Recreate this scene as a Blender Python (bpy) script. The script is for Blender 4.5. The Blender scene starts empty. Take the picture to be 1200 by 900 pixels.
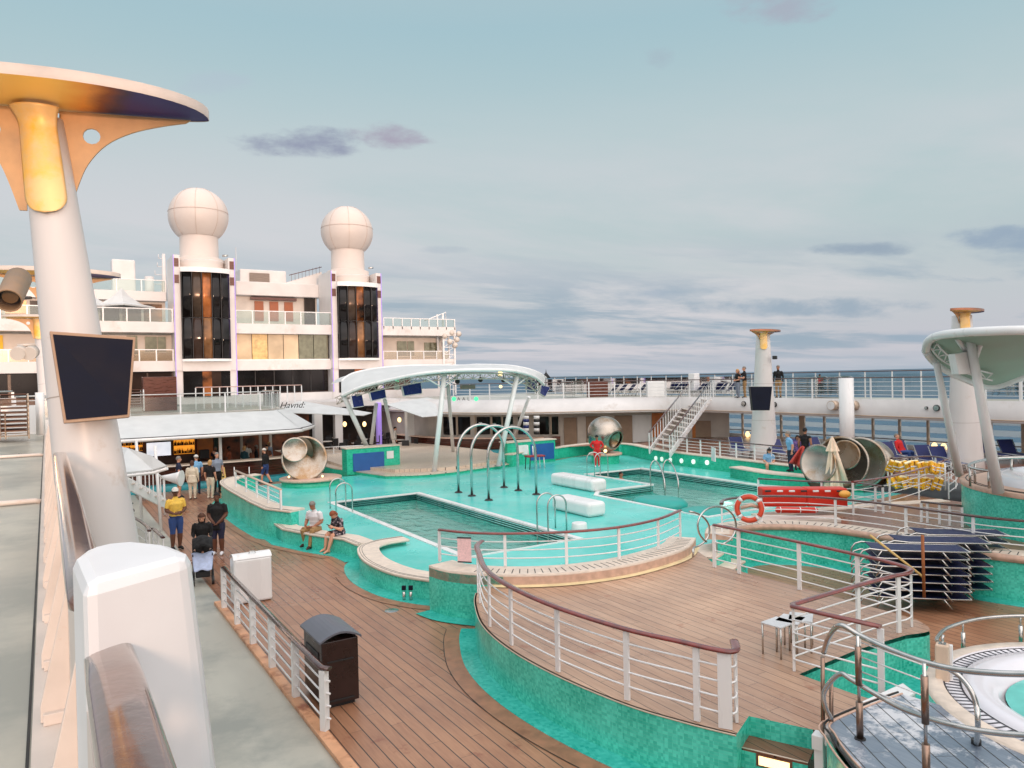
import bpy, bmesh, math, random
from mathutils import Vector, Matrix, Quaternion
R = math.radians
random.seed(7)
scene = bpy.context.scene
COL = scene.collection

# ------------------------------------------------------------------ viewpoint
F = 880.0; YAW = R(31.8); PIT = R(-0.52); ROL = R(1.25); EYE = Vector((0, 0, 4.85))
FWD = Vector((math.sin(YAW)*math.cos(PIT), math.cos(YAW)*math.cos(PIT), math.sin(PIT)))
_r0 = Vector((math.cos(YAW), -math.sin(YAW), 0)); _u0 = _r0.cross(FWD)
RGT = _r0*math.cos(ROL) - _u0*math.sin(ROL)
UPV = _r0*math.sin(ROL) + _u0*math.cos(ROL)

def ray(px, py): return FWD + RGT*((px-600)/F) - UPV*((py-450)/F)
def P(px, py, z=None, X=None, Y=None, d=None):
    """a point of the ship on a known level or plane, measured from the photograph"""
    v = ray(px, py)
    if z is not None: t = (z-EYE.z)/v.z
    elif X is not None: t = X/v.x
    elif Y is not None: t = Y/v.y
    else: t = d
    return EYE + v*t
def XY(pts, z): return [tuple(P(a, b, z=z))[:2] for a, b in pts]

# ------------------------------------------------------------------ tagging
def tag(o, label=None, cat=None, group=None, kind=None):
    if label: o['label'] = label
    if cat: o['category'] = cat
    if group: o['group'] = group
    if kind: o['kind'] = kind
    return o
def thing(name, label, cat, loc=(0, 0, 0), rz=0, group=None):
    o = bpy.data.objects.new(name, None); COL.objects.link(o)
    o.location = loc; o.rotation_euler = (0, 0, rz); o.empty_display_size = .2
    return tag(o, label, cat, group)
def copy_tree(o, parent=None):
    c = o.copy(); COL.objects.link(c); c.parent = parent
    for ch in [x for x in KIDS.get(o.name, [])]:
        k = copy_tree(ch, c)
        KIDS.setdefault(c.name, []).append(k)
    return c
KIDS = {}

# ------------------------------------------------------------------ mesh builder
class MB:
    def __init__(s): s.v = []; s.f = []; s.sm = []; s.mi = []
    def add(s, vs, fs, smooth=False, mi=0):
        b = len(s.v); s.v += [tuple(v) for v in vs]
        for f in fs: s.f.append([b+i for i in f]); s.sm.append(smooth); s.mi.append(mi)
        return s
    def box(s, c, size, rz=0, rot=None, mi=0):
        hx, hy, hz = size[0]/2, size[1]/2, size[2]/2
        m = rot if rot is not None else Matrix.Rotation(rz, 3, 'Z')
        vs = [Vector(c) + m @ Vector((x*hx, y*hy, z*hz)) for z in (-1, 1) for y in (-1, 1) for x in (-1, 1)]
        return s.add(vs, [(0, 2, 3, 1), (4, 5, 7, 6), (0, 1, 5, 4), (2, 6, 7, 3), (0, 4, 6, 2), (1, 3, 7, 5)], mi=mi)
    def beam(s, a, b, w, h, mi=0):
        """a rectangular bar from a to b"""
        a = Vector(a); b = Vector(b); t = (b-a); L = t.length
        if L < 1e-6: return s
        t.normalize(); up = Vector((0, 0, 1))
        if abs(t.z) > .99: up = Vector((0, 1, 0))
        sd = t.cross(up).normalized(); u = sd.cross(t)
        m = Matrix((sd, t, u)).transposed()
        return s.box((a+b)/2, (w, L, h), rot=m, mi=mi)
    def tube(s, path, r, n=8, ry=None, caps=True, mi=0, closed=False):
        path = [Vector(p) for p in path]; N = len(path); vs = []; fs = []
        fr = None
        for i, p in enumerate(path):
            if closed: t = path[(i+1) % N]-path[i-1]
            else: t = path[min(i+1, N-1)]-path[max(i-1, 0)]
            t.normalize()
            if ry is not None:
                sd = t.cross(Vector((0, 0, 1)))
                if sd.length < 1e-3: sd = Vector((1, 0, 0))
                sd.normalize(); u = sd.cross(t)
            else:
                if fr is None:
                    a = Vector((0, 0, 1)) if abs(t.z) < .9 else Vector((1, 0, 0))
                    sd = t.cross(a).normalized()
                else:
                    sd = (fr - t*fr.dot(t)); sd = sd.normalized() if sd.length > 1e-6 else fr
                fr = sd; u = sd.cross(t)
            rr = r[i] if isinstance(r, (list, tuple)) else r
            r2 = ry if ry is not None else rr
            for k in range(n):
                a = 2*math.pi*k/n
                vs.append(p + sd*math.cos(a)*rr + u*math.sin(a)*r2)
        M = N if closed else N-1
        for i in range(M):
            for k in range(n):
                j = (i+1) % N
                fs.append((i*n+k, i*n+(k+1) % n, j*n+(k+1) % n, j*n+k))
        s.add(vs, fs, True, mi)
        if caps and not closed:
            b = len(s.v)-len(vs)
            s.f.append([b+k for k in range(n)][::-1]); s.sm.append(False); s.mi.append(mi)
            s.f.append([b+(N-1)*n+k for k in range(n)]); s.sm.append(False); s.mi.append(mi)
        return s
    def lathe(s, prof, n=24, c=(0, 0, 0), smooth=True, mi=0, sx=1, sy=1, a0=0, a1=2*math.pi):
        full = abs(a1-a0-2*math.pi) < 1e-6
        cnt = n if full else n+1
        vs = []
        for r, z in prof:
            for k in range(cnt):
                a = a0+(a1-a0)*k/n
                vs.append((c[0]+r*math.cos(a)*sx, c[1]+r*math.sin(a)*sy, c[2]+z))
        fs = []
        for i in range(len(prof)-1):
            for k in range(n):
                k2 = (k+1) % cnt
                fs.append((i*cnt+k, i*cnt+k2, (i+1)*cnt+k2, (i+1)*cnt+k))
        return s.add(vs, fs, smooth, mi)
    def cyl(s, c, r0, z0, z1, r1=None, n=20, smooth=True, mi=0):
        r1 = r0 if r1 is None else r1
        b = len(s.v)
        s.lathe([(r0, z0), (r1, z1)], n, (c[0], c[1], 0), smooth, mi)
        s.f.append([b+k for k in range(n)][::-1]); s.sm.append(False); s.mi.append(mi)
        s.f.append([b+n+k for k in range(n)]); s.sm.append(False); s.mi.append(mi)
        return s
    def prism(s, poly, z0, z1, top=True, bottom=True, sides=True, mi=0):
        n = len(poly)
        vs = [(x, y, z0) for x, y in poly] + [(x, y, z1) for x, y in poly]; fs = []
        if sides: fs += [(i, (i+1) % n, n+(i+1) % n, n+i) for i in range(n)]
        if top: fs.append(list(range(n, 2*n)))
        if bottom: fs.append(list(range(n))[::-1])
        return s.add(vs, fs, False, mi)
    def strip(s, A, B, smooth=True, mi=0, closed=False):
        n = len(A)
        fs = [(i, (i+1) % n, n+(i+1) % n, n+i) for i in range(n if closed else n-1)]
        return s.add(list(A)+list(B), fs, smooth, mi)
    def grid(s, fn, nu, nv, smooth=True, mi=0):
        vs = [fn(i/nu, j/nv) for j in range(nv+1) for i in range(nu+1)]
        fs = [(j*(nu+1)+i, j*(nu+1)+i+1, (j+1)*(nu+1)+i+1, (j+1)*(nu+1)+i) for j in range(nv) for i in range(nu)]
        return s.add(vs, fs, smooth, mi)
    def ball(s, c, r, n=16, m=10, mi=0, sc=(1, 1, 1)):
        def fn(u, v):
            a = 2*math.pi*u; b = math.pi*v
            return (c[0]+r*sc[0]*math.sin(b)*math.cos(a), c[1]+r*sc[1]*math.sin(b)*math.sin(a), c[2]+r*sc[2]*math.cos(b))
        return s.grid(fn, n, m, True, mi)
    def quad(s, a, b, c, d, mi=0): return s.add([a, b, c, d], [(0, 1, 2, 3)], False, mi)
    def build(s, name, mat, parent=None, loc=None, bevel=0, solid=0, fix=True, local=False):
        me = bpy.data.meshes.new(name)
        off = Vector((0, 0, 0))
        if not local:
            if parent is not None: off = Vector(parent.matrix_world.translation) if False else WLOC(parent)
            elif loc is not None: off = Vector(loc)
            elif s.v:
                xs = [v[0] for v in s.v]; ys = [v[1] for v in s.v]; zs = [v[2] for v in s.v]
                off = Vector(((min(xs)+max(xs))/2, (min(ys)+max(ys))/2, min(zs)))
        me.from_pydata([(v[0]-off.x, v[1]-off.y, v[2]-off.z) for v in s.v], [], s.f)
        me.polygons.foreach_set('use_smooth', s.sm); me.polygons.foreach_set('material_index', s.mi)
        me.update()
        if fix:
            bm = bmesh.new(); bm.from_mesh(me)
            bmesh.ops.remove_doubles(bm, verts=bm.verts, dist=1e-5)
            bmesh.ops.recalc_face_normals(bm, faces=bm.faces); bm.to_mesh(me); bm.free()
        for m in (mat if isinstance(mat, (list, tuple)) else [mat]): me.materials.append(m)
        o = bpy.data.objects.new(name, me); COL.objects.link(o)
        if parent is not None: o.parent = parent; KIDS.setdefault(parent.name, []).append(o)
        elif not local: o.location = off
        if solid:
            md = o.modifiers.new('thickness', 'SOLIDIFY'); md.thickness = solid; md.offset = 0
        if bevel:
            md = o.modifiers.new('bevel', 'BEVEL'); md.width = bevel; md.segments = 2; md.limit_method = 'ANGLE'; md.angle_limit = R(40)
        return o
def WLOC(o):
    v = Vector((0, 0, 0))
    while o is not None: v += o.location; o = o.parent
    return v

def smooth_path(pts, k=6):
    """Catmull-Rom through the points"""
    pts = [Vector(p) for p in pts]; out = []
    for i in range(len(pts)-1):
        p0 = pts[max(i-1, 0)]; p1 = pts[i]; p2 = pts[i+1]; p3 = pts[min(i+2, len(pts)-1)]
        for j in range(k):
            t = j/k
            out.append(.5*((2*p1)+(-p0+p2)*t+(2*p0-5*p1+4*p2-p3)*t*t+(-p0+3*p1-3*p2+p3)*t*t*t))
    out.append(pts[-1]); return out
def smooth2(pts, k=6): return [(v.x, v.y) for v in smooth_path([(p[0], p[1], 0) for p in pts], k)]
def offset(path, d, closed=False):
    """shift a polyline sideways: positive d to the right of travel"""
    out = []; n = len(path)
    for i, p in enumerate(path):
        a = Vector(path[(i-1) % n] if closed else path[max(i-1, 0)]); b = Vector(path[(i+1) % n] if closed else path[min(i+1, n-1)])
        t = (b-a).normalized(); out.append((p[0]+t.y*d, p[1]-t.x*d))
    return out
def arclen(path):
    L = [0]
    for a, b in zip(path, path[1:]): L.append(L[-1]+(Vector(b)-Vector(a)).length)
    return L
def along(path, s):
    L = arclen(path); s = max(0, min(s, L[-1]))
    for i in range(len(path)-1):
        if s <= L[i+1]+1e-9:
            t = (s-L[i])/max(L[i+1]-L[i], 1e-9); a = Vector(path[i]); b = Vector(path[i+1])
            return a+(b-a)*t, (b-a).normalized()
def at3(path, z): return [(p[0], p[1], z) for p in path]
def wallhit(px, py, path):
    """where the sight line of a pixel meets an upright wall standing on a plan line; returns (arc length, z)"""
    v = ray(px, py); L = arclen(path); best = None
    for i in range(len(path)-1):
        a = Vector(path[i]); e = Vector(path[i+1])-a
        den = v.x*e.y-v.y*e.x
        if abs(den) < 1e-9: continue
        t = (a.x*e.y-a.y*e.x)/den; u = (a.x*v.y-a.y*v.x)/den
        if t > 0 and -1e-6 <= u <= 1+1e-6 and (best is None or t < best[0]): best = (t, L[i]+u*e.length)
    if best is None: return None
    return best[1], EYE.z+v.z*best[0]

# ------------------------------------------------------------------ materials
def srgb(r, g, b):
    def c(x):
        x /= 255.0
        return x/12.92 if x <= .04045 else ((x+.055)/1.055)**2.4
    return (c(r), c(g), c(b), 1)
def nodes_of(m):
    m.use_nodes = True; nt = m.node_tree
    return nt, nt.nodes['Principled BSDF']
def N(nt, t, **k):
    n = nt.nodes.new(t)
    for a, b in k.items(): setattr(n, a, b)
    return n
def mat(name, col, rough=.5, metal=0, var=.08, scale=3.0, bump=0, bscale=40, coat=0, spec=.5, stretch=(1, 1, 1), dirt=None, dscale=1.2, dth=.62, em=None, ems=0):
    m = bpy.data.materials.new(name); nt, b = nodes_of(m); L = nt.links
    geo = N(nt, 'ShaderNodeNewGeometry'); mp = N(nt, 'ShaderNodeMapping'); mp.inputs['Scale'].default_value = stretch
    L.new(geo.outputs['Position'], mp.inputs[0])
    no = N(nt, 'ShaderNodeTexNoise'); no.inputs['Scale'].default_value = scale; no.inputs['Detail'].default_value = 5
    L.new(mp.outputs[0], no.inputs['Vector'])
    mr = N(nt, 'ShaderNodeMapRange'); mr.inputs[1].default_value = .3; mr.inputs[2].default_value = .7
    mr.inputs[3].default_value = 1-var*1.5; mr.inputs[4].default_value = 1+var
    L.new(no.outputs[0], mr.inputs[0])
    mx = N(nt, 'ShaderNodeVectorMath', operation='SCALE'); mx.inputs[0].default_value = col[:3]
    L.new(mr.outputs[0], mx.inputs['Scale']); out = mx.outputs[0]
    if dirt:
        n2 = N(nt, 'ShaderNodeTexNoise'); n2.inputs['Scale'].default_value = dscale; n2.inputs['Detail'].default_value = 7; n2.inputs['Roughness'].default_value = .65
        L.new(geo.outputs['Position'], n2.inputs['Vector'])
        r2 = N(nt, 'ShaderNodeMapRange'); r2.inputs[1].default_value = dth-.1; r2.inputs[2].default_value = dth+.06
        L.new(n2.outputs[0], r2.inputs[0])
        mm = N(nt, 'ShaderNodeMix', data_type='RGBA'); mm.inputs['B'].default_value = dirt
        L.new(r2.outputs[0], mm.inputs['Factor']); L.new(out, mm.inputs['A']); out = mm.outputs['Result']
    L.new(out, b.inputs['Base Color'])
    rr = N(nt, 'ShaderNodeMapRange'); rr.inputs[1].default_value = .3; rr.inputs[2].default_value = .7
    rr.inputs[3].default_value = max(.02, rough*.8); rr.inputs[4].default_value = min(1, rough*1.2)
    L.new(no.outputs[0], rr.inputs[0]); L.new(rr.outputs[0], b.inputs['Roughness'])
    b.inputs['Metallic'].default_value = metal; b.inputs['Coat Weight'].default_value = coat; b.inputs['Coat Roughness'].default_value = .08
    b.inputs['Specular IOR Level'].default_value = spec
    if bump:
        n3 = N(nt, 'ShaderNodeTexNoise'); n3.inputs['Scale'].default_value = bscale; n3.inputs['Detail'].default_value = 3
        L.new(mp.outputs[0], n3.inputs['Vector'])
        bp = N(nt, 'ShaderNodeBump'); bp.inputs['Strength'].default_value = bump; bp.inputs['Distance'].default_value = .02
        L.new(n3.outputs[0], bp.inputs['Height']); L.new(bp.outputs[0], b.inputs['Normal'])
    if em: b.inputs['Emission Color'].default_value = em; b.inputs['Emission Strength'].default_value = ems
    return m

def planks(name, c1, c2, w=.15, rough=.42, gap=(.02, .012, .01, 1), axis='X', wet=True, gw=.05, blot=None, rot=0, bth=.6):
    m = bpy.data.materials.new(name); nt, b = nodes_of(m); L = nt.links
    geo = N(nt, 'ShaderNodeNewGeometry'); sp = N(nt, 'ShaderNodeSeparateXYZ'); L.new(geo.outputs['Position'], sp.inputs[0])
    if rot:
        rm_ = N(nt, 'ShaderNodeMapping'); rm_.inputs['Rotation'].default_value = (0, 0, R(rot)); L.new(geo.outputs['Position'], rm_.inputs[0]); L.new(rm_.outputs[0], sp.inputs[0])
    ax = sp.outputs[axis]; oth = sp.outputs['Y' if axis == 'X' else 'X']
    def M(op, a, bb=None):
        n = N(nt, 'ShaderNodeMath', operation=op)
        for i, x in enumerate((a, bb)):
            if x is None: continue
            if isinstance(x, (int, float)): n.inputs[i].default_value = x
            else: L.new(x, n.inputs[i])
        return n.outputs[0]
    s = M('DIVIDE', ax, w); fl = M('FLOOR', s); fr = M('FRACT', s)
    wn = N(nt, 'ShaderNodeTexWhiteNoise', noise_dimensions='1D'); L.new(fl, wn.inputs['W'])
    # butt joints along the plank, shifted from row to row
    y2 = M('ADD', M('DIVIDE', oth, 2.6), M('MULTIPLY', wn.outputs['Value'], 7.0)); fy = M('FLOOR', y2); fry = M('FRACT', y2)
    cb = N(nt, 'ShaderNodeCombineXYZ'); L.new(fl, cb.inputs[0]); L.new(fy, cb.inputs[1])
    w2 = N(nt, 'ShaderNodeTexWhiteNoise', noise_dimensions='2D'); L.new(cb.outputs[0], w2.inputs['Vector'])
    mp = N(nt, 'ShaderNodeMapping'); mp.inputs['Scale'].default_value = (14, 1.2, 3) if axis == 'X' else (1.2, 14, 3)
    L.new(geo.outputs['Position'], mp.inputs[0])
    gr = N(nt, 'ShaderNodeTexNoise'); gr.inputs['Scale'].default_value = 2.2; gr.inputs['Detail'].default_value = 6; L.new(mp.outputs[0], gr.inputs['Vector'])
    big = N(nt, 'ShaderNodeTexNoise'); big.inputs['Scale'].default_value = .35; big.inputs['Detail'].default_value = 6; big.inputs['Roughness'].default_value = .6
    L.new(geo.outputs['Position'], big.inputs['Vector'])
    f = M('ADD', M('MULTIPLY', w2.outputs['Value'], .22), M('MULTIPLY', gr.outputs[0], .7))
    f = M('ADD', f, M('MULTIPLY', M('SUBTRACT', big.outputs[0], .5), 1.6))
    mix = N(nt, 'ShaderNodeMix', data_type='RGBA'); mix.inputs['A'].default_value = c1; mix.inputs['B'].default_value = c2
    mix.clamp_factor = True; L.new(f, mix.inputs['Factor'])
    out = mix.outputs['Result']
    if blot:
        n2 = N(nt, 'ShaderNodeTexNoise'); n2.inputs['Scale'].default_value = 1.5; n2.inputs['Detail'].default_value = 8; n2.inputs['Roughness'].default_value = .7
        L.new(geo.outputs['Position'], n2.inputs['Vector'])
        r2 = N(nt, 'ShaderNodeMapRange'); r2.inputs[1].default_value = bth; r2.inputs[2].default_value = bth+.08; r2.inputs[4].default_value = .7
        L.new(n2.outputs[0], r2.inputs[0])
        mb = N(nt, 'ShaderNodeMix', data_type='RGBA'); mb.inputs['B'].default_value = blot
        L.new(r2.outputs[0], mb.inputs['Factor']); L.new(out, mb.inputs['A']); out = mb.outputs['Result']
    g = M('MAXIMUM', M('LESS_THAN', fr, gw), M('LESS_THAN', fry, .002))
    mg = N(nt, 'ShaderNodeMix', data_type='RGBA'); mg.inputs['B'].default_value = gap
    L.new(g, mg.inputs['Factor']); L.new(out, mg.inputs['A']); L.new(mg.outputs['Result'], b.inputs['Base Color'])
    rr = N(nt, 'ShaderNodeMapRange'); rr.inputs[1].default_value = .35; rr.inputs[2].default_value = .65
    rr.inputs[3].default_value = rough*.55 if wet else rough; rr.inputs[4].default_value = min(1, rough*1.5)
    L.new(big.outputs[0], rr.inputs[0]); L.new(rr.outputs[0], b.inputs['Roughness'])
    b.inputs['Coat Weight'].default_value = .3 if wet else 0; b.inputs['Coat Roughness'].default_value = .28
    bp = N(nt, 'ShaderNodeBump'); bp.inputs['Strength'].default_value = .35; bp.inputs['Distance'].default_value = .01
    L.new(M('SUBTRACT', M('MULTIPLY', gr.outputs[0], .3), g), bp.inputs['Height']); L.new(bp.outputs[0], b.inputs['Normal'])
    return m

def mosaic(name, c1, c2, cell=.035, rough=.25, grout=(.25, .5, .45, 1), streak=True):
    m = bpy.data.materials.new(name); nt, b = nodes_of(m); L = nt.links
    geo = N(nt, 'ShaderNodeNewGeometry')
    mp = N(nt, 'ShaderNodeMapping'); mp.inputs['Rotation'].default_value = (0, 0, R(17)); mp.inputs['Scale'].default_value = (1/cell,)*3
    L.new(geo.outputs['Position'], mp.inputs[0])
    fl = N(nt, 'ShaderNodeVectorMath', operation='FLOOR'); L.new(mp.outputs[0], fl.inputs[0])
    wn = N(nt, 'ShaderNodeTexWhiteNoise', noise_dimensions='3D'); L.new(fl.outputs[0], wn.inputs['Vector'])
    big = N(nt, 'ShaderNodeTexNoise'); big.inputs['Scale'].default_value = 1.6; big.inputs['Detail'].default_value = 6
    L.new(geo.outputs['Position'], big.inputs['Vector'])
    ad = N(nt, 'ShaderNodeMath', operation='MULTIPLY_ADD'); ad.inputs[1].default_value = .5
    L.new(wn.outputs['Value'], ad.inputs[0])
    b2 = N(nt, 'ShaderNodeMapRange'); b2.inputs[1].default_value = .35; b2.inputs[2].default_value = .65; b2.inputs[3].default_value = .05; b2.inputs[4].default_value = .38
    L.new(big.outputs[0], b2.inputs[0]); L.new(b2.outputs[0], ad.inputs[2])
    mix = N(nt, 'ShaderNodeMix', data_type='RGBA'); mix.inputs['A'].default_value = c1; mix.inputs['B'].default_value = c2
    L.new(ad.outputs[0], mix.inputs['Factor'])
    fz = N(nt, 'ShaderNodeVectorMath', operation='FRACTION'); L.new(mp.outputs[0], fz.inputs[0])
    sp = N(nt, 'ShaderNodeSeparateXYZ'); L.new(fz.outputs[0], sp.inputs[0])
    lt = N(nt, 'ShaderNodeMath', operation='LESS_THAN'); lt.inputs[1].default_value = .12; L.new(sp.outputs['Z'], lt.inputs[0])
    hf = N(nt, 'ShaderNodeMath', operation='MULTIPLY'); hf.inputs[1].default_value = .2; L.new(lt.outputs[0], hf.inputs[0])
    mg = N(nt, 'ShaderNodeMix', data_type='RGBA'); mg.inputs['B'].default_value = grout
    L.new(hf.outputs[0], mg.inputs['Factor']); L.new(mix.outputs['Result'], mg.inputs['A'])
    L.new(mg.outputs['Result'], b.inputs['Base Color'])
    b.inputs['Roughness'].default_value = rough
    bp = N(nt, 'ShaderNodeBump'); bp.inputs['Strength'].default_value = .25; bp.inputs['Distance'].default_value = .01
    L.new(wn.outputs['Value'], bp.inputs['Height']); L.new(bp.outputs[0], b.inputs['Normal'])
    return m

WHITE = mat('white_paint', (.68, .66, .65, 1), .4, var=.05, scale=1.2, dirt=(.62, .58, .54, 1), dscale=.9, dth=.78)
WHITE2 = mat('white_gloss', (.80, .80, .80, 1), .3, var=.04, scale=2, coat=.25, dirt=(.64, .58, .52, 1), dscale=2.4, dth=.74, stretch=(1, 1, .3))
CREAM = mat('cream_paint', (.62, .56, .50, 1), .4, var=.08, scale=1.5)
BAND = mat('white_steel_plate', (.68, .66, .65, 1), .4, var=.07, scale=.8, dirt=(.55, .50, .46, 1), dscale=.7, dth=.68)
CANVAS = mat('white_canvas', (.58, .60, .60, 1), .6, var=.05, scale=2)
TEAKRAIL = mat('varnished_teak', srgb(118, 38, 28), .16, var=.3, scale=6, coat=.8)
DARKRAIL = mat('dark_varnished_teak', srgb(74, 40, 34), .2, var=.3, scale=6, coat=.8)
CAPRAIL = mat('weathered_varnished_cap', srgb(112, 84, 74), .2, var=.18, scale=9, coat=1, bump=.1, bscale=30)
DECK = planks('teak_deck', srgb(124, 74, 50), srgb(186, 140, 108), .19, .34, blot=srgb(128, 66, 44), gw=.075)
DECKUP = planks('raised_teak_deck', srgb(150, 110, 86), srgb(212, 178, 150), .19, .42, blot=srgb(150, 92, 66), gw=.05)
BORDER = mat('teak_border_plank', srgb(158, 112, 86), .35, var=.2, scale=5, dirt=srgb(126, 80, 58), dscale=2, dth=.66)
DECKWET = planks('wet_teak_deck', srgb(104, 62, 44), srgb(158, 110, 86), .17, .3, gw=.07)
DECKIN = planks('polished_wood_floor', srgb(120, 84, 60), srgb(176, 138, 110), .3, .12, gw=.01)
DECKPALE = planks('pale_teak_planks', srgb(190, 170, 150), srgb(228, 212, 194), .12, .5, axis='Y')
DECKGREY = planks('weathered_grey_planks', srgb(88, 104, 122), srgb(150, 160, 172), .19, .35, blot=srgb(232, 230, 232), gw=.07, rot=32, bth=.52)
CAP = mat('pale_teak_cap', srgb(222, 206, 190), .5, var=.1, scale=8, stretch=(1, 1, 6))
CAPPINK = mat('warm_teak_cap', srgb(206, 172, 152), .5, var=.12, scale=8)
MOSA = mosaic('teal_mosaic', srgb(12, 166, 142), srgb(98, 232, 210), .04)
MOSG = mosaic('pale_teal_mosaic', srgb(24, 160, 146), srgb(84, 204, 192), .05, .2)
MOSB = mosaic('bright_green_mosaic', srgb(10, 170, 132), srgb(60, 206, 172), .09)
POOLDECK = mat('turquoise_deck_coating', srgb(108, 214, 206), .24, var=.10, scale=.9, dirt=srgb(66, 194, 184), dscale=.45, dth=.54, bump=.15, bscale=60)
POOLTILE = mosaic('pool_tile', srgb(110, 222, 212), srgb(190, 246, 240), .25, .2)
POOLDARK = mat('dark_pool_edge', srgb(20, 88, 84), .3)
GREYDK = mat('grey_deck_paint', srgb(182, 180, 168), .34, var=.1, scale=.8, dirt=srgb(150, 152, 144), dscale=.5, dth=.55, stretch=(2, .4, 1))
TANEDGE = mat('tan_deck_edging', srgb(214, 160, 122), .4, var=.15, scale=3, dirt=srgb(150, 84, 50), dscale=2.5, dth=.6)  # orange LED glow along the strip is put into its tan colour
LEDGE = mat('cream_ledge_paint', srgb(214, 204, 196), .4, var=.08, scale=3, dirt=srgb(196, 140, 88), dscale=3.2, dth=.72)
STEEL = mat('brushed_steel', (.56, .55, .53, 1), .22, 1, var=.08, scale=10)
BRONZE = mat('tarnished_steel_sleeve', srgb(150, 126, 112), .3, 1, var=.12, scale=12)
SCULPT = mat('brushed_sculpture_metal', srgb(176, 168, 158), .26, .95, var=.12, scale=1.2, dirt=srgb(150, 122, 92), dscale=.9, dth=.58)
SCULPTD = mat('dark_sculpture_metal', srgb(92, 84, 70), .4, .8, var=.2, scale=2)
BLACK = mat('black_screen', (.008, .010, .022, 1), .55, var=.1, scale=3, spec=.15)
BLACKM = mat('black_matte', (.02, .02, .022, 1), .6)
TVBLUE = mat('blue_screen', srgb(24, 38, 92), .25, em=srgb(24, 38, 92), ems=.25)
FRAMEC = mat('tan_screen_frame', srgb(170, 140, 116), .45, var=.1)
BLUEP = mat('blue_notice_panel', srgb(38, 92, 160), .4, var=.06)
REDP = mat('red_vinyl', srgb(206, 44, 26), .4, var=.08)
ORANGE = mat('lifebuoy_orange', srgb(214, 76, 46), .45, var=.08)
YELLOW = mat('yellow_foam', srgb(236, 176, 34), .55, var=.25, scale=5)
BIN = mat('dark_brown_bin', srgb(42, 24, 22), .3, var=.2, scale=4)
BINTOP = mat('dark_grey_bin_top', srgb(96, 98, 108), .35, var=.1)
NAVY = mat('navy_sling_fabric', srgb(30, 40, 96), .6, var=.1, scale=8)
NAVYL = mat('bright_navy_fabric', srgb(24, 32, 76), .5, var=.1, scale=8)
GREENF = mat('grey_green_sling', srgb(96, 118, 104), .6)
BROWNF = mat('brown_sling', srgb(110, 70, 56), .6, var=.15)
WOODBR = mat('brown_wood_panel', srgb(96, 46, 30), .3, var=.25, scale=3, stretch=(1, 1, 8), coat=.3)
WOODMH = mat('mahogany_slats', srgb(78, 36, 26), .25, var=.5, scale=2.2, stretch=(.3, .3, 14), coat=.4)
TANDOOR = mat('tan_door', srgb(160, 134, 112), .45, var=.08)
ORWOOD = mat('orange_wood', srgb(196, 112, 44), .4, var=.15)
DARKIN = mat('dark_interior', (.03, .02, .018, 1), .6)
STAINS = mat('warm_steel_posts', srgb(196, 176, 156), .35, .2)
GLOW = mat('lit_amber_shelf', srgb(255, 170, 60), .5, em=srgb(255, 160, 48), ems=.9)
LAMPW = mat('lit_warm_lamp', (1, .85, .5, 1), .5, em=(1, .66, .28, 1), ems=2.2)
LAMPP = mat('lit_purple_strip', (.4, .25, .9, 1), .5, em=(.5, .38, .85, 1), ems=.25)
LAMPG = mat('lit_green_sign', (.1, .9, .4, 1), .5, em=(.08, .75, .35, 1), ems=1.0)
POOLLAMP = mat('lit_pool_lamp', (.8, 1, .6, 1), .5, em=(.75, 1, .5, 1), ems=2.5)
TVON = mat('lit_tv_picture', (.9, .9, .95, 1), .3, var=.5, scale=3, em=(.75, .78, .85, 1), ems=.9)
AWN = mat('green_canopy_lining', srgb(150, 178, 162), .45, var=.08, scale=.8)
SEAM = mat('weld_seam_grey', srgb(168, 160, 154), .6)
RUBBER = mat('black_rubber', (.015, .015, .015, 1), .5)

def glass(name, tint=(.8, .88, .86, 1), a=.35, rough=.04):
    m = bpy.data.materials.new(name); m.use_nodes = True; nt = m.node_tree; nt.nodes.clear(); L = nt.links
    o = N(nt, 'ShaderNodeOutputMaterial'); mx = N(nt, 'ShaderNodeMixShader'); t = N(nt, 'ShaderNodeBsdfTransparent'); t.inputs[0].default_value = tint
    g = N(nt, 'ShaderNodeBsdfGlossy'); g.inputs['Roughness'].default_value = rough
    fr = N(nt, 'ShaderNodeFresnel'); fr.inputs[0].default_value = 1.5
    ad = N(nt, 'ShaderNodeMath', operation='ADD'); ad.inputs[1].default_value = a; ad.use_clamp = True
    L.new(fr.outputs[0], ad.inputs[0]); L.new(ad.outputs[0], mx.inputs[0]); L.new(t.outputs[0], mx.inputs[1]); L.new(g.outputs[0], mx.inputs[2]); L.new(mx.outputs[0], o.inputs[0])
    return m
GLASS = glass('balustrade_glass', (.80, .88, .86, 1), .05)
def frosty(name, col, a):
    m = glass(name, col, a); return m
def darkglass(name, base, rough=.06, spec=1.0):
    m = mat(name, base, rough, var=.5, scale=.35, spec=spec); return m
WINDARK = darkglass('dark_window_glass', (.035, .018, .012, 1), .12, .35)
WINBLK = darkglass('black_window_glass', (.010, .008, .008, 1), .08, .3)
WINSIL = mat('mirror_bronze_glass', srgb(70, 54, 42), .2, .3, var=.35, scale=.7)
WINTAN = mat('tinted_gold_glass', srgb(132, 92, 58), .2, .3, var=.6, scale=.7)
WINAMB = mat('amber_reflecting_glass', srgb(150, 88, 44), .2, .3, var=.7, scale=.8)
WINCUR = mat('cream_curtained_window', srgb(214, 190, 156), .12, var=.2, scale=.6)
WINGRN = mat('green_grey_pane', srgb(120, 120, 100), .1, .3, var=.2)

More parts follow.
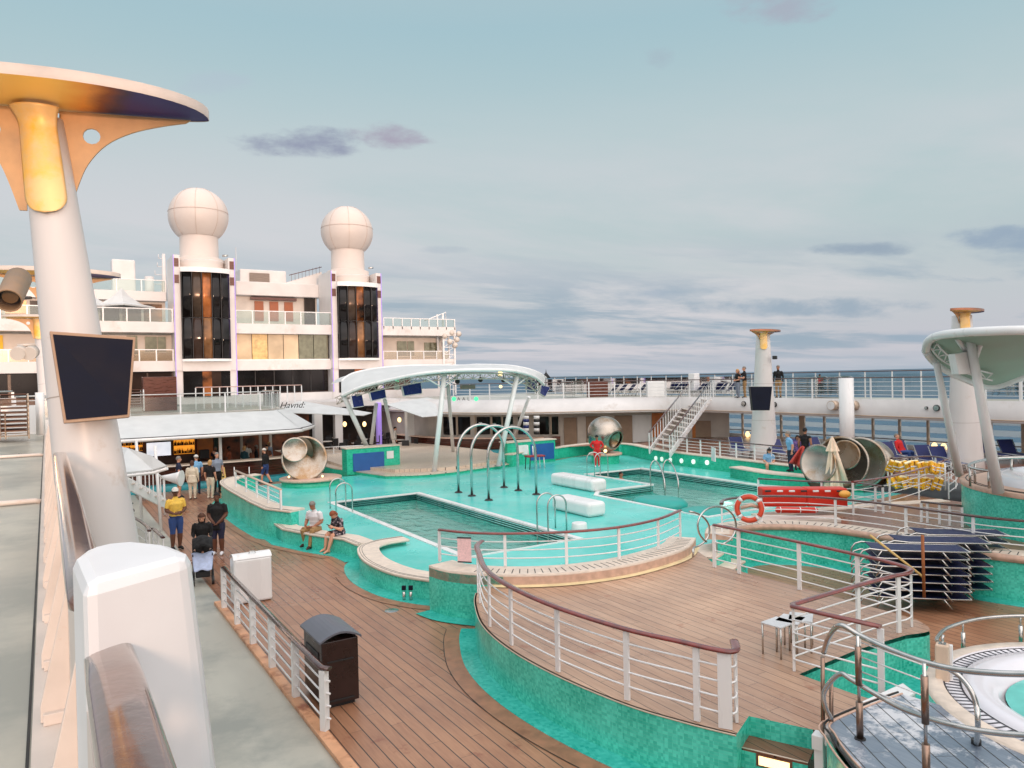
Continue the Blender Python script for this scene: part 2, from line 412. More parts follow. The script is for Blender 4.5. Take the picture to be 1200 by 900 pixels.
def water(name, deep, scale=3.5, strength=.5, trans=.75):
    m = bpy.data.materials.new(name); m.use_nodes = True; nt = m.node_tree; nt.nodes.clear(); L = nt.links
    o = N(nt, 'ShaderNodeOutputMaterial'); mx = N(nt, 'ShaderNodeMixShader'); t = N(nt, 'ShaderNodeBsdfTransparent'); t.inputs[0].default_value = deep
    g = N(nt, 'ShaderNodeBsdfGlossy'); g.inputs['Roughness'].default_value = .06
    fr = N(nt, 'ShaderNodeFresnel'); fr.inputs[0].default_value = 1.33
    geo = N(nt, 'ShaderNodeNewGeometry'); n1 = N(nt, 'ShaderNodeTexNoise'); n1.inputs['Scale'].default_value = scale; n1.inputs['Detail'].default_value = 3
    n1.inputs['Distortion'].default_value = .6
    mp = N(nt, 'ShaderNodeMapping'); mp.inputs['Scale'].default_value = (1.4, .7, 1); mp.inputs['Rotation'].default_value = (0, 0, R(30))
    L.new(geo.outputs['Position'], mp.inputs[0]); L.new(mp.outputs[0], n1.inputs['Vector'])
    bp = N(nt, 'ShaderNodeBump'); bp.inputs['Strength'].default_value = strength; bp.inputs['Distance'].default_value = .12
    L.new(n1.outputs[0], bp.inputs['Height']); L.new(bp.outputs[0], g.inputs['Normal']); L.new(bp.outputs[0], fr.inputs['Normal'])
    mn = N(nt, 'ShaderNodeMath', operation='MULTIPLY_ADD'); mn.inputs[1].default_value = .9; mn.inputs[2].default_value = .02; mn.use_clamp = True
    L.new(fr.outputs[0], mn.inputs[0])
    L.new(mn.outputs[0], mx.inputs[0]); L.new(t.outputs[0], mx.inputs[1]); L.new(g.outputs[0], mx.inputs[2]); L.new(mx.outputs[0], o.inputs[0])
    return m
POOLW = water('pool_water', srgb(200, 246, 240), 2.4, .8)

def sea_mat():
    m = bpy.data.materials.new('sea_surface'); nt, b = nodes_of(m); L = nt.links
    geo = N(nt, 'ShaderNodeNewGeometry'); mp = N(nt, 'ShaderNodeMapping'); mp.inputs['Scale'].default_value = (.05, .05, .05); L.new(geo.outputs['Position'], mp.inputs[0])
    n1 = N(nt, 'ShaderNodeTexNoise'); n1.inputs['Scale'].default_value = 4; n1.inputs['Detail'].default_value = 8; n1.inputs['Roughness'].default_value = .65; L.new(mp.outputs[0], n1.inputs['Vector'])
    n2 = N(nt, 'ShaderNodeTexNoise'); n2.inputs['Scale'].default_value = .25; n2.inputs['Detail'].default_value = 5; L.new(mp.outputs[0], n2.inputs['Vector'])
    mx = N(nt, 'ShaderNodeMix', data_type='RGBA'); mx.inputs['A'].default_value = srgb(24, 62, 86); mx.inputs['B'].default_value = srgb(54, 96, 120)
    L.new(n2.outputs[0], mx.inputs['Factor']); L.new(mx.outputs['Result'], b.inputs['Base Color'])
    b.inputs['Roughness'].default_value = .45; b.inputs['Specular IOR Level'].default_value = .32
    bp = N(nt, 'ShaderNodeBump'); bp.inputs['Strength'].default_value = 1; bp.inputs['Distance'].default_value = 1.5
    L.new(n1.outputs[0], bp.inputs['Height']); L.new(bp.outputs[0], b.inputs['Normal'])
    return m
SEA = sea_mat()

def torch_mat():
    """canopy underside: uplight glow round the mast painted as gold fading to navy"""
    m = bpy.data.materials.new('painted_uplight_glow'); nt, b = nodes_of(m); L = nt.links
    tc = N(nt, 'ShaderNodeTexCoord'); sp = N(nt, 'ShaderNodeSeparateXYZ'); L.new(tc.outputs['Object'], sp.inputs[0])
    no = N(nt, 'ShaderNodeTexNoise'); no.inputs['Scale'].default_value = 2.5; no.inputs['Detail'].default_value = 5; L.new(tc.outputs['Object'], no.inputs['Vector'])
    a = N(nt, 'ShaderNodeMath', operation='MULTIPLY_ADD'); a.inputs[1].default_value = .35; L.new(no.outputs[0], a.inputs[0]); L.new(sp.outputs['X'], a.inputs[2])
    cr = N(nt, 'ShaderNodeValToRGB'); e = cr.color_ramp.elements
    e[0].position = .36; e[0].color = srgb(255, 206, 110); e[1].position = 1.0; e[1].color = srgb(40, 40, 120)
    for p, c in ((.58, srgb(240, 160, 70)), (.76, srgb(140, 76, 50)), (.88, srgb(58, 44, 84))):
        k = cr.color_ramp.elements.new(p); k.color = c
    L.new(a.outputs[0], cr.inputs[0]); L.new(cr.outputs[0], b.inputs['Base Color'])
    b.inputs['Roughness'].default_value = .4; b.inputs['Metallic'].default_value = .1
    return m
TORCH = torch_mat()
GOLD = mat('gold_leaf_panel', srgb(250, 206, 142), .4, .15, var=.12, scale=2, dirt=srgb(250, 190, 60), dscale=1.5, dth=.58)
COPPER = mat('copper_fin', srgb(206, 162, 116), .45, .1, var=.15, scale=3)
# ================================================================== camera, sky, sun
cam = bpy.data.cameras.new('camera'); cam.sensor_width = 36; cam.lens = F/1200*36; cam.clip_start = .05; cam.clip_end = 90000
co = bpy.data.objects.new('camera', cam); COL.objects.link(co)
m3 = Matrix((RGT, UPV, -FWD)).transposed(); co.matrix_world = Matrix.Translation(EYE) @ m3.to_4x4(); scene.camera = co

SUN_EL = R(4.6); SUN_AZ = R(-5.5)           # the sun stands low astern, a little to port
sdir = Vector((math.sin(-SUN_AZ)*-1, -math.cos(SUN_AZ), 0))*math.cos(SUN_EL) + Vector((0, 0, math.sin(SUN_EL)))
sun = bpy.data.lights.new('sun', 'SUN'); sun.energy = 1.25; sun.angle = R(2); sun.color = (1, .62, .42)
so = bpy.data.objects.new('sun', sun); COL.objects.link(so); so.rotation_euler = sdir.to_track_quat('Z', 'Y').to_euler(); so.location = (0, -30, 40)

w = bpy.data.worlds.new('World'); scene.world = w; w.use_nodes = True; nt = w.node_tree; nt.nodes.clear(); L = nt.links
out = N(nt, 'ShaderNodeOutputWorld'); bg = N(nt, 'ShaderNodeBackground'); bg.inputs[1].default_value = .118; L.new(bg.outputs[0], out.inputs[0])
sky = N(nt, 'ShaderNodeTexSky', sky_type='NISHITA'); sky.sun_disc = False; sky.sun_elevation = SUN_EL
sky.sun_rotation = math.atan2(sdir.x, sdir.y); sky.air_density = 1.0; sky.dust_density = 1.5
tc = N(nt, 'ShaderNodeTexCoord'); sp = N(nt, 'ShaderNodeSeparateXYZ'); L.new(tc.outputs['Generated'], sp.inputs[0])
def WM(op, a, b=None, c=None, clamp=False):
    n = N(nt, 'ShaderNodeMath', operation=op); n.use_clamp = clamp
    for i, x in enumerate((a, b, c)):
        if x is None: continue
        if isinstance(x, (int, float)): n.inputs[i].default_value = x
        else: L.new(x, n.inputs[i])
    return n.outputs[0]
cr = N(nt, 'ShaderNodeValToRGB'); L.new(sp.outputs['Z'], cr.inputs[0]); e = cr.color_ramp.elements
e[0].position = 0; e[0].color = srgb(178, 187, 199)
e[1].position = .75; e[1].color = srgb(196, 197, 200)
for p, c in ((.03, srgb(192, 193, 202)), (.10, srgb(190, 197, 202)), (.20, srgb(180, 198, 201)), (.30, srgb(171, 197, 201)), (.42, srgb(160, 191, 201))):
    k = e.new(p); k.color = c
sc10 = N(nt, 'ShaderNodeVectorMath', operation='SCALE'); sc10.inputs['Scale'].default_value = 9.2; L.new(cr.outputs[0], sc10.inputs[0])
# brighter overhead and towards the setting sun astern
hi = N(nt, 'ShaderNodeMapRange'); hi.interpolation_type = 'SMOOTHSTEP'; hi.inputs[1].default_value = .5; hi.inputs[2].default_value = .9; hi.inputs[3].default_value = 1; hi.inputs[4].default_value = 2.35
L.new(sp.outputs['Z'], hi.inputs[0])
dt = N(nt, 'ShaderNodeVectorMath', operation='DOT_PRODUCT'); dt.inputs[1].default_value = sdir; L.new(tc.outputs['Generated'], dt.inputs[0])
gl = N(nt, 'ShaderNodeMapRange'); gl.interpolation_type = 'SMOOTHSTEP'; gl.inputs[1].default_value = -.1; gl.inputs[2].default_value = 1; gl.inputs[3].default_value = 0; gl.inputs[4].default_value = 1
L.new(dt.outputs['Value'], gl.inputs[0])
s2 = N(nt, 'ShaderNodeVectorMath', operation='SCALE'); L.new(sc10.outputs[0], s2.inputs[0]); L.new(hi.outputs[0], s2.inputs['Scale'])
warm = N(nt, 'ShaderNodeVectorMath', operation='SCALE'); warm.inputs[0].default_value = (15.5, 12.6, 11.2); L.new(gl.outputs[0], warm.inputs['Scale'])
# clouds: streaks on a high flat layer
zc = WM('ADD', sp.outputs['Z'], .07)
cx = WM('DIVIDE', sp.outputs['X'], zc); cy = WM('DIVIDE', sp.outputs['Y'], zc)
cb = N(nt, 'ShaderNodeCombineXYZ'); L.new(cx, cb.inputs[0]); L.new(cy, cb.inputs[1])
rot = N(nt, 'ShaderNodeMapping'); rot.inputs['Rotation'].default_value = (0, 0, YAW+R(8)); rot.inputs['Scale'].default_value = (.42, .8, 1); L.new(cb.outputs[0], rot.inputs[0])
def cloud(scale, lo, hi_, seed, rough=.6):
    mp = N(nt, 'ShaderNodeMapping'); mp.inputs['Location'].default_value = (seed, seed*2.3, seed); L.new(rot.outputs[0], mp.inputs[0])
    n = N(nt, 'ShaderNodeTexNoise'); n.inputs['Scale'].default_value = scale; n.inputs['Detail'].default_value = 8; n.inputs['Roughness'].default_value = rough; n.inputs['Distortion'].default_value = .25
    L.new(mp.outputs[0], n.inputs['Vector'])
    r = N(nt, 'ShaderNodeMapRange'); r.interpolation_type = 'SMOOTHSTEP'; r.inputs[1].default_value = lo; r.inputs[2].default_value = hi_; L.new(n.outputs[0], r.inputs[0])
    return r.outputs[0]
c_dark = cloud(1.0, .45, .60, 3.1); c_pale = cloud(.5, .40, .68, 8.4); c_fine = cloud(2.2, .45, .72, 1.7)
fade = N(nt, 'ShaderNodeMapRange'); fade.interpolation_type = 'SMOOTHSTEP'; fade.inputs[1].default_value = .19; fade.inputs[2].default_value = .07; fade.inputs[3].default_value = .0; fade.inputs[4].default_value = .92
L.new(sp.outputs['Z'], fade.inputs[0])
fp = N(nt, 'ShaderNodeMapRange'); fp.interpolation_type = 'SMOOTHSTEP'; fp.inputs[1].default_value = .42; fp.inputs[2].default_value = .16; fp.inputs[3].default_value = .05; fp.inputs[4].default_value = .7
L.new(sp.outputs['Z'], fp.inputs[0])
def cmix(fac, a, col):
    m = N(nt, 'ShaderNodeMix', data_type='RGBA'); L.new(fac, m.inputs['Factor']); L.new(a, m.inputs['A']); m.inputs['B'].default_value = [c*10 for c in col[:3]]+[1]
    return m.outputs['Result']
base = cmix(WM('MULTIPLY', c_pale, fp.outputs[0]), s2.outputs[0], srgb(206, 202, 207))
hz = N(nt, 'ShaderNodeMapRange'); hz.interpolation_type = 'SMOOTHSTEP'; hz.inputs[1].default_value = .0; hz.inputs[2].default_value = .04; hz.inputs[3].default_value = .25; L.new(sp.outputs['Z'], hz.inputs[0])
base = cmix(WM('MULTIPLY', WM('MULTIPLY', c_dark, WM('MULTIPLY', fade.outputs[0], hz.outputs[0])), WM('MULTIPLY_ADD', c_fine, -.4, 1.0)), base, srgb(144, 163, 179))
# single puffs of evening cloud high up
def puff(px, py, wx, wy, amount, col, base, lob=0.0):
    d = ray(px, py).normalized(); rx = (ray(px+100, py).normalized()-d); rx.normalize(); uy = d.cross(rx)*-1; uy.normalize()
    v = N(nt, 'ShaderNodeVectorMath', operation='SUBTRACT'); L.new(tc.outputs['Generated'], v.inputs[0]); v.inputs[1].default_value = d
    a = N(nt, 'ShaderNodeVectorMath', operation='DOT_PRODUCT'); L.new(v.outputs[0], a.inputs[0]); a.inputs[1].default_value = rx/(wx/F)
    b = N(nt, 'ShaderNodeVectorMath', operation='DOT_PRODUCT'); L.new(v.outputs[0], b.inputs[0]); b.inputs[1].default_value = uy/(wy/F)
    r2 = WM('ADD', WM('MULTIPLY', a.outputs['Value'], a.outputs['Value']), WM('MULTIPLY', b.outputs['Value'], b.outputs['Value']))
    mp = N(nt, 'ShaderNodeMapping'); mp.inputs['Scale'].default_value = (1, 1, 2.6); L.new(tc.outputs['Generated'], mp.inputs[0])
    n = N(nt, 'ShaderNodeTexNoise'); n.inputs['Scale'].default_value = 14; n.inputs['Detail'].default_value = 9; n.inputs['Roughness'].default_value = .62; L.new(mp.outputs[0], n.inputs['Vector'])
    f = WM('SUBTRACT', WM('MULTIPLY_ADD', n.outputs[0], 2.6, -.75), r2)
    r = N(nt, 'ShaderNodeMapRange'); r.interpolation_type = 'SMOOTHSTEP'; r.inputs[1].default_value = -.25; r.inputs[2].default_value = .75; r.inputs[4].default_value = amount; L.new(f, r.inputs[0])
    fr_ = N(nt, 'ShaderNodeMath', operation='GREATER_THAN'); fd = N(nt, 'ShaderNodeVectorMath', operation='DOT_PRODUCT'); L.new(tc.outputs['Generated'], fd.inputs[0]); fd.inputs[1].default_value = d
    L.new(fd.outputs['Value'], fr_.inputs[0]); fr_.inputs[1].default_value = 0
    return cmix(WM('MULTIPLY', r.outputs[0], fr_.outputs[0]), base, col)
base = puff(362, 168, 84, 20, 1.0, srgb(142, 148, 168), base)
base = puff(458, 160, 56, 20, 1.0, srgb(160, 156, 172), base)
base = puff(918, 4, 88, 22, .85, srgb(160, 166, 180), base)
base = puff(770, 66, 22, 14, .5, srgb(158, 172, 184), base)
base = puff(250, 98, 50, 14, .4, srgb(170, 182, 196), base)
base = puff(1010, 292, 70, 9, .8, srgb(138, 154, 172), base)
base = puff(1180, 280, 70, 16, .85, srgb(140, 158, 178), base)
base = puff(940, 360, 170, 14, .8, srgb(138, 158, 176), base)
base = puff(770, 345, 60, 8, .55, srgb(150, 166, 184), base)
base = puff(620, 388, 120, 8, .5, srgb(146, 164, 182), base)
base = puff(520, 293, 40, 6, .4, srgb(158, 170, 184), base)
base = puff(1120, 395, 110, 9, .5, srgb(146, 164, 182), base)
ad = N(nt, 'ShaderNodeVectorMath', operation='ADD'); L.new(base, ad.inputs[0]); L.new(warm.outputs[0], ad.inputs[1])
mxs = N(nt, 'ShaderNodeMix', data_type='RGBA'); mxs.inputs['Factor'].default_value = .06
L.new(ad.outputs[0], mxs.inputs['A']); L.new(sky.outputs[0], mxs.inputs['B']); L.new(mxs.outputs['Result'], bg.inputs[0])
vs = scene.view_settings; vs.view_transform = 'Standard'; vs.look = 'None'; vs.gamma = 1; vs.exposure = 0.0; vs.use_curve_mapping = False

# ================================================================== sea and hull
def struct(name, mb, m, **k):
    o = mb.build(name, m, **k); o['kind'] = 'structure'; return o
mb = MB(); mb.lathe([(20, -22), (200, -22), (2000, -22), (60000, -22)], 96, smooth=False)
struct('sea', mb, SEA, fix=False, loc=(0, 0, -22))
hull = [(-4.6, -30), (36.5, -30), (36.5, 62), (30, 84), (16, 100), (2, 84), (-4.6, 62)]
mb = MB(); mb.prism(hull, -23, -.3); struct('ship_hull', mb, BAND)

# ================================================================== decks
mb = MB(); mb.quad((-4.4, -8, -.004), (3.2, -8, -.004), (3.2, 46, -.004), (-4.4, 46, -.004)); struct('port_side_deck', mb, GREYDK)
mb = MB(); mb.quad((-4.4, 46, .0), (36.2, 46, .0), (36.2, 62, .0), (-4.4, 62, .0)); mb.quad((27.4, 33, 0), (36.2, 33, 0), (36.2, 46, 0), (27.4, 46, 0)); struct('restaurant_floor', mb, DECKIN)
mb = MB(); mb.box((3.1, 7.5, .03), (.16, 20, .07)); struct('deck_edging', mb, TANEDGE, bevel=.01)

# ------------------------------------------------------------------ pool deck with its two basins
Z1 = .30
P1 = (9.0, 16.8, 12.45, 27.5)
A = [(17.65, 16.9), (24.1, 16.9), (24.3, 27.6), (21.1, 27.6), (21.1, 23.2), (18.3, 23.2), (17.65, 22.5)]
outl = [(6.0, 31.9), (6.05, 24.2), (6.35, 23.1), (6.75, 21.7), (7.25, 20.5), (7.3, 19.1), (6.85, 18.0), (6.8, 17.0), (6.92, 16.0), (7.25, 15.3), (7.45, 14.6), (8.2, 13.5), (9.2, 12.9), (10.4, 12.6), (11.6, 12.75), (12.6, 13.2), (13.6, 13.7), (15.2, 13.5), (17, 13.6), (19.5, 14.2), (26.3, 14.2), (26.5, 22.6), (26.5, 27), (27, 30), (27.8, 32.6), (27, 34.2), (25, 34.0), (23.1, 33.2), (20.2, 33.2), (17.8, 33.2), (15, 34.4), (12, 34.6), (7.2, 34.0)]
def deck_with_holes(poly, holes, z):
    bm = bmesh.new(); edges = []
    for loop in [poly]+holes:
        vs = [bm.verts.new((x, y, z)) for x, y in loop]
        for i in range(len(vs)): edges.append(bm.edges.new((vs[i], vs[(i+1) % len(vs)])))
    bmesh.ops.triangle_fill(bm, edges=edges, use_beauty=True, use_dissolve=False)
    mb = MB(); bm.verts.index_update(); mb.v = [tuple(v.co) for v in bm.verts]; mb.f = [[v.index for v in f.verts] for f in bm.faces]
    mb.sm = [False]*len(mb.f); mb.mi = [0]*len(mb.f); bm.free(); return mb
R1 = [(P1[0], P1[1]), (P1[2], P1[1]), (P1[2], P1[3]), (P1[0], P1[3])]
mb = deck_with_holes(outl, [R1, A], Z1); n = len(outl)
mb.prism(outl, -.02, Z1-.005, top=False, bottom=False)
struct('pool_deck', mb, POOLDECK)
grow = lambda lp, g: offset(lp, g, True)
mb = deck_with_holes([(3.2, -8), (27.4, -8), (27.4, 46), (3.2, 46)], [grow(R1, .03), grow(A, .03)], 0); struct('main_deck', mb, DECK)
def basin(name, loop, label):
    t = thing(name, label, 'swimming pool', (loop[0][0], loop[0][1], Z1))
    mb = MB(); mb.prism(loop, -1.3, .03, top=False); mb.build('basin', POOLTILE, t, fix=False)
    mb = MB(); mb.prism(loop, .03, Z1+.002, top=False, bottom=False); mb.build('overflow_channel', POOLDARK, t, fix=False)
    for z in (.10, .17, .24):
        mb = MB(); lp = offset(loop, -.04, True); mb.tube([(x, y, z) for x, y in lp], .012, 5, closed=True); mb.build('channel_bar', POOLTILE, t)
    mb = MB(); i = offset(loop, -.03, True); o = offset(loop, .17, True)
    mb.strip(at3(i, Z1+.03), at3(o, Z1+.03), False, closed=True); mb.strip(at3(o, Z1+.03), at3(o, Z1-.0), False, closed=True); mb.strip(at3(i, Z1-.03), at3(i, Z1+.03), False, closed=True)
    mb.build('lip', WHITE2, t)
    cx = sum(p[0] for p in loop)/len(loop); cy = sum(p[1] for p in loop)/len(loop)
    mb = MB(); mb.v = [(x, y, .07) for x, y in loop]; mb.f = [list(range(len(loop)))]; mb.sm = [False]; mb.mi = [0]; mb.build('water', POOLW, t, fix=False)
    return t
p1 = basin('swimming_pool', R1, 'rectangular tiled swimming pool with white lip beside the three steel arches')
p2 = basin('swimming_pool', A, 'larger stepped swimming pool beyond the two white slabs, round green island in it')
for t, pts in ((p1, [(440, 600), (523, 603), (612, 632)]), (p2, [(770, 566), (852, 590)])):
    for px, py in pts:
        p = P(px, py, z=-.35); mb = MB(); mb.ball(p, .10, 10, 6, sc=(1, 1, .5)); mb.build('pool_lamp', POOLLAMP, t)
        ld = bpy.data.lights.new('pool_light', 'POINT'); ld.energy = 22; ld.color = (.8, 1, .82); ld.shadow_soft_size = .25; lo2 = bpy.data.objects.new('pool_light', ld); COL.objects.link(lo2); lo2.location = p+Vector((0, 0, .12))
# shallow shelf, round island, small green buoy in the larger pool
mb = MB(); mb.prism([(17.7, 20.4), (19.3, 20.4), (20.6, 21.5), (21.05, 23.15), (18.4, 23.15), (17.7, 22.4)], -1.2, -.02); mb.build('shelf', POOLDECK, p2)
o = MB().lathe([(0, .36), (.5, .37), (.78, .33), (.9, .2), (.86, 0), (.8, -1.2)], 28, (18.75, 20.3, 0), sy=1.25).build('pool_island', mat('island_teal', srgb(22, 160, 150), .35)); tag(o, 'rounded teal island seat at the edge of the larger pool', 'pool island')
o = MB().lathe([(0, .36), (.5, .37), (.78, .33), (.9, .2), (.86, 0), (.8, -1.2)], 28, (18.35, 17.7, 0), sy=1.0).build('pool_island', bpy.data.materials['island_teal']); tag(o, 'low teal island seat at the near end of the larger pool', 'pool island')

# ------------------------------------------------------------------ mosaic walls, gutters and caps
def wall_thing(label, path, z0, z1, mwall=MOSA, capm=CAP, capw=(.0, .5), capt=.06, gutter=.38, name='mosaic_wall', seam=True, thick=.3, closed=False, gutpath=None):
    """path runs so that the visible side lies to the right of travel"""
    t = thing(name, label, 'tiled wall', (path[0][0], path[0][1], z0))
    inn = offset(path, -thick); poly = path+inn[::-1]
    mb = MB(); mb.strip(at3(path, z0), at3(path, z1-capt)); mb.strip(at3(inn, z0), at3(inn, z1-capt))
    mb.strip([(*path[0], z0), (*path[0], z1-capt)], [(*inn[0], z0), (*inn[0], z1-capt)], False); mb.strip([(*path[-1], z0), (*path[-1], z1-capt)], [(*inn[-1], z0), (*inn[-1], z1-capt)], False)
    mb.build('tiled_face', mwall, t)
    if capm:
        a = offset(path, capw[0]); b = offset(path, -capw[1]); c = MB()
        c.strip(at3(a, z1), at3(b, z1), False); c.strip(at3(a, z1-capt), at3(b, z1-capt), False)
        c.strip(at3(a, z1-capt), at3(a, z1), True); c.strip(at3(b, z1-capt), at3(b, z1), True)
        for q in (0, -1): c.quad((*a[q], z1-capt), (*b[q], z1-capt), (*b[q], z1), (*a[q], z1))
        c.build('cap', capm, t)
        if seam:
            s_ = MB()
            for k in (.06, .12): s_.tube(at3(offset(path, capw[0]-k), z1+.001), .006, 4)
            s_.build('caulking_line', RUBBER, t)
    if gutter:
        g0 = path; g1 = gutpath or offset(path, gutter); g = MB()
        g.strip(at3(g0, .012), at3(g1, .02), False); g.strip(at3(g1, .0), at3(g1, .02), True)
        g.build('gutter', MOSG, t)
    return t

# central raised teak platform
pf = smooth2([(12.95, 13.0), (12.2, 12.35), (11.3, 12.0), (10.0, 11.85), (8.7, 12.1), (7.6, 12.75), (7.12, 13.0), (6.62, 12.15), (6.15, 11.05), (5.93, 9.9), (5.92, 8.65), (6.1, 7.35), (6.36, 6.55), (6.62, 5.97)], 5)
front = smooth2([(6.95, 12.7), (6.62, 12.15), (6.15, 11.05), (5.93, 9.9), (5.92, 8.65), (6.1, 7.35), (6.36, 6.55), (6.62, 5.97)], 6)
right = [(7.11, 6.21), (7.44, 5.56), (7.6, 5.3), (8.0, 5.3), (8.75, 5.45), (8.69, 5.92), (8.66, 6.68), (10.1, 6.78), (11.3, 6.72)] + smooth2([(11.3, 6.72), (11.75, 6.62), (12.05, 6.9), (12.15, 7.4), (12.2, 9.3), (12.2, 10.8), (12.2, 11.5)], 4)[1:] + [(12.6, 12.2), (12.95, 12.9)]
ring_in = smooth2([(12.5, 12.55), (11.3, 12.1), (10.0, 11.95), (8.7, 12.2), (7.7, 12.85), (7.3, 13.05)], 5)
plat = ring_in + front[1:] + right
mb = MB(); mb.v = [(x, y, .7) for x, y in plat]; mb.f = [list(range(len(plat)))]; mb.sm = [False]; mb.mi = [0]
bm_ = struct('raised_platform', mb, DECKUP)
def border(path, d0, d1, z=.007):
    mb = MB(); a = offset(path, d0); b = offset(path, d1); mb.strip(at3(a, z), at3(b, z), False); o = mb.build('deck_border', BORDER, fix=False); o['kind'] = 'structure'
    mb = MB(); c = offset(path, d1+.012); mb.strip(at3(b, z+.002), at3(c, z+.002), False); o = mb.build('deck_caulking', RUBBER, fix=False); o['kind'] = 'structure'
border(front, .30, .58)
border([(5.72, 29), (5.72, 26), (5.80, 24.2), (6.0, 22.9), (6.45, 21.5), (6.9, 20.4)], .38, .62)
border(smooth2([(6.6, 18.0), (6.5, 17), (6.62, 15.9), (6.95, 15.1), (7.3, 14.6)], 6), .38, .64)
t = wall_thing('curved teal mosaic wall round the front of the raised teak platform', [p for p in front], 0, .7, capm=mat('steel_edge_strip', srgb(206, 190, 170), .4), capw=(.012, .03), capt=.015, seam=False, gutter=.30)
rw = right[8:]
wall_thing('short teal mosaic wall under the far promontory of the platform', [(8.66, 6.70), (9.4, 6.74), (10.1, 6.78), (11.3, 6.72)] + right[9:18], 0, .699, capm=None, gutter=.55)
# inner corner beside the steps
mb = MB(); mb.quad((6.62, 5.97, 0), (7.11, 6.21, 0), (7.11, 6.21, .699), (6.62, 5.97, .699)); mb.quad((7.11, 6.21, .35), (7.44, 5.56, .35), (7.44, 5.56, .699), (7.11, 6.21, .699))
o = mb.build('step_riser', MOSA, solid=.004); tag(o, 'teal mosaic riser of the top step cut into the raised platform', 'step riser')
# steps down from the platform
def steps():
    t = thing('deck_steps', 'teak treads with teal risers leading down beside the hot tub', 'steps', (7.1, 5.8, 0))
    d = Vector((-.894, -.447, 0)); a = Vector((7.11, 6.21, 0)); b = Vector((7.44, 5.56, 0))
    for i, z in enumerate((.467, .234)):
        q = [a+d*(.34*i), b+d*(.34*i), b+d*(.34*(i+1)), a+d*(.34*(i+1))]
        mb = MB(); mb.prism([(v.x, v.y) for v in q], z-.03, z); mb.build('tread', DECKWET, t)
        mb = MB(); mb.quad(q[3]+Vector((0, 0, 0)), q[2], q[2]+Vector((0, 0, z-.03)), q[3]+Vector((0, 0, z-.03))); mb.build('riser', MOSA, t, solid=.01)
        mb = MB(); mb.tube([q[3]+Vector((0, 0, z)), q[2]+Vector((0, 0, z))], .008, 5); mb.build('nosing', CAP, t)
    c = (a+b)/2 + d*.345; s = (b-a).normalized()
    mb = MB(); mb.beam(c-s*.17+Vector((0, 0, .37)), c+s*.17+Vector((0, 0, .37)), .03, .10); f = mb.build('step_light', LAMPW, t)
    mb = MB(); mb.beam(c-s*.2+Vector((0, 0, .37)), c+s*.2+Vector((0, 0, .37)), .015, .14); mb.build('frame', BRONZE, f)
    return t
steps()
# ring bench at the back of the platform
ringp = smooth2([(13.0, 12.85), (12.2, 12.3), (11.3, 12.02), (10.0, 11.88), (8.7, 12.12), (7.6, 12.75), (6.9, 13.6), (6.72, 14.3)][::-1], 5)
t = thing('ring_bench', 'curved slatted teak bench ledge that carries the rail round the back of the platform', 'bench', (10, 12, .7))
a = ringp; b = offset(ringp, -.62)
mb = MB(); mb.strip(at3(a, .95), at3(b, .95), False); mb.strip(at3(a, .90), at3(a, .95)); mb.strip(at3(b, .3), at3(b, .95))
for q in (0, -1): mb.quad((*a[q], .9), (*b[q], .9), (*b[q], .95), (*a[q], .95))
mb.build('seat', CAP, t)
mb = MB(); L_ = arclen(ringp); s = 1.2
while s < L_[-1]-.1:
    p, d = along(ringp, s); nrm = Vector((-d.y, d.x)); mb.beam((*(p+nrm*.08), .951), (*(p+nrm*.40), .951), .018, .004); s += .16
mb.build('slot', BLACKM, t)
mb = MB(); mb.strip(at3(offset(a, .0), .72), at3(a, .90)); mb.build('fascia', CAPPINK, t)
mb = MB(); lw = offset([p for p in a if p[0] > 7.4], -.01); l2 = offset(lw, .10); mb.strip(at3(lw, .72), at3(lw, .86)); mb.strip(at3(lw, .745), at3(l2, .715), False); mb.build('kick_strip', mat('pale_yellow_trim', srgb(226, 206, 160), .45), t)
mb = MB(); q = [p for p in a if p[0] < 7.75]; mb.strip(at3(q, .0), at3(q, .9)); mb.build('tiled_face', MOSA, t)
mb = MB(); g = offset(q, .36); mb.strip(at3(q, .012), at3(g, .018), False); mb.build('gutter', MOSG, t)

# curved bench, straight bench and the planter wall of the left pool edge
wall_thing('curved pale teak bench on a teal mosaic base, nearest the drain', smooth2([(8.35, 19.5), (7.6, 19.45), (6.95, 19.0), (6.6, 18.0), (6.5, 17.0), (6.62, 15.9), (6.95, 15.1), (7.3, 14.6)], 6), 0, .47, capw=(.04, .52))
wall_thing('straight pale teak bench where the couple sits', [(6.0, 24.1), (5.98, 22.9), (6.45, 21.5), (6.98, 20.35), (7.05, 19.4)], 0, .45, capw=(.05, .5))
wall_thing('pale teak capped teal wall with a short white rail at the left pool corner', smooth2([(7.6, 33.8), (6.6, 33.3), (6.0, 32.3), (5.78, 31), (5.72, 29)], 5)+[(5.72, 26), (5.80, 24.2), (6.3, 23.2)], 0, .9, capw=(.05, .55))
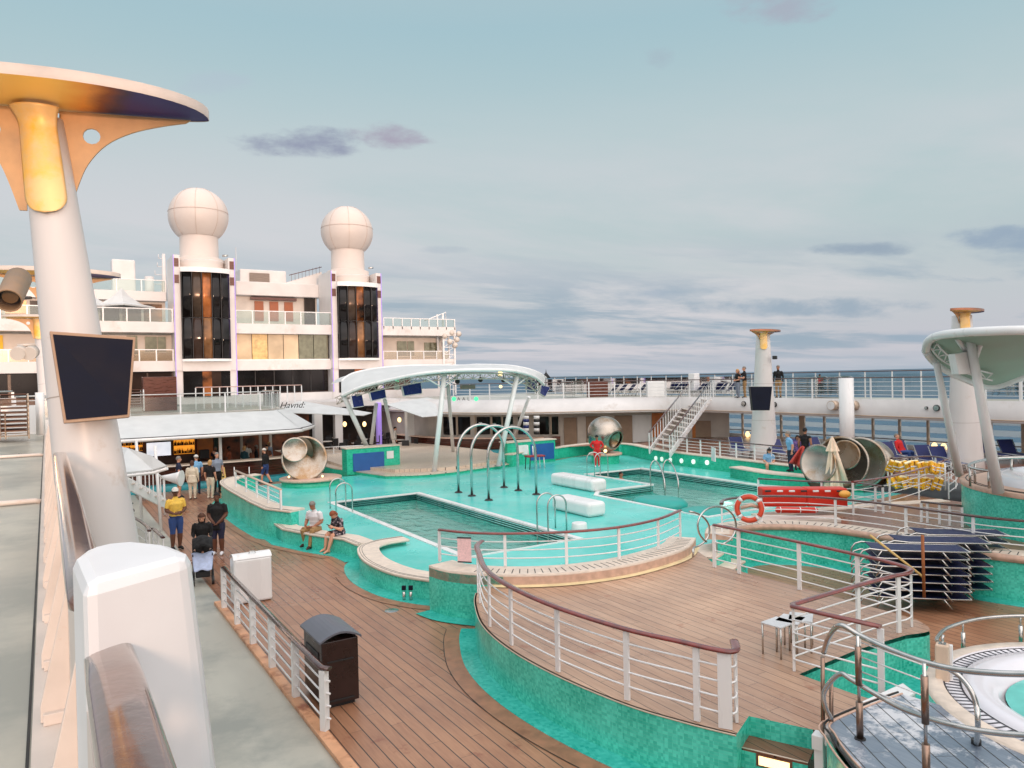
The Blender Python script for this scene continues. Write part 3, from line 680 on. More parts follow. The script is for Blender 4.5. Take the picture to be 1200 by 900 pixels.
# ring wall behind the pools
ringw = smooth2([(20.0, 32.4), (21.5, 33.2), (23.2, 33.5), (25.2, 34.1), (27.0, 34.2), (27.75, 32.6), (27.0, 29.9), (26.45, 26.9), (26.4, 24.5), (26.25, 22.6), (26.1, 19.5), (26.4, 17.5)], 6)
wall_thing('long curved green wall with teak cap behind the far pool', ringw, Z1, .95, mwall=MOSB, capw=(.05, .42), gutter=0, seam=False)
wall_thing('low green bench wall where the woman in blue sits', [(25.0, 22.6), (24.6, 20.4), (24.9, 18.2), (25.6, 16.8)], Z1, .78, mwall=MOSB, capw=(.06, .6), gutter=0, seam=False)
for i, (px, py) in enumerate(((769, 537), (776, 538), (786, 539), (799, 540), (813, 541), (829, 542))):
    s, z = wallhit(px, py, ringw); p, d = along(ringw, s); nr = Vector((d.y, -d.x))
    mb = MB(); m_ = Vector((p.x, p.y, z)); mb.tube([m_, m_+Vector((nr.x, nr.y, 0))*.05], .115, 16)
    o = mb.build('wall_lamp', mat('white_lamp_lens', (.9, .95, .9, 1), .4, em=(.9, 1, .9, 1), ems=.6) if i == 0 else bpy.data.materials['white_lamp_lens'])
    tag(o, 'round white porthole lamp set in the green pool wall', 'wall lamp', 'six round white lamps in the green wall')
# right hand tiled wall with slatted bench, behind the teak recess
rb = smooth2([(13.9, 12.6), (14.6, 13.1), (15.5, 12.95), (16.3, 12.1), (16.65, 10.8), (16.7, 9.3), (16.75, 8.2), (17.1, 7.2), (17.9, 6.2), (18.9, 5.4)], 5)
t = wall_thing('curved teal mosaic wall with slatted bench behind the lounger stack', rb, 0, .95, capw=(.05, .6), capt=.14, capm=CAPPINK, seam=False)
mb = MB(); a = offset(rb, -.02); b = offset(rb, -.58); mb.strip(at3(a, .953), at3(b, .953), False); mb.build('bench_top', CAP, t)
mb = MB(); s = .6; L_ = arclen(rb)
while s < L_[-1]-.1:
    p, d = along(rb, s); nrm = Vector((-d.y, d.x)); mb.beam((*(p+nrm*.08), .956), (*(p+nrm*.38), .956), .018, .004); s += .16
mb.build('slot', BLACKM, t)
# raised teak terrace behind that wall, between the pools and the right hot tub
terr = offset(rb, -.3) + [(22, 6), (23.5, 10), (24, 14.3), (19.0, 14.0), (16.6, 14.2), (15.0, 14.0), (14.2, 13.2)]
mb = MB(); mb.v = [(x, y, .72) for x, y in terr]; mb.f = [list(range(len(terr)))]; mb.sm = [False]; mb.mi = [0]
struct('upper_terrace', mb, DECKWET)
# teal ramp-like blocks between terrace and starboard deck
mb = MB(); mb.prism([(19.2, 13.9), (26.4, 13.9), (26.4, 17.0), (24.6, 17.1), (21.4, 14.6), (19.4, 14.5)], .28, .62); mb.build('x', MOSB) if False else None
wall_thing('green tiled wall below the red mats', [(17.2, 14.5), (19.4, 13.95), (21.4, 13.4), (23.6, 12.6)][::1], .0, .74, mwall=MOSA, capw=(.05, .4), gutter=0, seam=False)
# starboard lounging terrace
mb = MB(); sb = offset(ringw[12:], -.3); poly = [(27.5, 33.0)]+sb[3:]+[(26.4, 13.0), (24.5, 9), (22, 4), (22, -6), (36.2, -6), (36.2, 33.0)]
mb.v = [(x, y, .9) for x, y in poly]; mb.f = [list(range(len(poly)))]; mb.sm = [False]; mb.mi = [0]; struct('starboard_terrace', mb, DECKWET)
mb = MB(); mb.quad((22, -6, 0), (22, 4, 0), (22, 4, .9), (22, -6, .9)); mb.quad((22, 4, 0), (24.5, 9, 0), (24.5, 9, .9), (22, 4, .9)); mb.quad((24.5, 9, 0), (26.4, 13, 0), (26.4, 13, .9), (24.5, 9, .9)); struct('terrace_step', mb, MOSA)
mb = MB(); mb.quad((27.5, 33, 0), (36.2, 33, 0), (36.2, 33, .9), (27.5, 33, .9)); struct('terrace_back', mb, MOSA)

# steps and green treads between ring bench and right wall
t = thing('pool_steps', 'pale capped teal steps between the two rails', 'steps', (12.9, 12.4, .0))
for i, (z, q) in enumerate(((.5, [(12.95, 13.0), (13.6, 13.7), (14.6, 13.6), (14.2, 12.9), (13.3, 12.5)]), (.28, [(13.0, 12.5), (13.3, 12.55), (14.2, 12.95), (14.3, 12.5), (13.2, 12.0)]))):
    mb = MB(); mb.prism(q, 0, z-.04); b_ = mb.build('step_block', MOSA, t); mb = MB(); mb.prism(q, z-.04, z); mb.build('tread', CAP, t)

# ------------------------------------------------------------------ guard rails
def rail(label, path, z0, h, posts, nb=4, rm=TEAKRAIL, name='guard_rail', rw=.056, rh=.028, pw=.075, pd=.035, first=True, group=None, barr=.013, hmat=None, wide=(), postm=WHITE2, toprail=True):
    """path: plan points; posts: arc-length fractions; nb bars below the hand rail"""
    t = thing(name, label, 'railing', (path[0][0], path[0][1], z0), group=group); zt = z0+h
    if toprail:
        mb = MB(); mb.tube(at3(path, zt), rw, 10, ry=rh); mb.build('handrail', rm, t)
    Ltot = arclen(path)[-1]
    for i, f in enumerate(posts):
        p, d = along(path, f*Ltot); w = pw*(2.1 if i in wide else 1)
        mb = MB(); mb.box((p.x, p.y, z0+h/2-.01), (w, pd, h-.03), rz=math.atan2(d.y, d.x)); mb.build('post', postm, t)
    for k in range(nb):
        z = z0 + h*(k+1)/(nb+1)
        mb = MB(); mb.tube(at3(path, z), barr, 6); mb.build('bar', postm, t)
    return t
def frac(path, pts):
    """arc-length fractions of the path points nearest to given plan points"""
    L = arclen(path); out = []
    for q in pts:
        best = min(range(201), key=lambda i: (along(path, L[-1]*i/200)[0]-Vector(q)).length); out.append(best/200)
    return out
# rail round the platform front
pr = smooth2([(7.28, 13.0), (7.0, 12.7), (6.68, 12.05), (6.24, 11.02), (6.03, 9.9), (6.01, 8.65), (6.19, 7.42), (6.44, 6.66), (6.6, 6.2), (6.74, 6.08), (6.98, 6.3)], 6)
rail('white rail with dark red handrail curving round the front of the raised platform', pr, .7, .91, frac(pr, [(7.0, 12.7), (6.7, 12.1), (6.18, 10.85), (6.03, 9.9), (6.01, 8.65), (6.2, 7.38), (6.5, 6.45), (6.62, 6.15), (6.9, 6.2)]), wide=(7, 8))
# rail on the ring bench
rr = smooth2([(7.05, 14.45), (7.4, 13.8), (7.95, 13.25), (9.0, 12.62), (10.15, 12.32), (11.4, 12.45), (12.6, 12.95)], 6)
rail('white rail standing on the slatted ring bench in front of the pool', rr, .95, .68, frac(rr, [(7.05, 14.45), (7.95, 13.25), (9.05, 12.6), (10.2, 12.33), (11.45, 12.47), (12.6, 12.95)]), 3, pw=.06)
# rail of the far platform side with the promontory
r2 = smooth2([(12.02, 11.35), (12.03, 10.7), (12.04, 9.3), (12.0, 8.0), (11.95, 7.4), (11.8, 6.95), (11.5, 6.82), (11.1, 6.86), (10.2, 6.86), (8.75, 6.82)], 6) + [(8.66, 6.76), (8.72, 6.3), (8.85, 5.6)]
rail('white rail with hairpin end on the far side of the raised platform', r2, .7, .91, frac(r2, [(12.02, 11.35), (12.03, 10.7), (12.04, 9.25), (12.0, 8.0), (11.7, 6.88), (11.3, 6.84), (10.3, 6.87), (8.68, 6.8), (8.85, 5.62)]), rm=TEAKRAIL)
# rail behind the recess wall
r3 = smooth2([(14.0, 12.95), (14.6, 13.35), (15.6, 13.15), (16.55, 12.2), (16.92, 10.8), (16.96, 9.2), (17.02, 8.2), (17.4, 7.3), (18.2, 6.4), (19.2, 5.6)], 6)
rail('long white rail with dark handrail on the slatted wall above the lounger stack', r3, .95, .68, [0, .17, .34, .5, .64, .78, .93], 3, rm=DARKRAIL, pw=.06)
# rails further back
r4 = smooth2([tuple(P(889, 590, z=.72))[:2], tuple(P(945, 594, z=.72))[:2], tuple(P(998, 596, z=.72))[:2], tuple(P(1035, 602, z=.72))[:2]], 4)
rail('short white rail in front of the red mats', r4, .72, .78, [0, .5, .93, 1], 3, rm=DARKRAIL, pw=.06)
r5 = smooth2([tuple(P(a, b, z=.72))[:2] for a, b in ((1000, 604), (1040, 597), (1070, 588), (1095, 578), (1115, 568))], 4)
rail('white rail below the yellow life vests climbing to the far tub', r5, .72, .95, [0, .22, .5, .8, 1], 3, rm=TEAKRAIL, pw=.06)
r6 = [tuple(P(a, b, z=.72))[:2] for a, b in ((1080, 612), (1128, 618))]
rail('short white stair rail against the teal drum of the far tub', r6, .72, .55, [0, .15, .45, .7, 1], 3, rm=DARKRAIL, pw=.06)
r7 = smooth2([tuple(P(a, b, z=.9))[:2] for a, b in ((1045, 566), (1085, 563), (1108, 566), (1122, 575), (1112, 585))], 5)
rail('round ended white rail behind the yellow life vests', r7, .9, .85, [0, .3, .6, 1], 3, rm=DARKRAIL, pw=.05)
# rail on the long green wall
rg = [p for p in offset(ringw, -.22)]
k0 = min(range(len(rg)), key=lambda i: (Vector(rg[i])-Vector((26.9, 29.0))).length); rgp = rg[k0:-6]
rail('white rail with dark handrail along the top of the long green wall', rgp, .95, .72, [0, .1, .22, .32, .45, .56, .68, .78, .9, 1], 4, rm=DARKRAIL, pw=.07)
o = MB().box((*P(836, 531, z=1.35)[:2], 1.3), (.55, .03, .6), rz=R(60)).build('notice_board', WHITE2); tag(o, 'plain white notice board tied to the rail on the long green wall', 'notice board')
# little rail on the left planter
rp = [(5.98, 31.6), (6.0, 24.6)]
rp = [tuple(P(297, 590, z=.9))[:2], tuple(P(344, 597, z=.9))[:2]]
rp = [(6.05, 29.9), (6.1, 23.6)]
rail('short white rail with five posts on the left planter wall', rp, .9, .62, [0, .27, .52, .76, 1], 3, rm=mat('pale_handrail', srgb(196, 170, 150), .4), pw=.11, pd=.05)
# rail along the grey side deck
rl = [(3.12, 16.9), (3.12, 10.4), (3.13, 10.15), (3.2, 10.05)]
rail('straight white rail with dark handrail along the grey side deck in front of the bin', rl, .06, .86, [0, .19, .385, .585, .79, .985], 4, rm=DARKRAIL, pw=.09, pd=.1, barr=.015)
# ================================================================== port promenade in the foreground
mb = MB(); mb.box((-2.3, 24.5, 3.2), (4.45, 73, .3)); struct('port_promenade_deck', mb, GREYDK)
mb = MB(); mb.box((-.02, 24.5, 3.37), (.13, 73, .05)); struct('promenade_margin', mb, LEDGE)
t = thing('bulwark', 'cream painted steel bulwark with triangular brackets at the left edge', 'bulwark', (.07, 0, 3.35))
mb = MB(); mb.box((.075, 11.2, 3.75), (.035, 28, .80)); mb.build('plate', LEDGE, t)
for i in range(26):
    y = .9+i*.92+(.18 if i == 3 else 0)
    b = MB(); b.add([(.06, y-.01, 4.0), (.06, y-.01, 3.40), (-.055, y-.01, 3.40), (-.055, y-.01, 3.47), (.06, y+.012, 4.0), (.06, y+.012, 3.40), (-.055, y+.012, 3.40), (-.055, y+.012, 3.47)],
                    [(0, 1, 2, 3), (7, 6, 5, 4), (0, 3, 7, 4), (1, 5, 6, 2), (2, 6, 7, 3), (0, 4, 5, 1)])
    b.box((.005, y-.02, 3.42), (.10, .05, .05)); b.build('bracket', LEDGE, t, bevel=.004)
mb = MB(); mb.box((-.1, 24, 3.355), (.012, 60, .006)); mb.build('caulking', RUBBER, t)
def cap(y0, y1, x0, x1, z, label):
    c = (x0+x1)/2; r = (x1-x0)/2; pth = [(c, y0+.0, z), (c, y0+.03, z)]+[(c, y0+(y1-y0)*k/12, z) for k in range(1, 12)]+[(c, y1-.03, z), (c, y1, z)]
    n = len(pth); rr = [r*.7, r*.93]+[r]*(n-4)+[r*.93, r*.7]
    t = thing('cap_rail', label, 'handrail', (c, y0, z))
    m = MB(); N_ = 20; vs = []; 
    for (x, y, zz), q in zip(pth, rr):
        for k in range(N_):
            a = 2*math.pi*k/N_; ca, sa = math.cos(a), math.sin(a)
            sx = math.copysign(abs(ca)**.6, ca)*q; sz = math.copysign(abs(sa)**.75, sa)*.030*(q/r)
            vs.append((x+sx, y, zz+sz))
    fs = [(i*N_+k, i*N_+(k+1) % N_, (i+1)*N_+(k+1) % N_, (i+1)*N_+k) for i in range(n-1) for k in range(N_)]
    m.add(vs, fs, True); b = len(m.v)-len(vs); m.f += [list(range(b, b+N_)), list(range(b+(n-1)*N_, b+n*N_))]; m.sm += [False]*2; m.mi += [0]*2
    m.build('cap', CAPRAIL, t)
    m = MB(); y = y0+.15
    while y < y1: m.cyl((c+.0, y), .012, z-.12, z-.02, n=8); y += .8
    m.build('bracket_pin', STEEL, t)
cap(-.9, 1.93, .052, .158, 4.25, 'broad varnished cap rail nearest the camera, running out of the picture below')
cap(2.38, 7.75, .032, .142, 4.25, 'broad varnished cap rail between the white stanchion and the big column')
# stubby white stanchion between the two cap rails
top = [P(98, 685, z=4.43), P(85, 652, z=4.43), P(100, 641, z=4.43), P(125, 635, z=4.43), P(160, 632, z=4.43), P(200, 636, z=4.43), P(222, 645, z=4.43), P(221, 652, z=4.43)]
q = P(255, 900, z=3.88); fe = (top[7]-top[0]); fe.z = 0; sh = fe.normalized()*Vector((q.x-top[6].x, q.y-top[6].y, 0)).length/(4.43-3.88)
bot = []
for i, v in enumerate(top):
    k = (v.x-top[1].x)/(top[6].x-top[1].x)
    bot.append(Vector((v.x, v.y, 3.1))+sh*k*(4.43-3.1))
mb = MB(); mb.add(top+bot, [list(range(8)), list(range(8, 16))]+[(i, (i+1) % 8, 8+(i+1) % 8, 8+i) for i in range(8)])
tag(mb.build('stanchion', mat('stanchion_paint', (.76, .77, .79, 1), .35, var=.04, scale=3), bevel=.03), 'stubby white raked stanchion housing standing between the two cap rails', 'stanchion')
# promenade cross beams on the left deck
for i, y in enumerate((11.5, 19.3, 30.5)):
    mb = MB(); mb.tube([(-4.4, y, 3.39), (-.16, y, 3.39), (-.10, y, 3.37)], .035, 8); tag(mb.build('deck_pipe', LEDGE), ('nearest', 'second', 'farthest')[i]+' pale pipe lying across the port promenade', 'pipe', 'pipes across the port promenade')

# ================================================================== torch columns
MASTW = mat('mast_paint', srgb(212, 208, 206), .4, var=.04, scale=2, dirt=srgb(186, 170, 156), dscale=2, dth=.72, stretch=(1, 1, .25))
COPPERD = mat('dark_copper_sheet', srgb(164, 104, 74), .35, .4, var=.2, scale=3)
def torch(label, base, top, r0, r1, s, group=None, rz=0, screen=None, gz=1.0):
    base = Vector(base); top = Vector(top)
    t = thing('torch_column', label, 'column', tuple(base), 0, group)
    mb = MB(); ax = top-base; n = 24
    pts = [base+ax*k/8 for k in range(9)]
    mb.tube(pts, [r0+(r1-r0)*(k/8)**.8 for k in range(9)], 28); mb.build('mast', MASTW, t, fix=False)
    for f_ in (.34, .62):
        q = base+ax*f_; mb = MB(); mb.tube([q, q+ax.normalized()*.012], r0+(r1-r0)*f_**.8+.003, 28, caps=False); mb.build('weld_seam', SEAM, t)
    DZT = .27; rx, ry = 1.64*s, .86*s; M = Matrix.Rotation(rz, 3, 'Z'); c = top+Vector((0, 0, .0))
    def T(x, y, z): return c + M @ Vector((x, y, z))
    def lens(k, dz, bulge):
        def fn(u, v):
            a = 2*math.pi*u; rr = math.sin(v*math.pi/2)
            x = math.copysign(abs(math.cos(a))**.95, math.cos(a))*rx*rr; y = math.sin(a)*ry*rr*(1 if math.sin(a) < 0 else .22)
            z = dz + bulge*(1-rr*rr)*s - .0*s*(x/rx)**2
            return T(x, y, z)
        return fn
    mb = MB(); mb.grid(lens(1, DZT*s, .07), 48, 8); a = [T(math.copysign(abs(math.cos(2*math.pi*k/48))**.95, math.cos(2*math.pi*k/48))*rx, math.sin(2*math.pi*k/48)*ry*(1 if k > 24 else .22), DZT*s-.0*s*(abs(math.cos(2*math.pi*k/48))**.95)**2) for k in range(48)]
    b_ = [v-Vector((0, 0, .11*s)) for v in a]; mb.strip(a, b_, True, closed=True)
    cn = mb.build('canopy', COPPERD if s < .9 else mat('canopy_top_paint', srgb(206, 190, 178), .5) if 'canopy_top_paint' not in bpy.data.materials else bpy.data.materials['canopy_top_paint'], t)
    # underside with the uplight glow painted into its colour
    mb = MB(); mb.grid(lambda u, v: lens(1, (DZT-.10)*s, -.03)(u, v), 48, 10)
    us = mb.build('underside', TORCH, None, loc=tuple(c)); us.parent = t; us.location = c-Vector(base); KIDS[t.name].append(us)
    # fin with a round hole either side of the mast
    for sg in (-1, 1):
        k = 26; up = []; dn = []; m = MB()
        outer = [(r1*.8, .125*s), (1.45*s, .145*s)]+[(v_.x, v_.z) for v_ in smooth_path([(1.45*s, 0, .12*s), (1.15*s, 0, .05*s), (.85*s, 0, -.05*s), (.6*s, 0, -.2*s), (.42*s, 0, -.42*s), (.32*s, 0, -.66*s), (r1*1.15, 0, -.95*s)], 4)[1:]]+[(r1*.8, -.95*s)]
        bm = bmesh.new(); hc = (.50*s, -.13*s)
        lo = [bm.verts.new(T(sg*x, 0, z)) for x, z in outer]; hr = .085*s
        hc = (.46*s, -.12*s)
        ho = [bm.verts.new(T(sg*(hc[0]+hr*math.cos(q*math.pi/6)), 0, hc[1]+hr*math.sin(q*math.pi/6))) for q in range(12)]
        ed = [bm.edges.new((L_[i], L_[(i+1) % len(L_)])) for L_ in (lo, ho) for i in range(len(L_))]
        bmesh.ops.triangle_fill(bm, edges=ed, use_beauty=True); bm.verts.index_update()
        m.v = [tuple(v.co) for v in bm.verts]; m.f = [[v.index for v in f.verts] for f in bm.faces]; m.sm = [False]*len(m.f); m.mi = [0]*len(m.f); bm.free()
        m.build('fin', COPPER, t, solid=.03*s)
    # gilded tongue down the front of the mast
    d = (ax).normalized(); vd = Vector((-.35, -.94, 0)) if s >= .9 else Vector((-.7, -.7, 0))
    sd = Vector((-vd.y, vd.x, 0)); sd = sd if sd.x > 0 else -sd
    def tongue(u, v):
        L_ = 1.08*s*gz; zz = -L_*v; wv = 1.0 if v < .82 else math.sqrt(max(0, 1-((v-.82)/.18)**2))*.98+.02
        wid = (.95-.12*v)*wv; ang = (u-.5)*math.pi*(.62 if s >= .9 else .34)*wid; rr = (r1+(r0-r1)*(-zz/ax.length)**.8)+.008+.09*max(0, 1-v/.22)**2
        p = top+d*(zz+.10*s); return p + vd*math.cos(ang)*rr + sd*math.sin(ang)*rr
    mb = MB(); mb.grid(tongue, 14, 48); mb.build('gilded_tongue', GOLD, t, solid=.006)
    if s == 1.0 and base.y < 20:
        q = top+Vector((.0, -1.0, -1.1)); 
        for dx, en in ((-.3, 11), (.3, 9)):
            lp = bpy.data.lights.new('uplight', 'SPOT'); lp.energy = en; lp.color = (1, .62, .25); lp.spot_size = R(130); lp.spot_blend = 1; lp.shadow_soft_size = .15
            lo_ = bpy.data.objects.new('uplight', lp); COL.objects.link(lo_); lo_.location = q+Vector((dx, -.08, .06)); lo_.rotation_euler = (R(170), 0, 0)
    return t
tc1 = torch('huge raked white torch column in the left foreground with lamp glow painted gold to blue under its canopy', (.74, 8.75, .0), (.03, 9.35, 7.66), .52, .20, 1.0, rz=R(-12), gz=1.05)
# screen on the foreground column
def screen(label, TL, TR, BR, BL, depth, m=BLACK, fm=FRAMEC, t=.05, name='video_screen', cat='screen', back=None):
    q = [Vector(v) for v in (TL, TR, BR, BL)]; nrm = (q[1]-q[0]).cross(q[3]-q[0]).normalized()
    if nrm.dot(EYE-q[0]) < 0: nrm = -nrm
    c = sum(q, Vector())/4
    th = thing(name, label, cat, tuple(c))
    mb = MB(); bk = [v-nrm*depth for v in q]; mb.add(q+bk, [(0, 1, 2, 3), (4, 7, 6, 5), (0, 4, 5, 1), (1, 5, 6, 2), (2, 6, 7, 3), (3, 7, 4, 0)]); mb.build('housing', fm, th, bevel=.006)
    f = [c+(v-c)*(1-t*2)+nrm*.004 for v in q]; mb = MB(); mb.add(f, [(0, 1, 2, 3)]); mb.build('picture_glass', m, th, fix=False)
    return th
s1 = screen('big black video screen in a tan frame on the left torch column', P(58, 388, d=7.35), P(159, 395, d=7.75), P(152, 489, d=7.75), P(75, 496, d=7.35), .16, t=.035)
cA = P(108, 440, d=8.2); mb = MB(); mb.beam(P(108, 440, d=7.6), cA, .12, .12); mb.build('bracket_arm', WHITE2, s1)

def col_at(px_top, py_top, d): v = P(px_top, py_top, d=d); return v
t2 = P(62, 326, Y=30); torch('second torch column along the port promenade, canopy half hidden by the big column', (t2.x+.3, 29.6, 3.3), (t2.x, 30, t2.z-.1), .45, .22, 1.26)
t3 = P(45, 374, Y=47); torch('farthest torch column on the port promenade with gold lamp glow painted under its low wing', (t3.x+.4, 46.8, 3.3), (t3.x, 47, t3.z-.1), .5, .22, 1.0)
v = P(894, 388, d=34.5); b = P(889, 545, z=.9); torch('white torch column rising in front of the starboard promenade with small black screen', (v.x-.1, v.y, .6), (v.x, v.y, v.z-.15), .68, .30, .72, rz=R(12))
u = P(1127, 366, d=29); torch('white torch column behind the far hot tub canopy', (u.x+.1, u.y, .6), (u.x, u.y, u.z-.12), .68, .34, .80, rz=R(12))
screen('small black trapezoid screen on the starboard torch column', P(879, 453, d=32.9), P(905, 453, d=32.9), P(902, 481, d=32.9), P(882, 481, d=32.9), .25, fm=BLACKM, t=.02)
mb = MB(); p = P(992, 470, d=33.4); mb.cyl((p.x, p.y), .31, .6, P(993, 443, d=33.4).z, n=20); tag(mb.build('support_pillar', WHITE2), 'plain round white pillar in front of the starboard promenade', 'pillar')
for i, (px, py) in enumerate(((908, 419),)):
    p = P(px, py, d=34); mb = MB(); mb.box(p, (.3, .18, .16), rz=R(30)); tag(mb.build('security_camera', BLACKM, bevel=.02), 'small dark camera on the starboard torch column', 'camera')
# floodlight cylinder by the second port column
t = thing('floodlight', 'large tan cylindrical floodlight hanging left of the big column', 'floodlight', tuple(P(12, 340, Y=22)))
a = P(22, 326, Y=22.4); b = P(10, 352, Y=21.2)
mb = MB(); mb.tube([a, b], .27, 20, caps=False); mb.tube([b, b+(b-a)*.02], .27, 20, caps=False); mb.build('housing', mat('tan_metal', srgb(148, 118, 90), .5), t, solid=.03)
mb = MB(); c = a+(b-a)*.5; mb.tube([a+(b-a)*.05, c+(b-a)*.35], .17, 16); mb.build('lamp', mat('lamp_barrel', srgb(120, 92, 62), .4), t)
mb = MB(); mb.tube([P(20, 349, Y=22), P(36, 349, Y=29)], .05, 8); mb.build('arm', BLACKM, t)
t = thing('floodlight', 'smaller pale floodlight with round reflector low beside the big column', 'floodlight', tuple(P(30, 412, Y=30)))
for px in (25, 38):
    mb = MB(); p = P(px, 412, Y=30); mb.tube([p, p+Vector((-.1, -.5, -.1))], .22, 14); mb.build('lamp', CREAM, t)
mb = MB(); mb.tube([P(20, 405, Y=30), P(42, 404, Y=30)], .05, 8); mb.build('arm', CREAM, t)

# ================================================================== things on the main deck
t = thing('litter_bin', 'dark brown litter bin with curved grey lid behind the side rail', 'bin', (3.6, 11.3, 0))
x0, x1, y0, y1, zt = 3.34, 3.90, 10.85, 11.75, 1.02
mb = MB(); mb.box(((x0+x1)/2, (y0+y1)/2, .53), (x1-x0, y1-y0, .94)); mb.build('body', BIN, t, bevel=.012)
mb = MB(); vs = []; K = 10
for yy in (y0-.05, y1+.05):
    for z_ in (0, .03):
        for k in range(K+1):
            u = k/K; vs.append((x0-.04+(x1-x0+.08)*u, yy, zt-.02+.11*math.sin(math.pi*u)+z_))
f = []
for k in range(K):
    f += [(k, k+1, 2*(K+1)+k+1, 2*(K+1)+k), (K+1+k, K+1+k+1, 3*(K+1)+k+1, 3*(K+1)+k), (k, k+1, K+1+k+1, K+1+k), (2*(K+1)+k, 2*(K+1)+k+1, 3*(K+1)+k+1, 3*(K+1)+k)]
f += [(0, K+1, 3*(K+1), 2*(K+1)), (K, 2*K+1, 4*K+3, 3*K+2)]
mb.add(vs, f); mb.build('lid', BINTOP, t)
mb = MB(); mb.box((x0+.28, y0-.006, .70), (.40, .02, .02)); mb.box((x0+.28, y0-.006, .12), (.40, .02, .02)); mb.build('door_trim', BLACKM, t)
mb = MB(); mb.box((x0-.006, (y0+y1)/2, .72), (.02, .62, .2)); mb.build('flap', BINTOP if False else BLACKM, t, bevel=.01)
for yy in (y0+.1, y1-.1):
    mb = MB(); mb.box(((x0+x1)/2, yy, .03), (x1-x0-.1, .08, .06)); mb.build('foot', BLACKM, t)
mb = MB(); mb.box((x1+.015, y0+.2, .75), (.03, .03, .1)); mb.build('latch', STEEL, t)

t = thing('towel_cabinet', 'white towel cabinet with rounded top beside the start of the side rail', 'cabinet', (3.75, 17.3, 0))
mb = MB(); mb.box((3.78, 17.3, .50), (.82, .42, .98)); mb.build('body', WHITE2, t, bevel=.05)
mb = MB(); mb.lathe([(.0, .0), (.0, .0)], 4); mb = MB()
mb.grid(lambda u, v: (3.37+.82*u, 17.09+.42*v, .985+.10*math.sin(math.pi*min(1, max(0, v)))**.6), 8, 10); mb.build('lid', WHITE2, t)
mb = MB(); mb.tube([(3.72, 17.2, 1.08), (3.74, 17.2, 1.12), (3.84, 17.2, 1.12), (3.86, 17.2, 1.08)], .012, 6); mb.build('handle', STEEL, t)

for px, py in ((475, 712), (481, 713)):
    pass
t = thing('outlet_pair', 'pair of steel water outlets fixed to the mosaic wall of the curved bench', 'water outlet', tuple(P(478, 703, z=0)))
for px in (474, 482):
    p = P(px, 703, z=0); p = Vector((p.x-.03, p.y-.05, 0))
    mb = MB(); mb.cyl((p.x, p.y), .035, .02, .20, n=12); mb.build('pipe', STEEL, t)
    mb = MB(); mb.box((p.x, p.y, .28), (.09, .06, .10), rz=R(-40)); mb.build('box', BLACK, t, bevel=.008)
mb = MB(); p = P(459, 715, z=.006); mb.lathe([(0, .008), (.10, .008), (.13, .004), (.15, 0)], 24, (p.x, p.y, 0)); d_ = mb.build('floor_drain', STEEL, fix=False); tag(d_, 'round steel floor drain in the teak deck', 'drain')

# folded stools on the platform
def stool(label, x, y, h=.46, rz=0):
    t = thing('stool', label, 'stool', (x, y, .7), rz, 'stools on the platform')
    mb = MB(); mb.box((0, 0, h), (.40, .34, .025)); mb.build('seat', STOOLTOP, t, local=True, bevel=.01)
    for sx in (-1, 1):
        for sy in (-1, 1):
            mb = MB(); mb.tube([(sx*.18, sy*.15, 0), (sx*.18, sy*.15, h-.01)], .014, 8); mb.build('leg', STEEL, t, local=True)
    return t
STOOLTOP = mat('pale_plastic_top', srgb(206, 208, 210), .35)
for i, (px, py, rz) in enumerate(((921, 769, .1), (935, 765, .35), (947, 762, .6))):
    p = P(px, py, z=.7); stool(('nearest pale topped stool', 'middle pale topped stool', 'farthest pale topped stool')[i]+' of three behind the platform corner post', p.x, p.y+.12, rz=rz)

# ================================================================== near hot tub, bottom right
HX, HY, HZ = 10.0, 3.35, 1.08
t = thing('hot_tub', 'round white hot tub on a raised teal drum at the bottom right', 'hot tub', (HX, HY, 0))
deckpoly = smooth2([(8.35, 5.02), (7.7, 5.05), (7.05, 5.03), (6.86, 4.85), (6.62, 4.55), (6.42, 4.2), (6.3, 3.7), (6.3, 3.0), (6.35, 2.2)], 5)+[(6.5, 1.0), (9, .8)]
def circ(r, a0, a1, n=40): return [(HX+r*math.cos(R(a0+(a1-a0)*k/n)), HY+r*math.sin(R(a0+(a1-a0)*k/n))) for k in range(n+1)]
mb = MB(); mb.prism(deckpoly, HZ-.10, HZ, bottom=False); mb.build('walkway', DECKGREY, t)
mb = MB(); mb.prism(offset(deckpoly, .04, False)[::1], 0, HZ-.10, top=False, bottom=False); mb.build('walkway_side', MOSA, t, fix=False)
for k in (.0, .05, .1):
    mb = MB(); mb.tube(at3(offset(deckpoly[:-2], k+.01), HZ+.003-(.03 if k > .06 else 0)), .012, 6); mb.build('edge_line', CAPPINK if k != .05 else RUBBER, t)
mb = MB(); mb.lathe([(2.06, 0), (2.06, HZ-.03), (2.02, HZ)], 72, (HX, HY, 0)); mb.build('drum', MOSA, t)
mb = MB(); mb.lathe([(2.05, HZ-.02), (2.03, HZ+.03), (1.86, HZ+.035)], 72, (HX, HY, 0)); mb.build('rim', CAP, t)
mb = MB(); mb.lathe([(1.86, HZ+.035), (1.85, HZ+.01), (1.66, HZ+.01), (1.65, HZ+.045), (1.5, HZ+.07), (1.36, HZ+.03), (1.22, HZ-.12), (1.16, HZ-.5)], 72, (HX, HY, 0)); mb.build('shell', mat('hot_tub_acrylic', srgb(226, 224, 230), .18, var=.02, coat=.5), t)
for k in range(110):
    pass
mb = MB()
for k in range(120):
    a = 2*math.pi*k/120; mb.beam((HX+1.68*math.cos(a), HY+1.68*math.sin(a), HZ+.014), (HX+1.84*math.cos(a), HY+1.84*math.sin(a), HZ+.014), .012, .012)
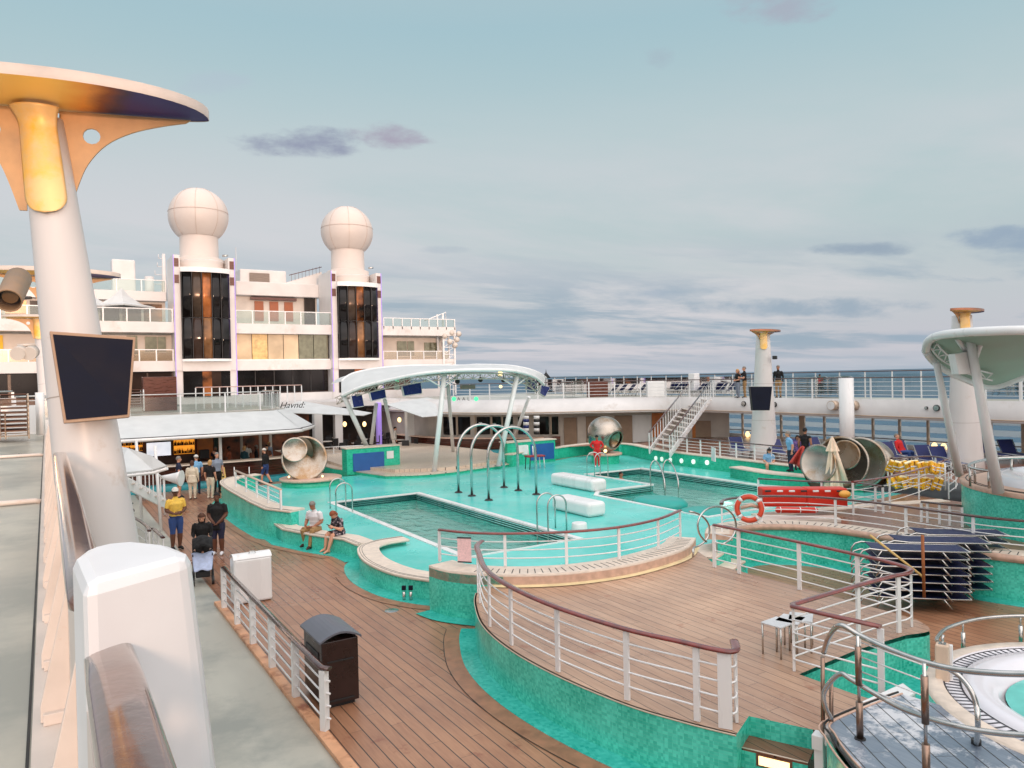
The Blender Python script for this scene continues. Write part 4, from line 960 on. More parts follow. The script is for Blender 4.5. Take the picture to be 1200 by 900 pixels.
g = mb.build('overflow_grating', mat('charcoal_grating', srgb(84, 86, 92), .5), t)
mb = MB(); mb.lathe([(1.665, HZ+.016), (1.685, HZ+.016)], 72, (HX, HY, 0)); mb.lathe([(1.835, HZ+.016), (1.855, HZ+.016)], 72, (HX, HY, 0)); mb.build('grating_edge', BLACKM, t)
mb = MB(); mb.lathe([(0, HZ-.10), (1.22, HZ-.10)], 48, (HX, HY, 0)); mb.build('water', mat('hot_tub_water', srgb(118, 206, 198), .08, var=.1), t, fix=False)
# stepped white tread at the tub end of the walkway
mb = MB(); mb.prism([(8.1, 5.05), (8.75, 5.1), (8.9, 5.35), (8.0, 5.32)], .72, .98); tag(mb.build('tread_block', WHITE2, bevel=.02), 'white moulded tread beside the near hot tub', 'tread')
# steel guard with double handrail
t = thing('steel_guard', 'polished steel double guard rail curving along the near hot tub walkway', 'railing', (6.96, 4.6, HZ))
def arcz(pts, k=6): return smooth_path(pts, k)
zA = 2.06
pa = [P(966, 800, z=1.75), P(965, 765, d=8.2), P(972, 745, d=8.1), P(985, 733, d=7.9), P(1008, 745, d=7.75), P(1040, 760, d=7.45), P(1080, 775, d=7.1), P(1117, 784, d=6.85), P(1160, 788.5, d=6.6), P(1205, 790, d=6.4), P(1300, 790, d=6.0)]
pa = pa[1:]
mb = MB(); mb.tube(arcz(pa), .028, 12); mb.build('upper_handrail', STEEL, t)
pb = [P(974, 842, d=8.0), P(966, 825, d=8.0), P(967, 808, d=8.0), P(984, 790, d=7.9), P(1000, 798, d=7.75), P(1050, 827, d=7.35), P(1083, 840, d=7.05), P(1117, 850, d=6.8), P(1160, 858, d=6.6), P(1205, 862, d=6.4), P(1300, 868, d=6.0)]
mb = MB(); mb.tube(arcz(pb), .026, 12); mb.build('lower_handrail', STEEL, t)
for (px, pt, pb_, d) in ((1006, 745, 866, 7.72), (1084, 777, 925, 7.05)):
    b0 = P(px+2, pb_, z=HZ); tt = P(px-1, pt, d=(b0-EYE).dot(FWD))
    mb = MB(); mb.tube([b0, b0+(tt-b0)*.36], .034, 14); mb.build('sleeve', BRONZE, t)
    mb = MB(); mb.tube([b0+(tt-b0)*.3, tt], .016, 10); mb.build('post', STEEL, t)
    mb = MB(); mb.tube([b0+(tt-b0)*.52, b0+(tt-b0)*.9], .032, 14); mb.build('sleeve', BRONZE, t)
    mb = MB(); mb.tube([b0, b0+Vector((0, 0, .01))], .055, 16); mb.build('base_plate', BLACKM, t)
for k in range(4):
    y0_ = 762+k*17.5; mb = MB(); mb.tube([P(1009, 753+k*17, d=7.72), P(1081, 779+k*18, d=7.05)], .007, 6); mb.build('bar', WHITE2, t)
for px, d, ty in ((964, 8.15, 770), (974, 8.05, 800)):
    b0 = P(px, 850, d=d); mb = MB(); mb.tube([b0-Vector((0, 0, .25)), P(px, ty, d=d)], .022, 12); mb.build('end_post', BRONZE, t)
# white cable head of the walkway stairs
mb = MB(); mb.box(P(975, 862, d=8.0), (.13, .12, .20), rz=R(20)); mb.box(P(960, 868, d=8.15), (.15, .12, .16), rz=R(20)); mb.box(P(961, 890, d=8.15)-Vector((0, 0, .1)), (.10, .10, .5), rz=R(20))
tag(mb.build('newel_block', WHITE2, bevel=.01), 'white stepped newel block at the foot of the steel guard', 'newel')
# far tub rail, grab rail and bollard
t = thing('steel_rail', 'curved steel handrail on the far rim of the near hot tub', 'railing', (HX, HY+1.9, HZ))
pp = smooth2([(9.45, 5.22), (9.6, 5.3), (10.1, 5.42), (10.8, 5.35), (11.4, 5.05), (11.9, 4.5)], 6)
mb = MB(); mb.tube(at3(pp, HZ+.33), .024, 12); mb.build('handrail', STEEL, t)
for f_ in (.04, .36, .7):
    p, d = along(pp, f_*arclen(pp)[-1]); mb = MB(); mb.tube([(p.x, p.y, HZ-.1), (p.x, p.y, HZ+.20)], .026, 12); mb.tube([(p.x, p.y, HZ+.2), (p.x, p.y, HZ+.33)], .012, 10); mb.build('post', STEEL, t)
t = thing('grab_rail', 'steel grab rail arching down from the rim into the near hot tub walkway', 'grab rail', tuple(P(1145, 868, z=HZ)))
mb = MB(); mb.tube(arcz([P(1112, 784, d=7.0), P(1125, 793, d=6.95), P(1137, 808, d=6.85), P(1144, 826, d=6.8), P(1146, 850, d=6.78), P(1144, 872, z=HZ), ]), .024, 12); mb.build('tube', STEEL, t)
mb = MB(); mb.tube([P(1144, 872, z=HZ), P(1144, 872, z=HZ)+Vector((0, 0, .05))], .045, 14); mb.build('flange', BLACKM, t)
t = thing('shower_bollard', 'square pale wooden bollard with a chrome tap beside the near hot tub', 'bollard', tuple(P(1106, 795, z=HZ)))
p = P(1105, 797, z=HZ); mb = MB(); mb.box((p.x, p.y, HZ+.21), (.145, .145, .46), rz=R(22)); mb.build('body', mat('limed_wood', srgb(222, 196, 172), .5, var=.15, scale=5, stretch=(1, 1, .3)), t, bevel=.02)
mb = MB(); mb.box((p.x+.085, p.y-.02, HZ+.19), (.06, .10, .46), rz=R(22)); mb.build('steel_side', WHITE2, t, bevel=.006)
mb = MB(); mb.box((p.x, p.y, HZ+.445), (.08, .08, .012), rz=R(22)); mb.tube([(p.x, p.y, HZ+.44), (p.x, p.y, HZ+.50), (p.x+.03, p.y, HZ+.54)], .016, 10); mb.build('tap', STEEL, t)

# ================================================================== far hot tub drum with canopy, right edge
CX, CY, CZ = 22.6, 8.0, 1.85
def cring(r, n=64): return [(CX+r*math.cos(2*math.pi*k/n), CY+r*math.sin(2*math.pi*k/n)) for k in range(n)]
t = thing('hot_tub', 'white hot tub on the tall teal drum under the green lined canopy', 'hot tub', (CX, CY, 0))
mb = MB(); mb.lathe([(3.3, 0), (3.3, CZ-.12)], 80, (CX, CY, 0)); mb.build('drum', MOSA, t)
mb = MB(); mb.lathe([(3.32, CZ-.12), (3.34, CZ-.02), (3.30, CZ), (2.7, CZ+.01)], 80, (CX, CY, 0)); mb.build('rim', CAPPINK, t)
for r_ in (3.2, 3.1):
    mb = MB(); mb.tube([(CX+r_*math.cos(a/40*2*math.pi), CY+r_*math.sin(a/40*2*math.pi), CZ+.006) for a in range(40)], .012, 5, closed=True); mb.build('caulking_line', RUBBER, t)
mb = MB(); mb.lathe([(2.7, CZ+.0), (2.6, CZ+.16), (2.2, CZ+.22), (1.9, CZ+.16), (1.8, CZ)], 64, (CX, CY, 0)); mb.build('shell', bpy.data.materials['hot_tub_acrylic'], t)
mb = MB(); mb.lathe([(0, CZ+.08), (1.95, CZ+.08)], 48, (CX, CY, 0)); mb.build('water', bpy.data.materials['hot_tub_water'], t, fix=False)
mb = MB(); mb.lathe([(3.32, .014), (3.7, .018)], 80, (CX, CY, 0)); mb.build('gutter', MOSG, t)
t = thing('steel_rail', 'steel handrail curling round the rim of the far tub below the canopy leg', 'railing', (CX, CY, CZ))
hr = [P(1160, 536, z=CZ+.7), P(1141, 539, z=CZ+.7), P(1134, 545, z=CZ+.7), P(1140, 551, z=CZ+.6), P(1152, 553, z=CZ+.6)]
hp = smooth_path([P(1215, 536, z=CZ+.55), P(1170, 537, z=CZ+.55), P(1145, 541, z=CZ+.55), P(1135, 546, z=CZ+.5), P(1146, 550, z=CZ+.45), P(1170, 553, z=CZ+.42)], 6)
mb = MB(); mb.tube(hp, .035, 10); mb.build('handrail', STEEL, t)
for i in (4, 13, 20, 27):
    v = hp[i]; mb = MB(); mb.tube([v, (v.x, v.y, CZ)], .03, 8); mb.build('post', STEEL, t)

def shell(name, label, A, B, under, extra=None, thick=.10, nsub=8, bulge=(0, 0, 0)):
    """a curved roof between two edge curves; A,B lists of 3D points"""
    A = smooth_path(A, 6); B = smooth_path(B, 6); n = min(len(A), len(B)); t = thing(name, label, 'canopy', tuple(A[0]))
    bu = Vector(bulge)
    def fn(off):
        def g(u, v):
            i = min(int(round(u*(n-1))), n-1); return A[i]+(B[i]-A[i])*v+bu*math.sin(math.pi*v)*math.sin(math.pi*u)**.5+off
        return g
    return t, A, B, n, fn
# canopy over the far tub
A_ = [P(1085, 411, d=19.2), P(1088, 400, d=18.4), P(1100, 393.5, d=17.6), P(1125, 390, d=16.8), P(1160, 388, d=16), P(1205, 387, d=15.4), P(1300, 388, d=14.6)]
B_ = [P(1085.5, 412, d=19.4), P(1092, 421, d=19.9), P(1104, 431, d=20.2), P(1126, 442, d=20.5), P(1162, 453, d=20.8), P(1205, 439, d=20.0), P(1300, 406, d=19.0)]
t, A2, B2, n, fn = shell('tub_canopy', 'large shell canopy with green lining and white rim over the far hot tub', A_, B_, AWN)
mb = MB(); mb.grid(lambda u, v: A2[min(int(round(u*(n-1))), n-1)].lerp(B2[min(int(round(u*(n-1))), n-1)], v)+Vector((.5, .85, .45))*math.sin(math.pi*v)*.30*min(1, u*4), n-1, 10)
mb.build('lining', AWN, t)
mb = MB(); mb.grid(lambda u, v: A2[min(int(round(u*(n-1))), n-1)].lerp(B2[min(int(round(u*(n-1))), n-1)], v)+Vector((.5, .85, .45))*math.sin(math.pi*v)*.30*min(1, u*4)+Vector((.06, .10, .08)), n-1, 10); mb.build('outer_skin', WHITE2, t)
mb = MB(); mb.tube(A2, .10, 12); mb.build('rim', WHITE2, t)
mb = MB(); mb.tube(B2, .10, 12); mb.build('rim', WHITE2, t)
T1 = [P(1091, 408, d=18.9), P(1099, 418, d=19.2), P(1112, 427, d=19.5), P(1135, 438, d=19.8), P(1163, 446, d=20)]
T2 = [P(1098, 403, d=18.6), P(1106, 412, d=18.9), P(1118, 421, d=19.2), P(1138, 431, d=19.4), P(1163, 438, d=19.7)]
mb = MB(); mb.tube(smooth_path(T1), .025, 6); mb.tube(smooth_path(T2), .025, 6)
a1 = smooth_path(T1, 3); a2 = smooth_path(T2, 3)
for i in range(len(a1)-1): mb.tube([a1[i], a2[i+1]] if i % 2 else [a2[i], a1[i+1]], .018, 5)
mb.build('truss', WHITE2, t)
for lab, a, b, r in (('', P(1136, 394, d=17.6), P(1170, 577, z=1.84), .13), ('', P(1097, 424, d=19.6), P(1124, 556, z=1.84), .115)):
    mb = MB(); mb.tube([a, b], [r*.7, r], 14); mb.build('leg', WHITE2, t)
for a, b in ((P(1121, 396, d=17.6), P(1132, 412, d=17.9)), (P(1152, 395, d=17.5), P(1144, 418, d=17.9))):
    mb = MB(); mb.tube([a, b], .06, 8); mb.build('strut', WHITE2, t)
q = [P(1119, 415, d=17.5), P(1137, 411, d=17.8), P(1142, 438, d=17.8), P(1124, 439, d=17.5)]
mb = MB(); bk = [v+Vector((.15, .25, 0)) for v in q]; mb.add(q+bk, [(0, 1, 2, 3), (4, 5, 6, 7), (0, 1, 5, 4), (1, 2, 6, 5), (2, 3, 7, 6), (3, 0, 4, 7)]); tag(mb.build('loudspeaker', WHITE2, bevel=.02), 'white box loudspeaker fixed to the leg of the tub canopy', 'loudspeaker')

# ================================================================== sculptures
def frame_to(dirv, up=Vector((0, 0, 1))):
    z = dirv.normalized(); x = up.cross(z).normalized(); y = z.cross(x); return Matrix((x, y, z)).transposed()
def bowl(c, r, dirv, a0, a1, roll=0, k=32, m=14, th=.05, sq=1.0, sweep=(0, 360)):
    """part of a sphere about c, polar axis along dirv, from polar angle a0 to a1 degrees"""
    M = frame_to(dirv) @ Matrix.Rotation(R(roll), 3, 'Z'); mb = MB()
    def fn(u, v):
        a = R(sweep[0]+(sweep[1]-sweep[0])*u); b = R(a0+(a1-a0)*v)
        return Vector(c)+M @ Vector((r*math.sin(b)*math.cos(a), r*math.sin(b)*math.sin(a), r*math.cos(b)*sq))
    mb.grid(fn, k, m); return mb
toeye = lambda c: (EYE-Vector(c)).normalized()
def dish(c, r, dirv, depth, mt, par, name, back=True, rim=.06, sx=1.0, roll=0):
    """a shallow dish open along dirv, with a rounded back like a lens"""
    M = frame_to(dirv) @ Matrix.Rotation(R(roll), 3, 'Z'); c = Vector(c)
    mb = MB(); mb.grid(lambda u, v: c+M @ Vector((r*v*math.cos(2*math.pi*u)*sx, r*v*math.sin(2*math.pi*u), -depth*(1-v*v))), 40, 10)
    if back:
        mb.grid(lambda u, v: c+M @ Vector((r*math.sin(math.pi/2*v)*math.cos(2*math.pi*u)*sx, r*math.sin(math.pi/2*v)*math.sin(2*math.pi*u), -rim-(back*r)*math.cos(math.pi/2*v))), 40, 10)
        mb.grid(lambda u, v: c+M @ Vector((r*math.cos(2*math.pi*u)*sx, r*math.sin(2*math.pi*u), -rim*v)), 40, 1)
    return mb.build(name, mt, par, solid=0 if back else .03)
# left sculpture: a big hollow shell with a smaller dish curling over it
c = P(357, 537, Y=33); e_ = toeye(c); rgt = RGT.copy(); rgt.z = 0; rgt.normalize(); upz = Vector((0, 0, 1))
t = thing('shell_sculpture', 'polished metal sphere sculpture with two open dishes at the left end of the pools', 'sculpture', (c.x, c.y, .9))
dish(c+e_*.35, .98, e_+rgt*.10+upz*.1, .24, SCULPT, t, 'large_dish', back=.95)
dish(c+e_*.75-rgt*.42+upz*.38, .53, e_+upz*.12, .10, SCULPT, t, 'small_dish', back=False)
def lobe(u, v):      # band that carries the small dish down into the large one
    a = R(185+165*u); r0_, r1_ = .52, .98
    q0 = c+e_*.74-rgt*.42+upz*.38+(rgt*math.cos(a)+upz*math.sin(a))*r0_
    b = R(175+150*u); q1 = c+e_*.40+(rgt*math.cos(b)+upz*math.sin(b))*r1_
    return q0.lerp(q1, v)-e_*.10*math.sin(math.pi*v)
mb = MB(); mb.grid(lambda u, v: c+e_*(.58-.1*v)+rgt*(-.02+.50*math.sin(R(-30+150*u))*(.35+.65*v)-.1)+upz*(.30+.62*math.cos(R(-30+150*u))*(.2+.8*v)), 16, 6); mb.build('gap_shade_sheet', SCULPTD, t, solid=.02)  # dark sheet standing in for the shaded gap between the dishes
t = thing('sculpture_plinth', 'round teak capped plinth under the left sculpture', 'plinth', (c.x, c.y, .3))
mb = MB(); mb.lathe([(0, .55), (1.25, .55), (1.25, .3)], 40, (c.x+.25, c.y, .0)); mb.build('base', MOSB, t)
mb = MB(); mb.lathe([(0, .62), (1.34, .62), (1.34, .53), (1.2, .53)], 40, (c.x+.25, c.y, 0)); mb.build('cap', CAPPINK, t)
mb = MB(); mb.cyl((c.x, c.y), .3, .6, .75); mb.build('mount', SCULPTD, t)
for dx in (-.7, .75):
    p = Vector((c.x, c.y, .68))+rgt*dx+e_*.75; mb = MB(); mb.ball(p, .05, 8, 6); mb.build('lamp', LAMPW, t)
# middle sculpture: closed sphere with a cut
c = P(709, 509, d=39); e_ = toeye(c); r_ = .92
t = thing('shell_sculpture', 'closed metal sphere sculpture with a small dish cut into its lower right', 'sculpture', (c.x, c.y, .9))
cut = (e_*.8+rgt*.72-upz*.42).normalized()
bowl(c, r_, cut, 30, 180, k=40, m=24).build('sphere', SCULPT, t, solid=.04)
dish(c+cut*.72, .47, cut+rgt*.15, .25, SCULPT, t, 'small_dish', back=False)
t = thing('sculpture_plinth', 'round green plinth with teak cap under the middle sculpture', 'plinth', (c.x, c.y, .3))
mb = MB(); mb.lathe([(.72, .3), (.72, .72)], 36, (c.x, c.y, 0)); mb.build('base', MOSB, t)
mb = MB(); mb.lathe([(0, .82), (.86, .82), (.86, .72), (.7, .72)], 36, (c.x, c.y, 0)); mb.build('cap', CAPPINK, t)
mb = MB(); p = Vector((c.x, c.y, .93))+e_*.80; mb.ball(p, .09, 8, 6); mb.build('lamp', LAMPW, t)
# right sculpture: a row of nested shells
c = P(975, 545, d=27); e_ = toeye(c)
t = thing('shell_sculpture', 'largest metal sculpture of nested shells behind the closed parasol', 'sculpture', (c.x, c.y, .5))
dish(P(958, 543, d=26.2), .70, e_-rgt*.62+upz*.3, .16, SCULPT, t, 'small_dish', back=.35, sx=.9, roll=30)
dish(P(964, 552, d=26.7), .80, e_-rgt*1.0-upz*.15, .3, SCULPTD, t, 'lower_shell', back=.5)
dish(P(985, 542, d=26.9), .95, e_-rgt*.30+upz*.05, .26, SCULPT, t, 'middle_dish', back=.62)
dish(P(990, 533, d=26.5), .52, e_-rgt*.35, .08, SCULPT, t, 'inner_dish', back=False)
dish(P(1007, 542, d=27.9), .95, e_*.9-rgt*.30, .22, SCULPT, t, 'rear_shell', back=.9)
bowl(P(1019, 543, d=28.9), .90, e_*-.2-rgt*.95, 15, 180).build('rear_shell', SCULPT, t, solid=.05)
mb = MB(); p = P(985, 575, d=27); mb.cyl((p.x, p.y), .4, .5, .9); mb.build('mount', SCULPTD, t)

# closed parasol
t = thing('closed_parasol', 'folded cream parasol standing in front of the largest sculpture', 'parasol', tuple(P(977, 590, d=26)))
base = P(977, 592, d=26); tp = P(975, 511, d=26)
mb = MB(); mb.tube([base, tp], .03, 8); mb.build('pole', CREAM, t)
mb = MB()
def flute(z0, z1, r0, r1, n_):
    def fn(u, v):
        a = 2*math.pi*u; r = (r0+(r1-r0)*v)*(1+.26*math.cos(n_*a+.6*math.sin(3*v))*min(1, v*3+.2)); return Vector((tp.x+r*math.cos(a), tp.y+r*math.sin(a), z0+(z1-z0)*v))
    return fn
mb.grid(flute(tp.z-.10, .78, .05, .27, 7), 84, 10); mb.grid(flute(tp.z-.05, tp.z-.52, .04, .19, 7), 56, 4)
mb.tube([tp-Vector((0, 0, .12)), P(991, 566, d=25.7)], [.05, .10], 8)
mb.build('folded_fabric', mat('cream_parasol_cloth', srgb(238, 212, 188), .7, var=.08, scale=6), t)

# ================================================================== steel water arches
proto = None
for i, y in enumerate((26.55, 25.45, 24.15)):
    if proto is None:
        proto = thing('water_arch', '', 'arch', (13.85, y, Z1), group='steel arches between the pools')
        w_, h_ = 2.12, 2.66; r = w_/2
        pts = [(0, 0, .02), (0, 0, h_-r)]+[(r-r*math.cos(R(a)), 0, h_-r+r*math.sin(R(a))) for a in range(10, 180, 10)]+[(w_, 0, h_-r), (w_, 0, .02)]
        mb = MB(); mb.tube(pts, .052, 12); mb.build('tube', STEEL, proto, local=True)
        for x in (0, w_):
            mb = MB(); mb.lathe([(0, .05), (.12, .05), (.17, 0)], 18, (x, 0, 0)); mb.build('foot', RUBBER, proto, local=True)
        mb = MB(); mb.box((r, 0, h_+.06), (.12, .06, .06)); mb.build('nozzle', STEEL, proto, local=True); a_ = proto
    else: a_ = copy_tree(proto); a_.location = (13.85, y, Z1)
    a_['label'] = ('farthest of the three tall steel water arches', 'middle one of the three tall steel water arches', 'nearest of the three tall steel water arches')[i]+' beside the swimming pool'
# white slab loungers
for lab, c_, l in (('white rounded slab lounger nearer to the red suited person', (18.2, 24.6), 2.9), ('white rounded slab lounger nearer to the steel ladder', (14.85, 20.1), 2.1)):
    mb = MB(); mb.box((c_[0]+.1, c_[1], Z1+.24), (.75, l, .48)); o = mb.build('slab_lounger', WHITE2, bevel=.14); o.modifiers['bevel'].segments = 4; tag(o, lab, 'lounger', 'white slab loungers on the pool deck')
    o['label'] = lab
# ladders
def ladder(label, pa, pb, h, w_, rz, name='pool_ladder', r=.024, steps_=2):
    t = thing(name, label, 'ladder', (pa[0], pa[1], Z1))
    for q in (pa, pb):
        M = Matrix.Rotation(rz, 3, 'Z'); rr = w_/2
        pts = [(0, 0, -.0), (0, 0, h-rr)]+[(rr-rr*math.cos(R(a)), 0, h-rr+rr*math.sin(R(a))) for a in range(15, 180, 15)]+[(w_, 0, h-rr), (w_, 0, -.8)]
        mb = MB(); mb.tube([Vector((q[0], q[1], Z1))+M @ Vector(p) for p in pts], r, 10); mb.build('grab_rail', STEEL, t)
    for k in range(steps_):
        a = Vector((pa[0], pa[1], -.15-.3*k))+Matrix.Rotation(rz, 3, 'Z') @ Vector((w_, 0, 0)); b = Vector((pb[0], pb[1], -.15-.3*k))+Matrix.Rotation(rz, 3, 'Z') @ Vector((w_, 0, 0))
        mb = MB(); mb.beam(a, b, .08, .03); mb.build('tread', STEEL, t)
ladder('steel pool ladder behind the seated couple', P(387, 596, z=Z1), P(394, 603, z=Z1), 1.05, .58, R(0))
ladder('steel pool ladder at the near right corner of the smaller pool', P(651, 619, z=Z1), P(664, 622, z=Z1), 1.08, .62, R(175))
ladder('steel pool ladder in front of the middle sculpture', P(688, 559, z=Z1), P(697, 560, z=Z1), 1.1, .62, R(-20))
t = thing('pool_handrail', 'steel stair handrail standing in the larger pool', 'handrail', (20.7, 22, 0))
for dx in (0, .55):
    a = P(763, 575, z=.1)+Vector((dx, -dx*.3, 0)); b = P(779, 588, z=-.1)+Vector((dx, -dx*.3, 0))
    mb = MB(); mb.tube(smooth_path([a, a+Vector((0, 0, 1.0)), a+Vector((.15, -.2, 1.2)), b+Vector((0, 0, .85)), b+Vector((0, 0, -.2))], 5), .026, 8); mb.build('tube', STEEL, t)
# looped grab rails at the pool steps
t = thing('loop_rail', 'pair of dark steel hoop handrails at the steps between the two rails', 'handrail', tuple(P(835, 640, z=.5)))
def hoop(cx_, cy_, r, d, a0, a1, yx=1.0): return [P(cx_+r*math.cos(R(a)), cy_-r*yx*math.sin(R(a)), d=d+(.5*math.cos(R(a)))) for a in range(a0, a1, 12)]
mb = MB(); mb.tube(hoop(840, 616, 22.5, 16.8, -75, 246), .022, 10); mb.build('hoop', STEEL, t)
mb = MB(); mb.tube([P(812, 652, d=16.2)]+hoop(805, 621, 26.5, 16.4, -72, 92, .82), .022, 10); mb.build('hoop', STEEL, t)
mb = MB(); mb.tube([P(835, 634, d=16.8), P(836, 641, d=16.8)], .02, 8); mb.tube([P(812, 643, d=16.2), P(812, 653, d=16.2)], .02, 8); mb.build('foot', STEEL, t)
mb = MB(); p = P(679, 621, z=Z1); mb.cyl((p.x, p.y), .24, Z1, Z1+.22, .22, n=20); tag(mb.build('skimmer_stand', WHITE2, bevel=.02), 'short white round stand by the near pool ladder', 'stand')
# pink towel over the ring rail
q = [P(536.5, 629, z=1.55), P(552.5, 629.5, z=1.55)]; a, b = q
t = thing('towel', 'pale pink mesh towel hung on the white rail in front of the pool', 'towel', tuple(a))
dn = Vector((0, 0, -.50)); off = Vector((-.05, -.07, 0))
mb = MB(); mb.add([a+off, b+off, b+off+dn, a+off+dn], [(0, 1, 2, 3)]); mb.build('cloth', mat('pink_mesh', srgb(238, 200, 200), .7, var=.1, scale=30), t, solid=.01)
for zz in (0, -.50):
    mb = MB(); mb.tube([a+off+Vector((0, 0, zz)), b+off+Vector((0, 0, zz))], .016, 8); mb.build('rod', BLACKM, t)
# lifebuoy
c = P(878, 596, d=18.6); M = frame_to(toeye(c)+rgt*-.1)
t = thing('lifebuoy', 'orange lifebuoy with white bands hanging on the white rail by the larger pool', 'lifebuoy', tuple(c))
Rb = .29
def ringseg(a0, a1, rr): return [c+M @ Vector((Rb*math.cos(R(a)), Rb*math.sin(R(a)), 0)) for a in range(a0, a1+1, 6)]
for k in range(4):
    mb = MB(); mb.tube(ringseg(45+90*k+8, 135+90*k-8, 0), .062, 12); mb.build('float', ORANGE, t)
    mb = MB(); mb.tube(ringseg(135+90*k-8, 135+90*k+8, 0), .064, 12); mb.build('band', WHITE2, t)
mb = MB()
for k in range(4): mb.tube([c+M @ Vector(((Rb+.07)*math.cos(R(135+90*k+s_)), (Rb+.07)*math.sin(R(135+90*k+s_)), .02)) for s_ in range(0, 91, 10)], .008, 5)
mb.build('grab_line', WHITE2, t)
mb = MB(); mb.tube([P(868, 595, d=18.6), P(880, 592, d=18.55), P(892, 595, d=18.6)], .045, 8); mb.build('light_canister', CAPPINK, t)
# red mats
for i, (l, r_, yt, yb) in enumerate(((894, 946, 572.5, 592), (946, 994, 572.5, 592))):
    a = P(l, yb+2, d=21.5); b = P(r_, yb+2, d=21.5+ (0)); up = Vector((0, 0, 1))*((yb-yt+2)/F*21.5)
    mb = MB(); bk = Vector((.25, .4, 0)); v = [a, b, b+up, a+up]; mb.add(v+[x+bk for x in v], [(0, 1, 2, 3), (4, 7, 6, 5), (0, 4, 5, 1), (1, 5, 6, 2), (2, 6, 7, 3), (3, 7, 4, 0)])
    o = mb.build('rescue_mat', REDP, bevel=.04); tag(o, ('left', 'right')[i]+' one of two upright red padded mats behind the short white rail', 'mat', 'red padded mats')
t = thing('rescue_stretcher', 'low red rolled stretcher with white straps under the red mats', 'stretcher', tuple(P(935, 600, d=20.6)))
mb = MB(); mb.tube([P(909, 597.5, d=20.4), P(911, 597.5, d=20.4), P(955, 598, d=20.4), P(958, 598, d=20.4)], [.05, .085, .085, .05], 12); mb.build('roll', REDP, t)
for px in (914, 937, 955):
    mb = MB(); mb.tube([P(px-.5, 597.7, d=20.4), P(px+.5, 597.7, d=20.4)], .089, 12); mb.build('strap', WHITE2, t)
for i in range(7):
    q = P(900+i*14, 575.5, d=21.3); mb = MB(); mb.box(q, (.16, .05, .05), rz=-YAW); tag(mb.build('mat_clip', WHITE2 if i % 3 else BLACKM, bevel=.008), ('white' if i % 3 else 'black')+' plastic clip on the top edge of the red mats', 'clip', 'clips on the red mats')
mb = MB(); p = P(990, 579, d=21.2); mb.ball(p, .15, 14, 8, sc=(1.2, 1, .7)); tag(mb.build('helmet', mat('amber_helmet', srgb(236, 170, 70), .4)), 'amber rounded helmet beside the red mats', 'helmet')
mb = MB(); q0 = P(893, 608, d=19.9); mb.box(P(930, 607, d=20.6)-Vector((0, 0, .05)), (2.4, .5, .12), rz=-YAW); tag(mb.build('low_shelf', CREAM, bevel=.02), 'long cream shelf under the red stretcher', 'shelf')

# yellow life vests on a rack
t = thing('vest_rack', 'low frame holding two tiers of yellow life vests', 'rack', tuple(P(1068, 580, d=25)))
ra = P(1041, 575, d=25.5); rb_ = P(1108, 579, d=24.2)
for z_ in (.0, .52):
    mb = MB(); mb.tube([ra+Vector((0, 0, z_+.28)), rb_+Vector((0, 0, z_+.28))], .02, 6); mb.build('bar', WHITE2, t)
for k in range(4):
    q = ra.lerp(rb_, k/3); mb = MB(); mb.tube([(q.x, q.y, .9), q+Vector((0, 0, 1.0))], .025, 6); mb.build('leg', WHITE2, t)
proto = thing('life_vest', '', 'life vest', (0, 0, 0), group='yellow life vests on the rack')
mb = MB()
mb.box((-.085, 0, 0), (.13, .12, .42)); mb.box((.085, 0, 0), (.13, .12, .42)); mb.box((0, .05, .17), (.3, .05, .12)); mb.build('foam', YELLOW, proto, local=True, bevel=.035)
mb = MB(); mb.box((0, -.065, .02), (.29, .012, .04)); mb.box((0, -.065, -.11), (.29, .012, .03)); mb.build('belt', WHITE2, proto, local=True)
mb = MB(); mb.box((0, .02, .22), (.24, .12, .05)); mb.build('collar', mat('cream_collar', srgb(250, 238, 196), .6), proto, local=True, bevel=.015)
cnt = 0
for tier in range(2):
    for k in range(9):
        o = proto if cnt == 0 else copy_tree(proto); cnt += 1
        q = ra.lerp(rb_, (k+.3+(.3 if tier else 0))/9.4)+Vector((random.uniform(-.03, .03), random.uniform(-.04, .04), .30+tier*.52+random.uniform(-.02, .02)))
        o.location = q; o.rotation_euler = (random.uniform(-.4, .4), random.uniform(-.45, .45), -YAW+random.uniform(-.7, .7)); o.scale = [random.uniform(.72, .98)]*3; o['label'] = ('yellow life vest hanging in the lower row of the rack', 'yellow life vest hanging in the upper row of the rack')[tier]
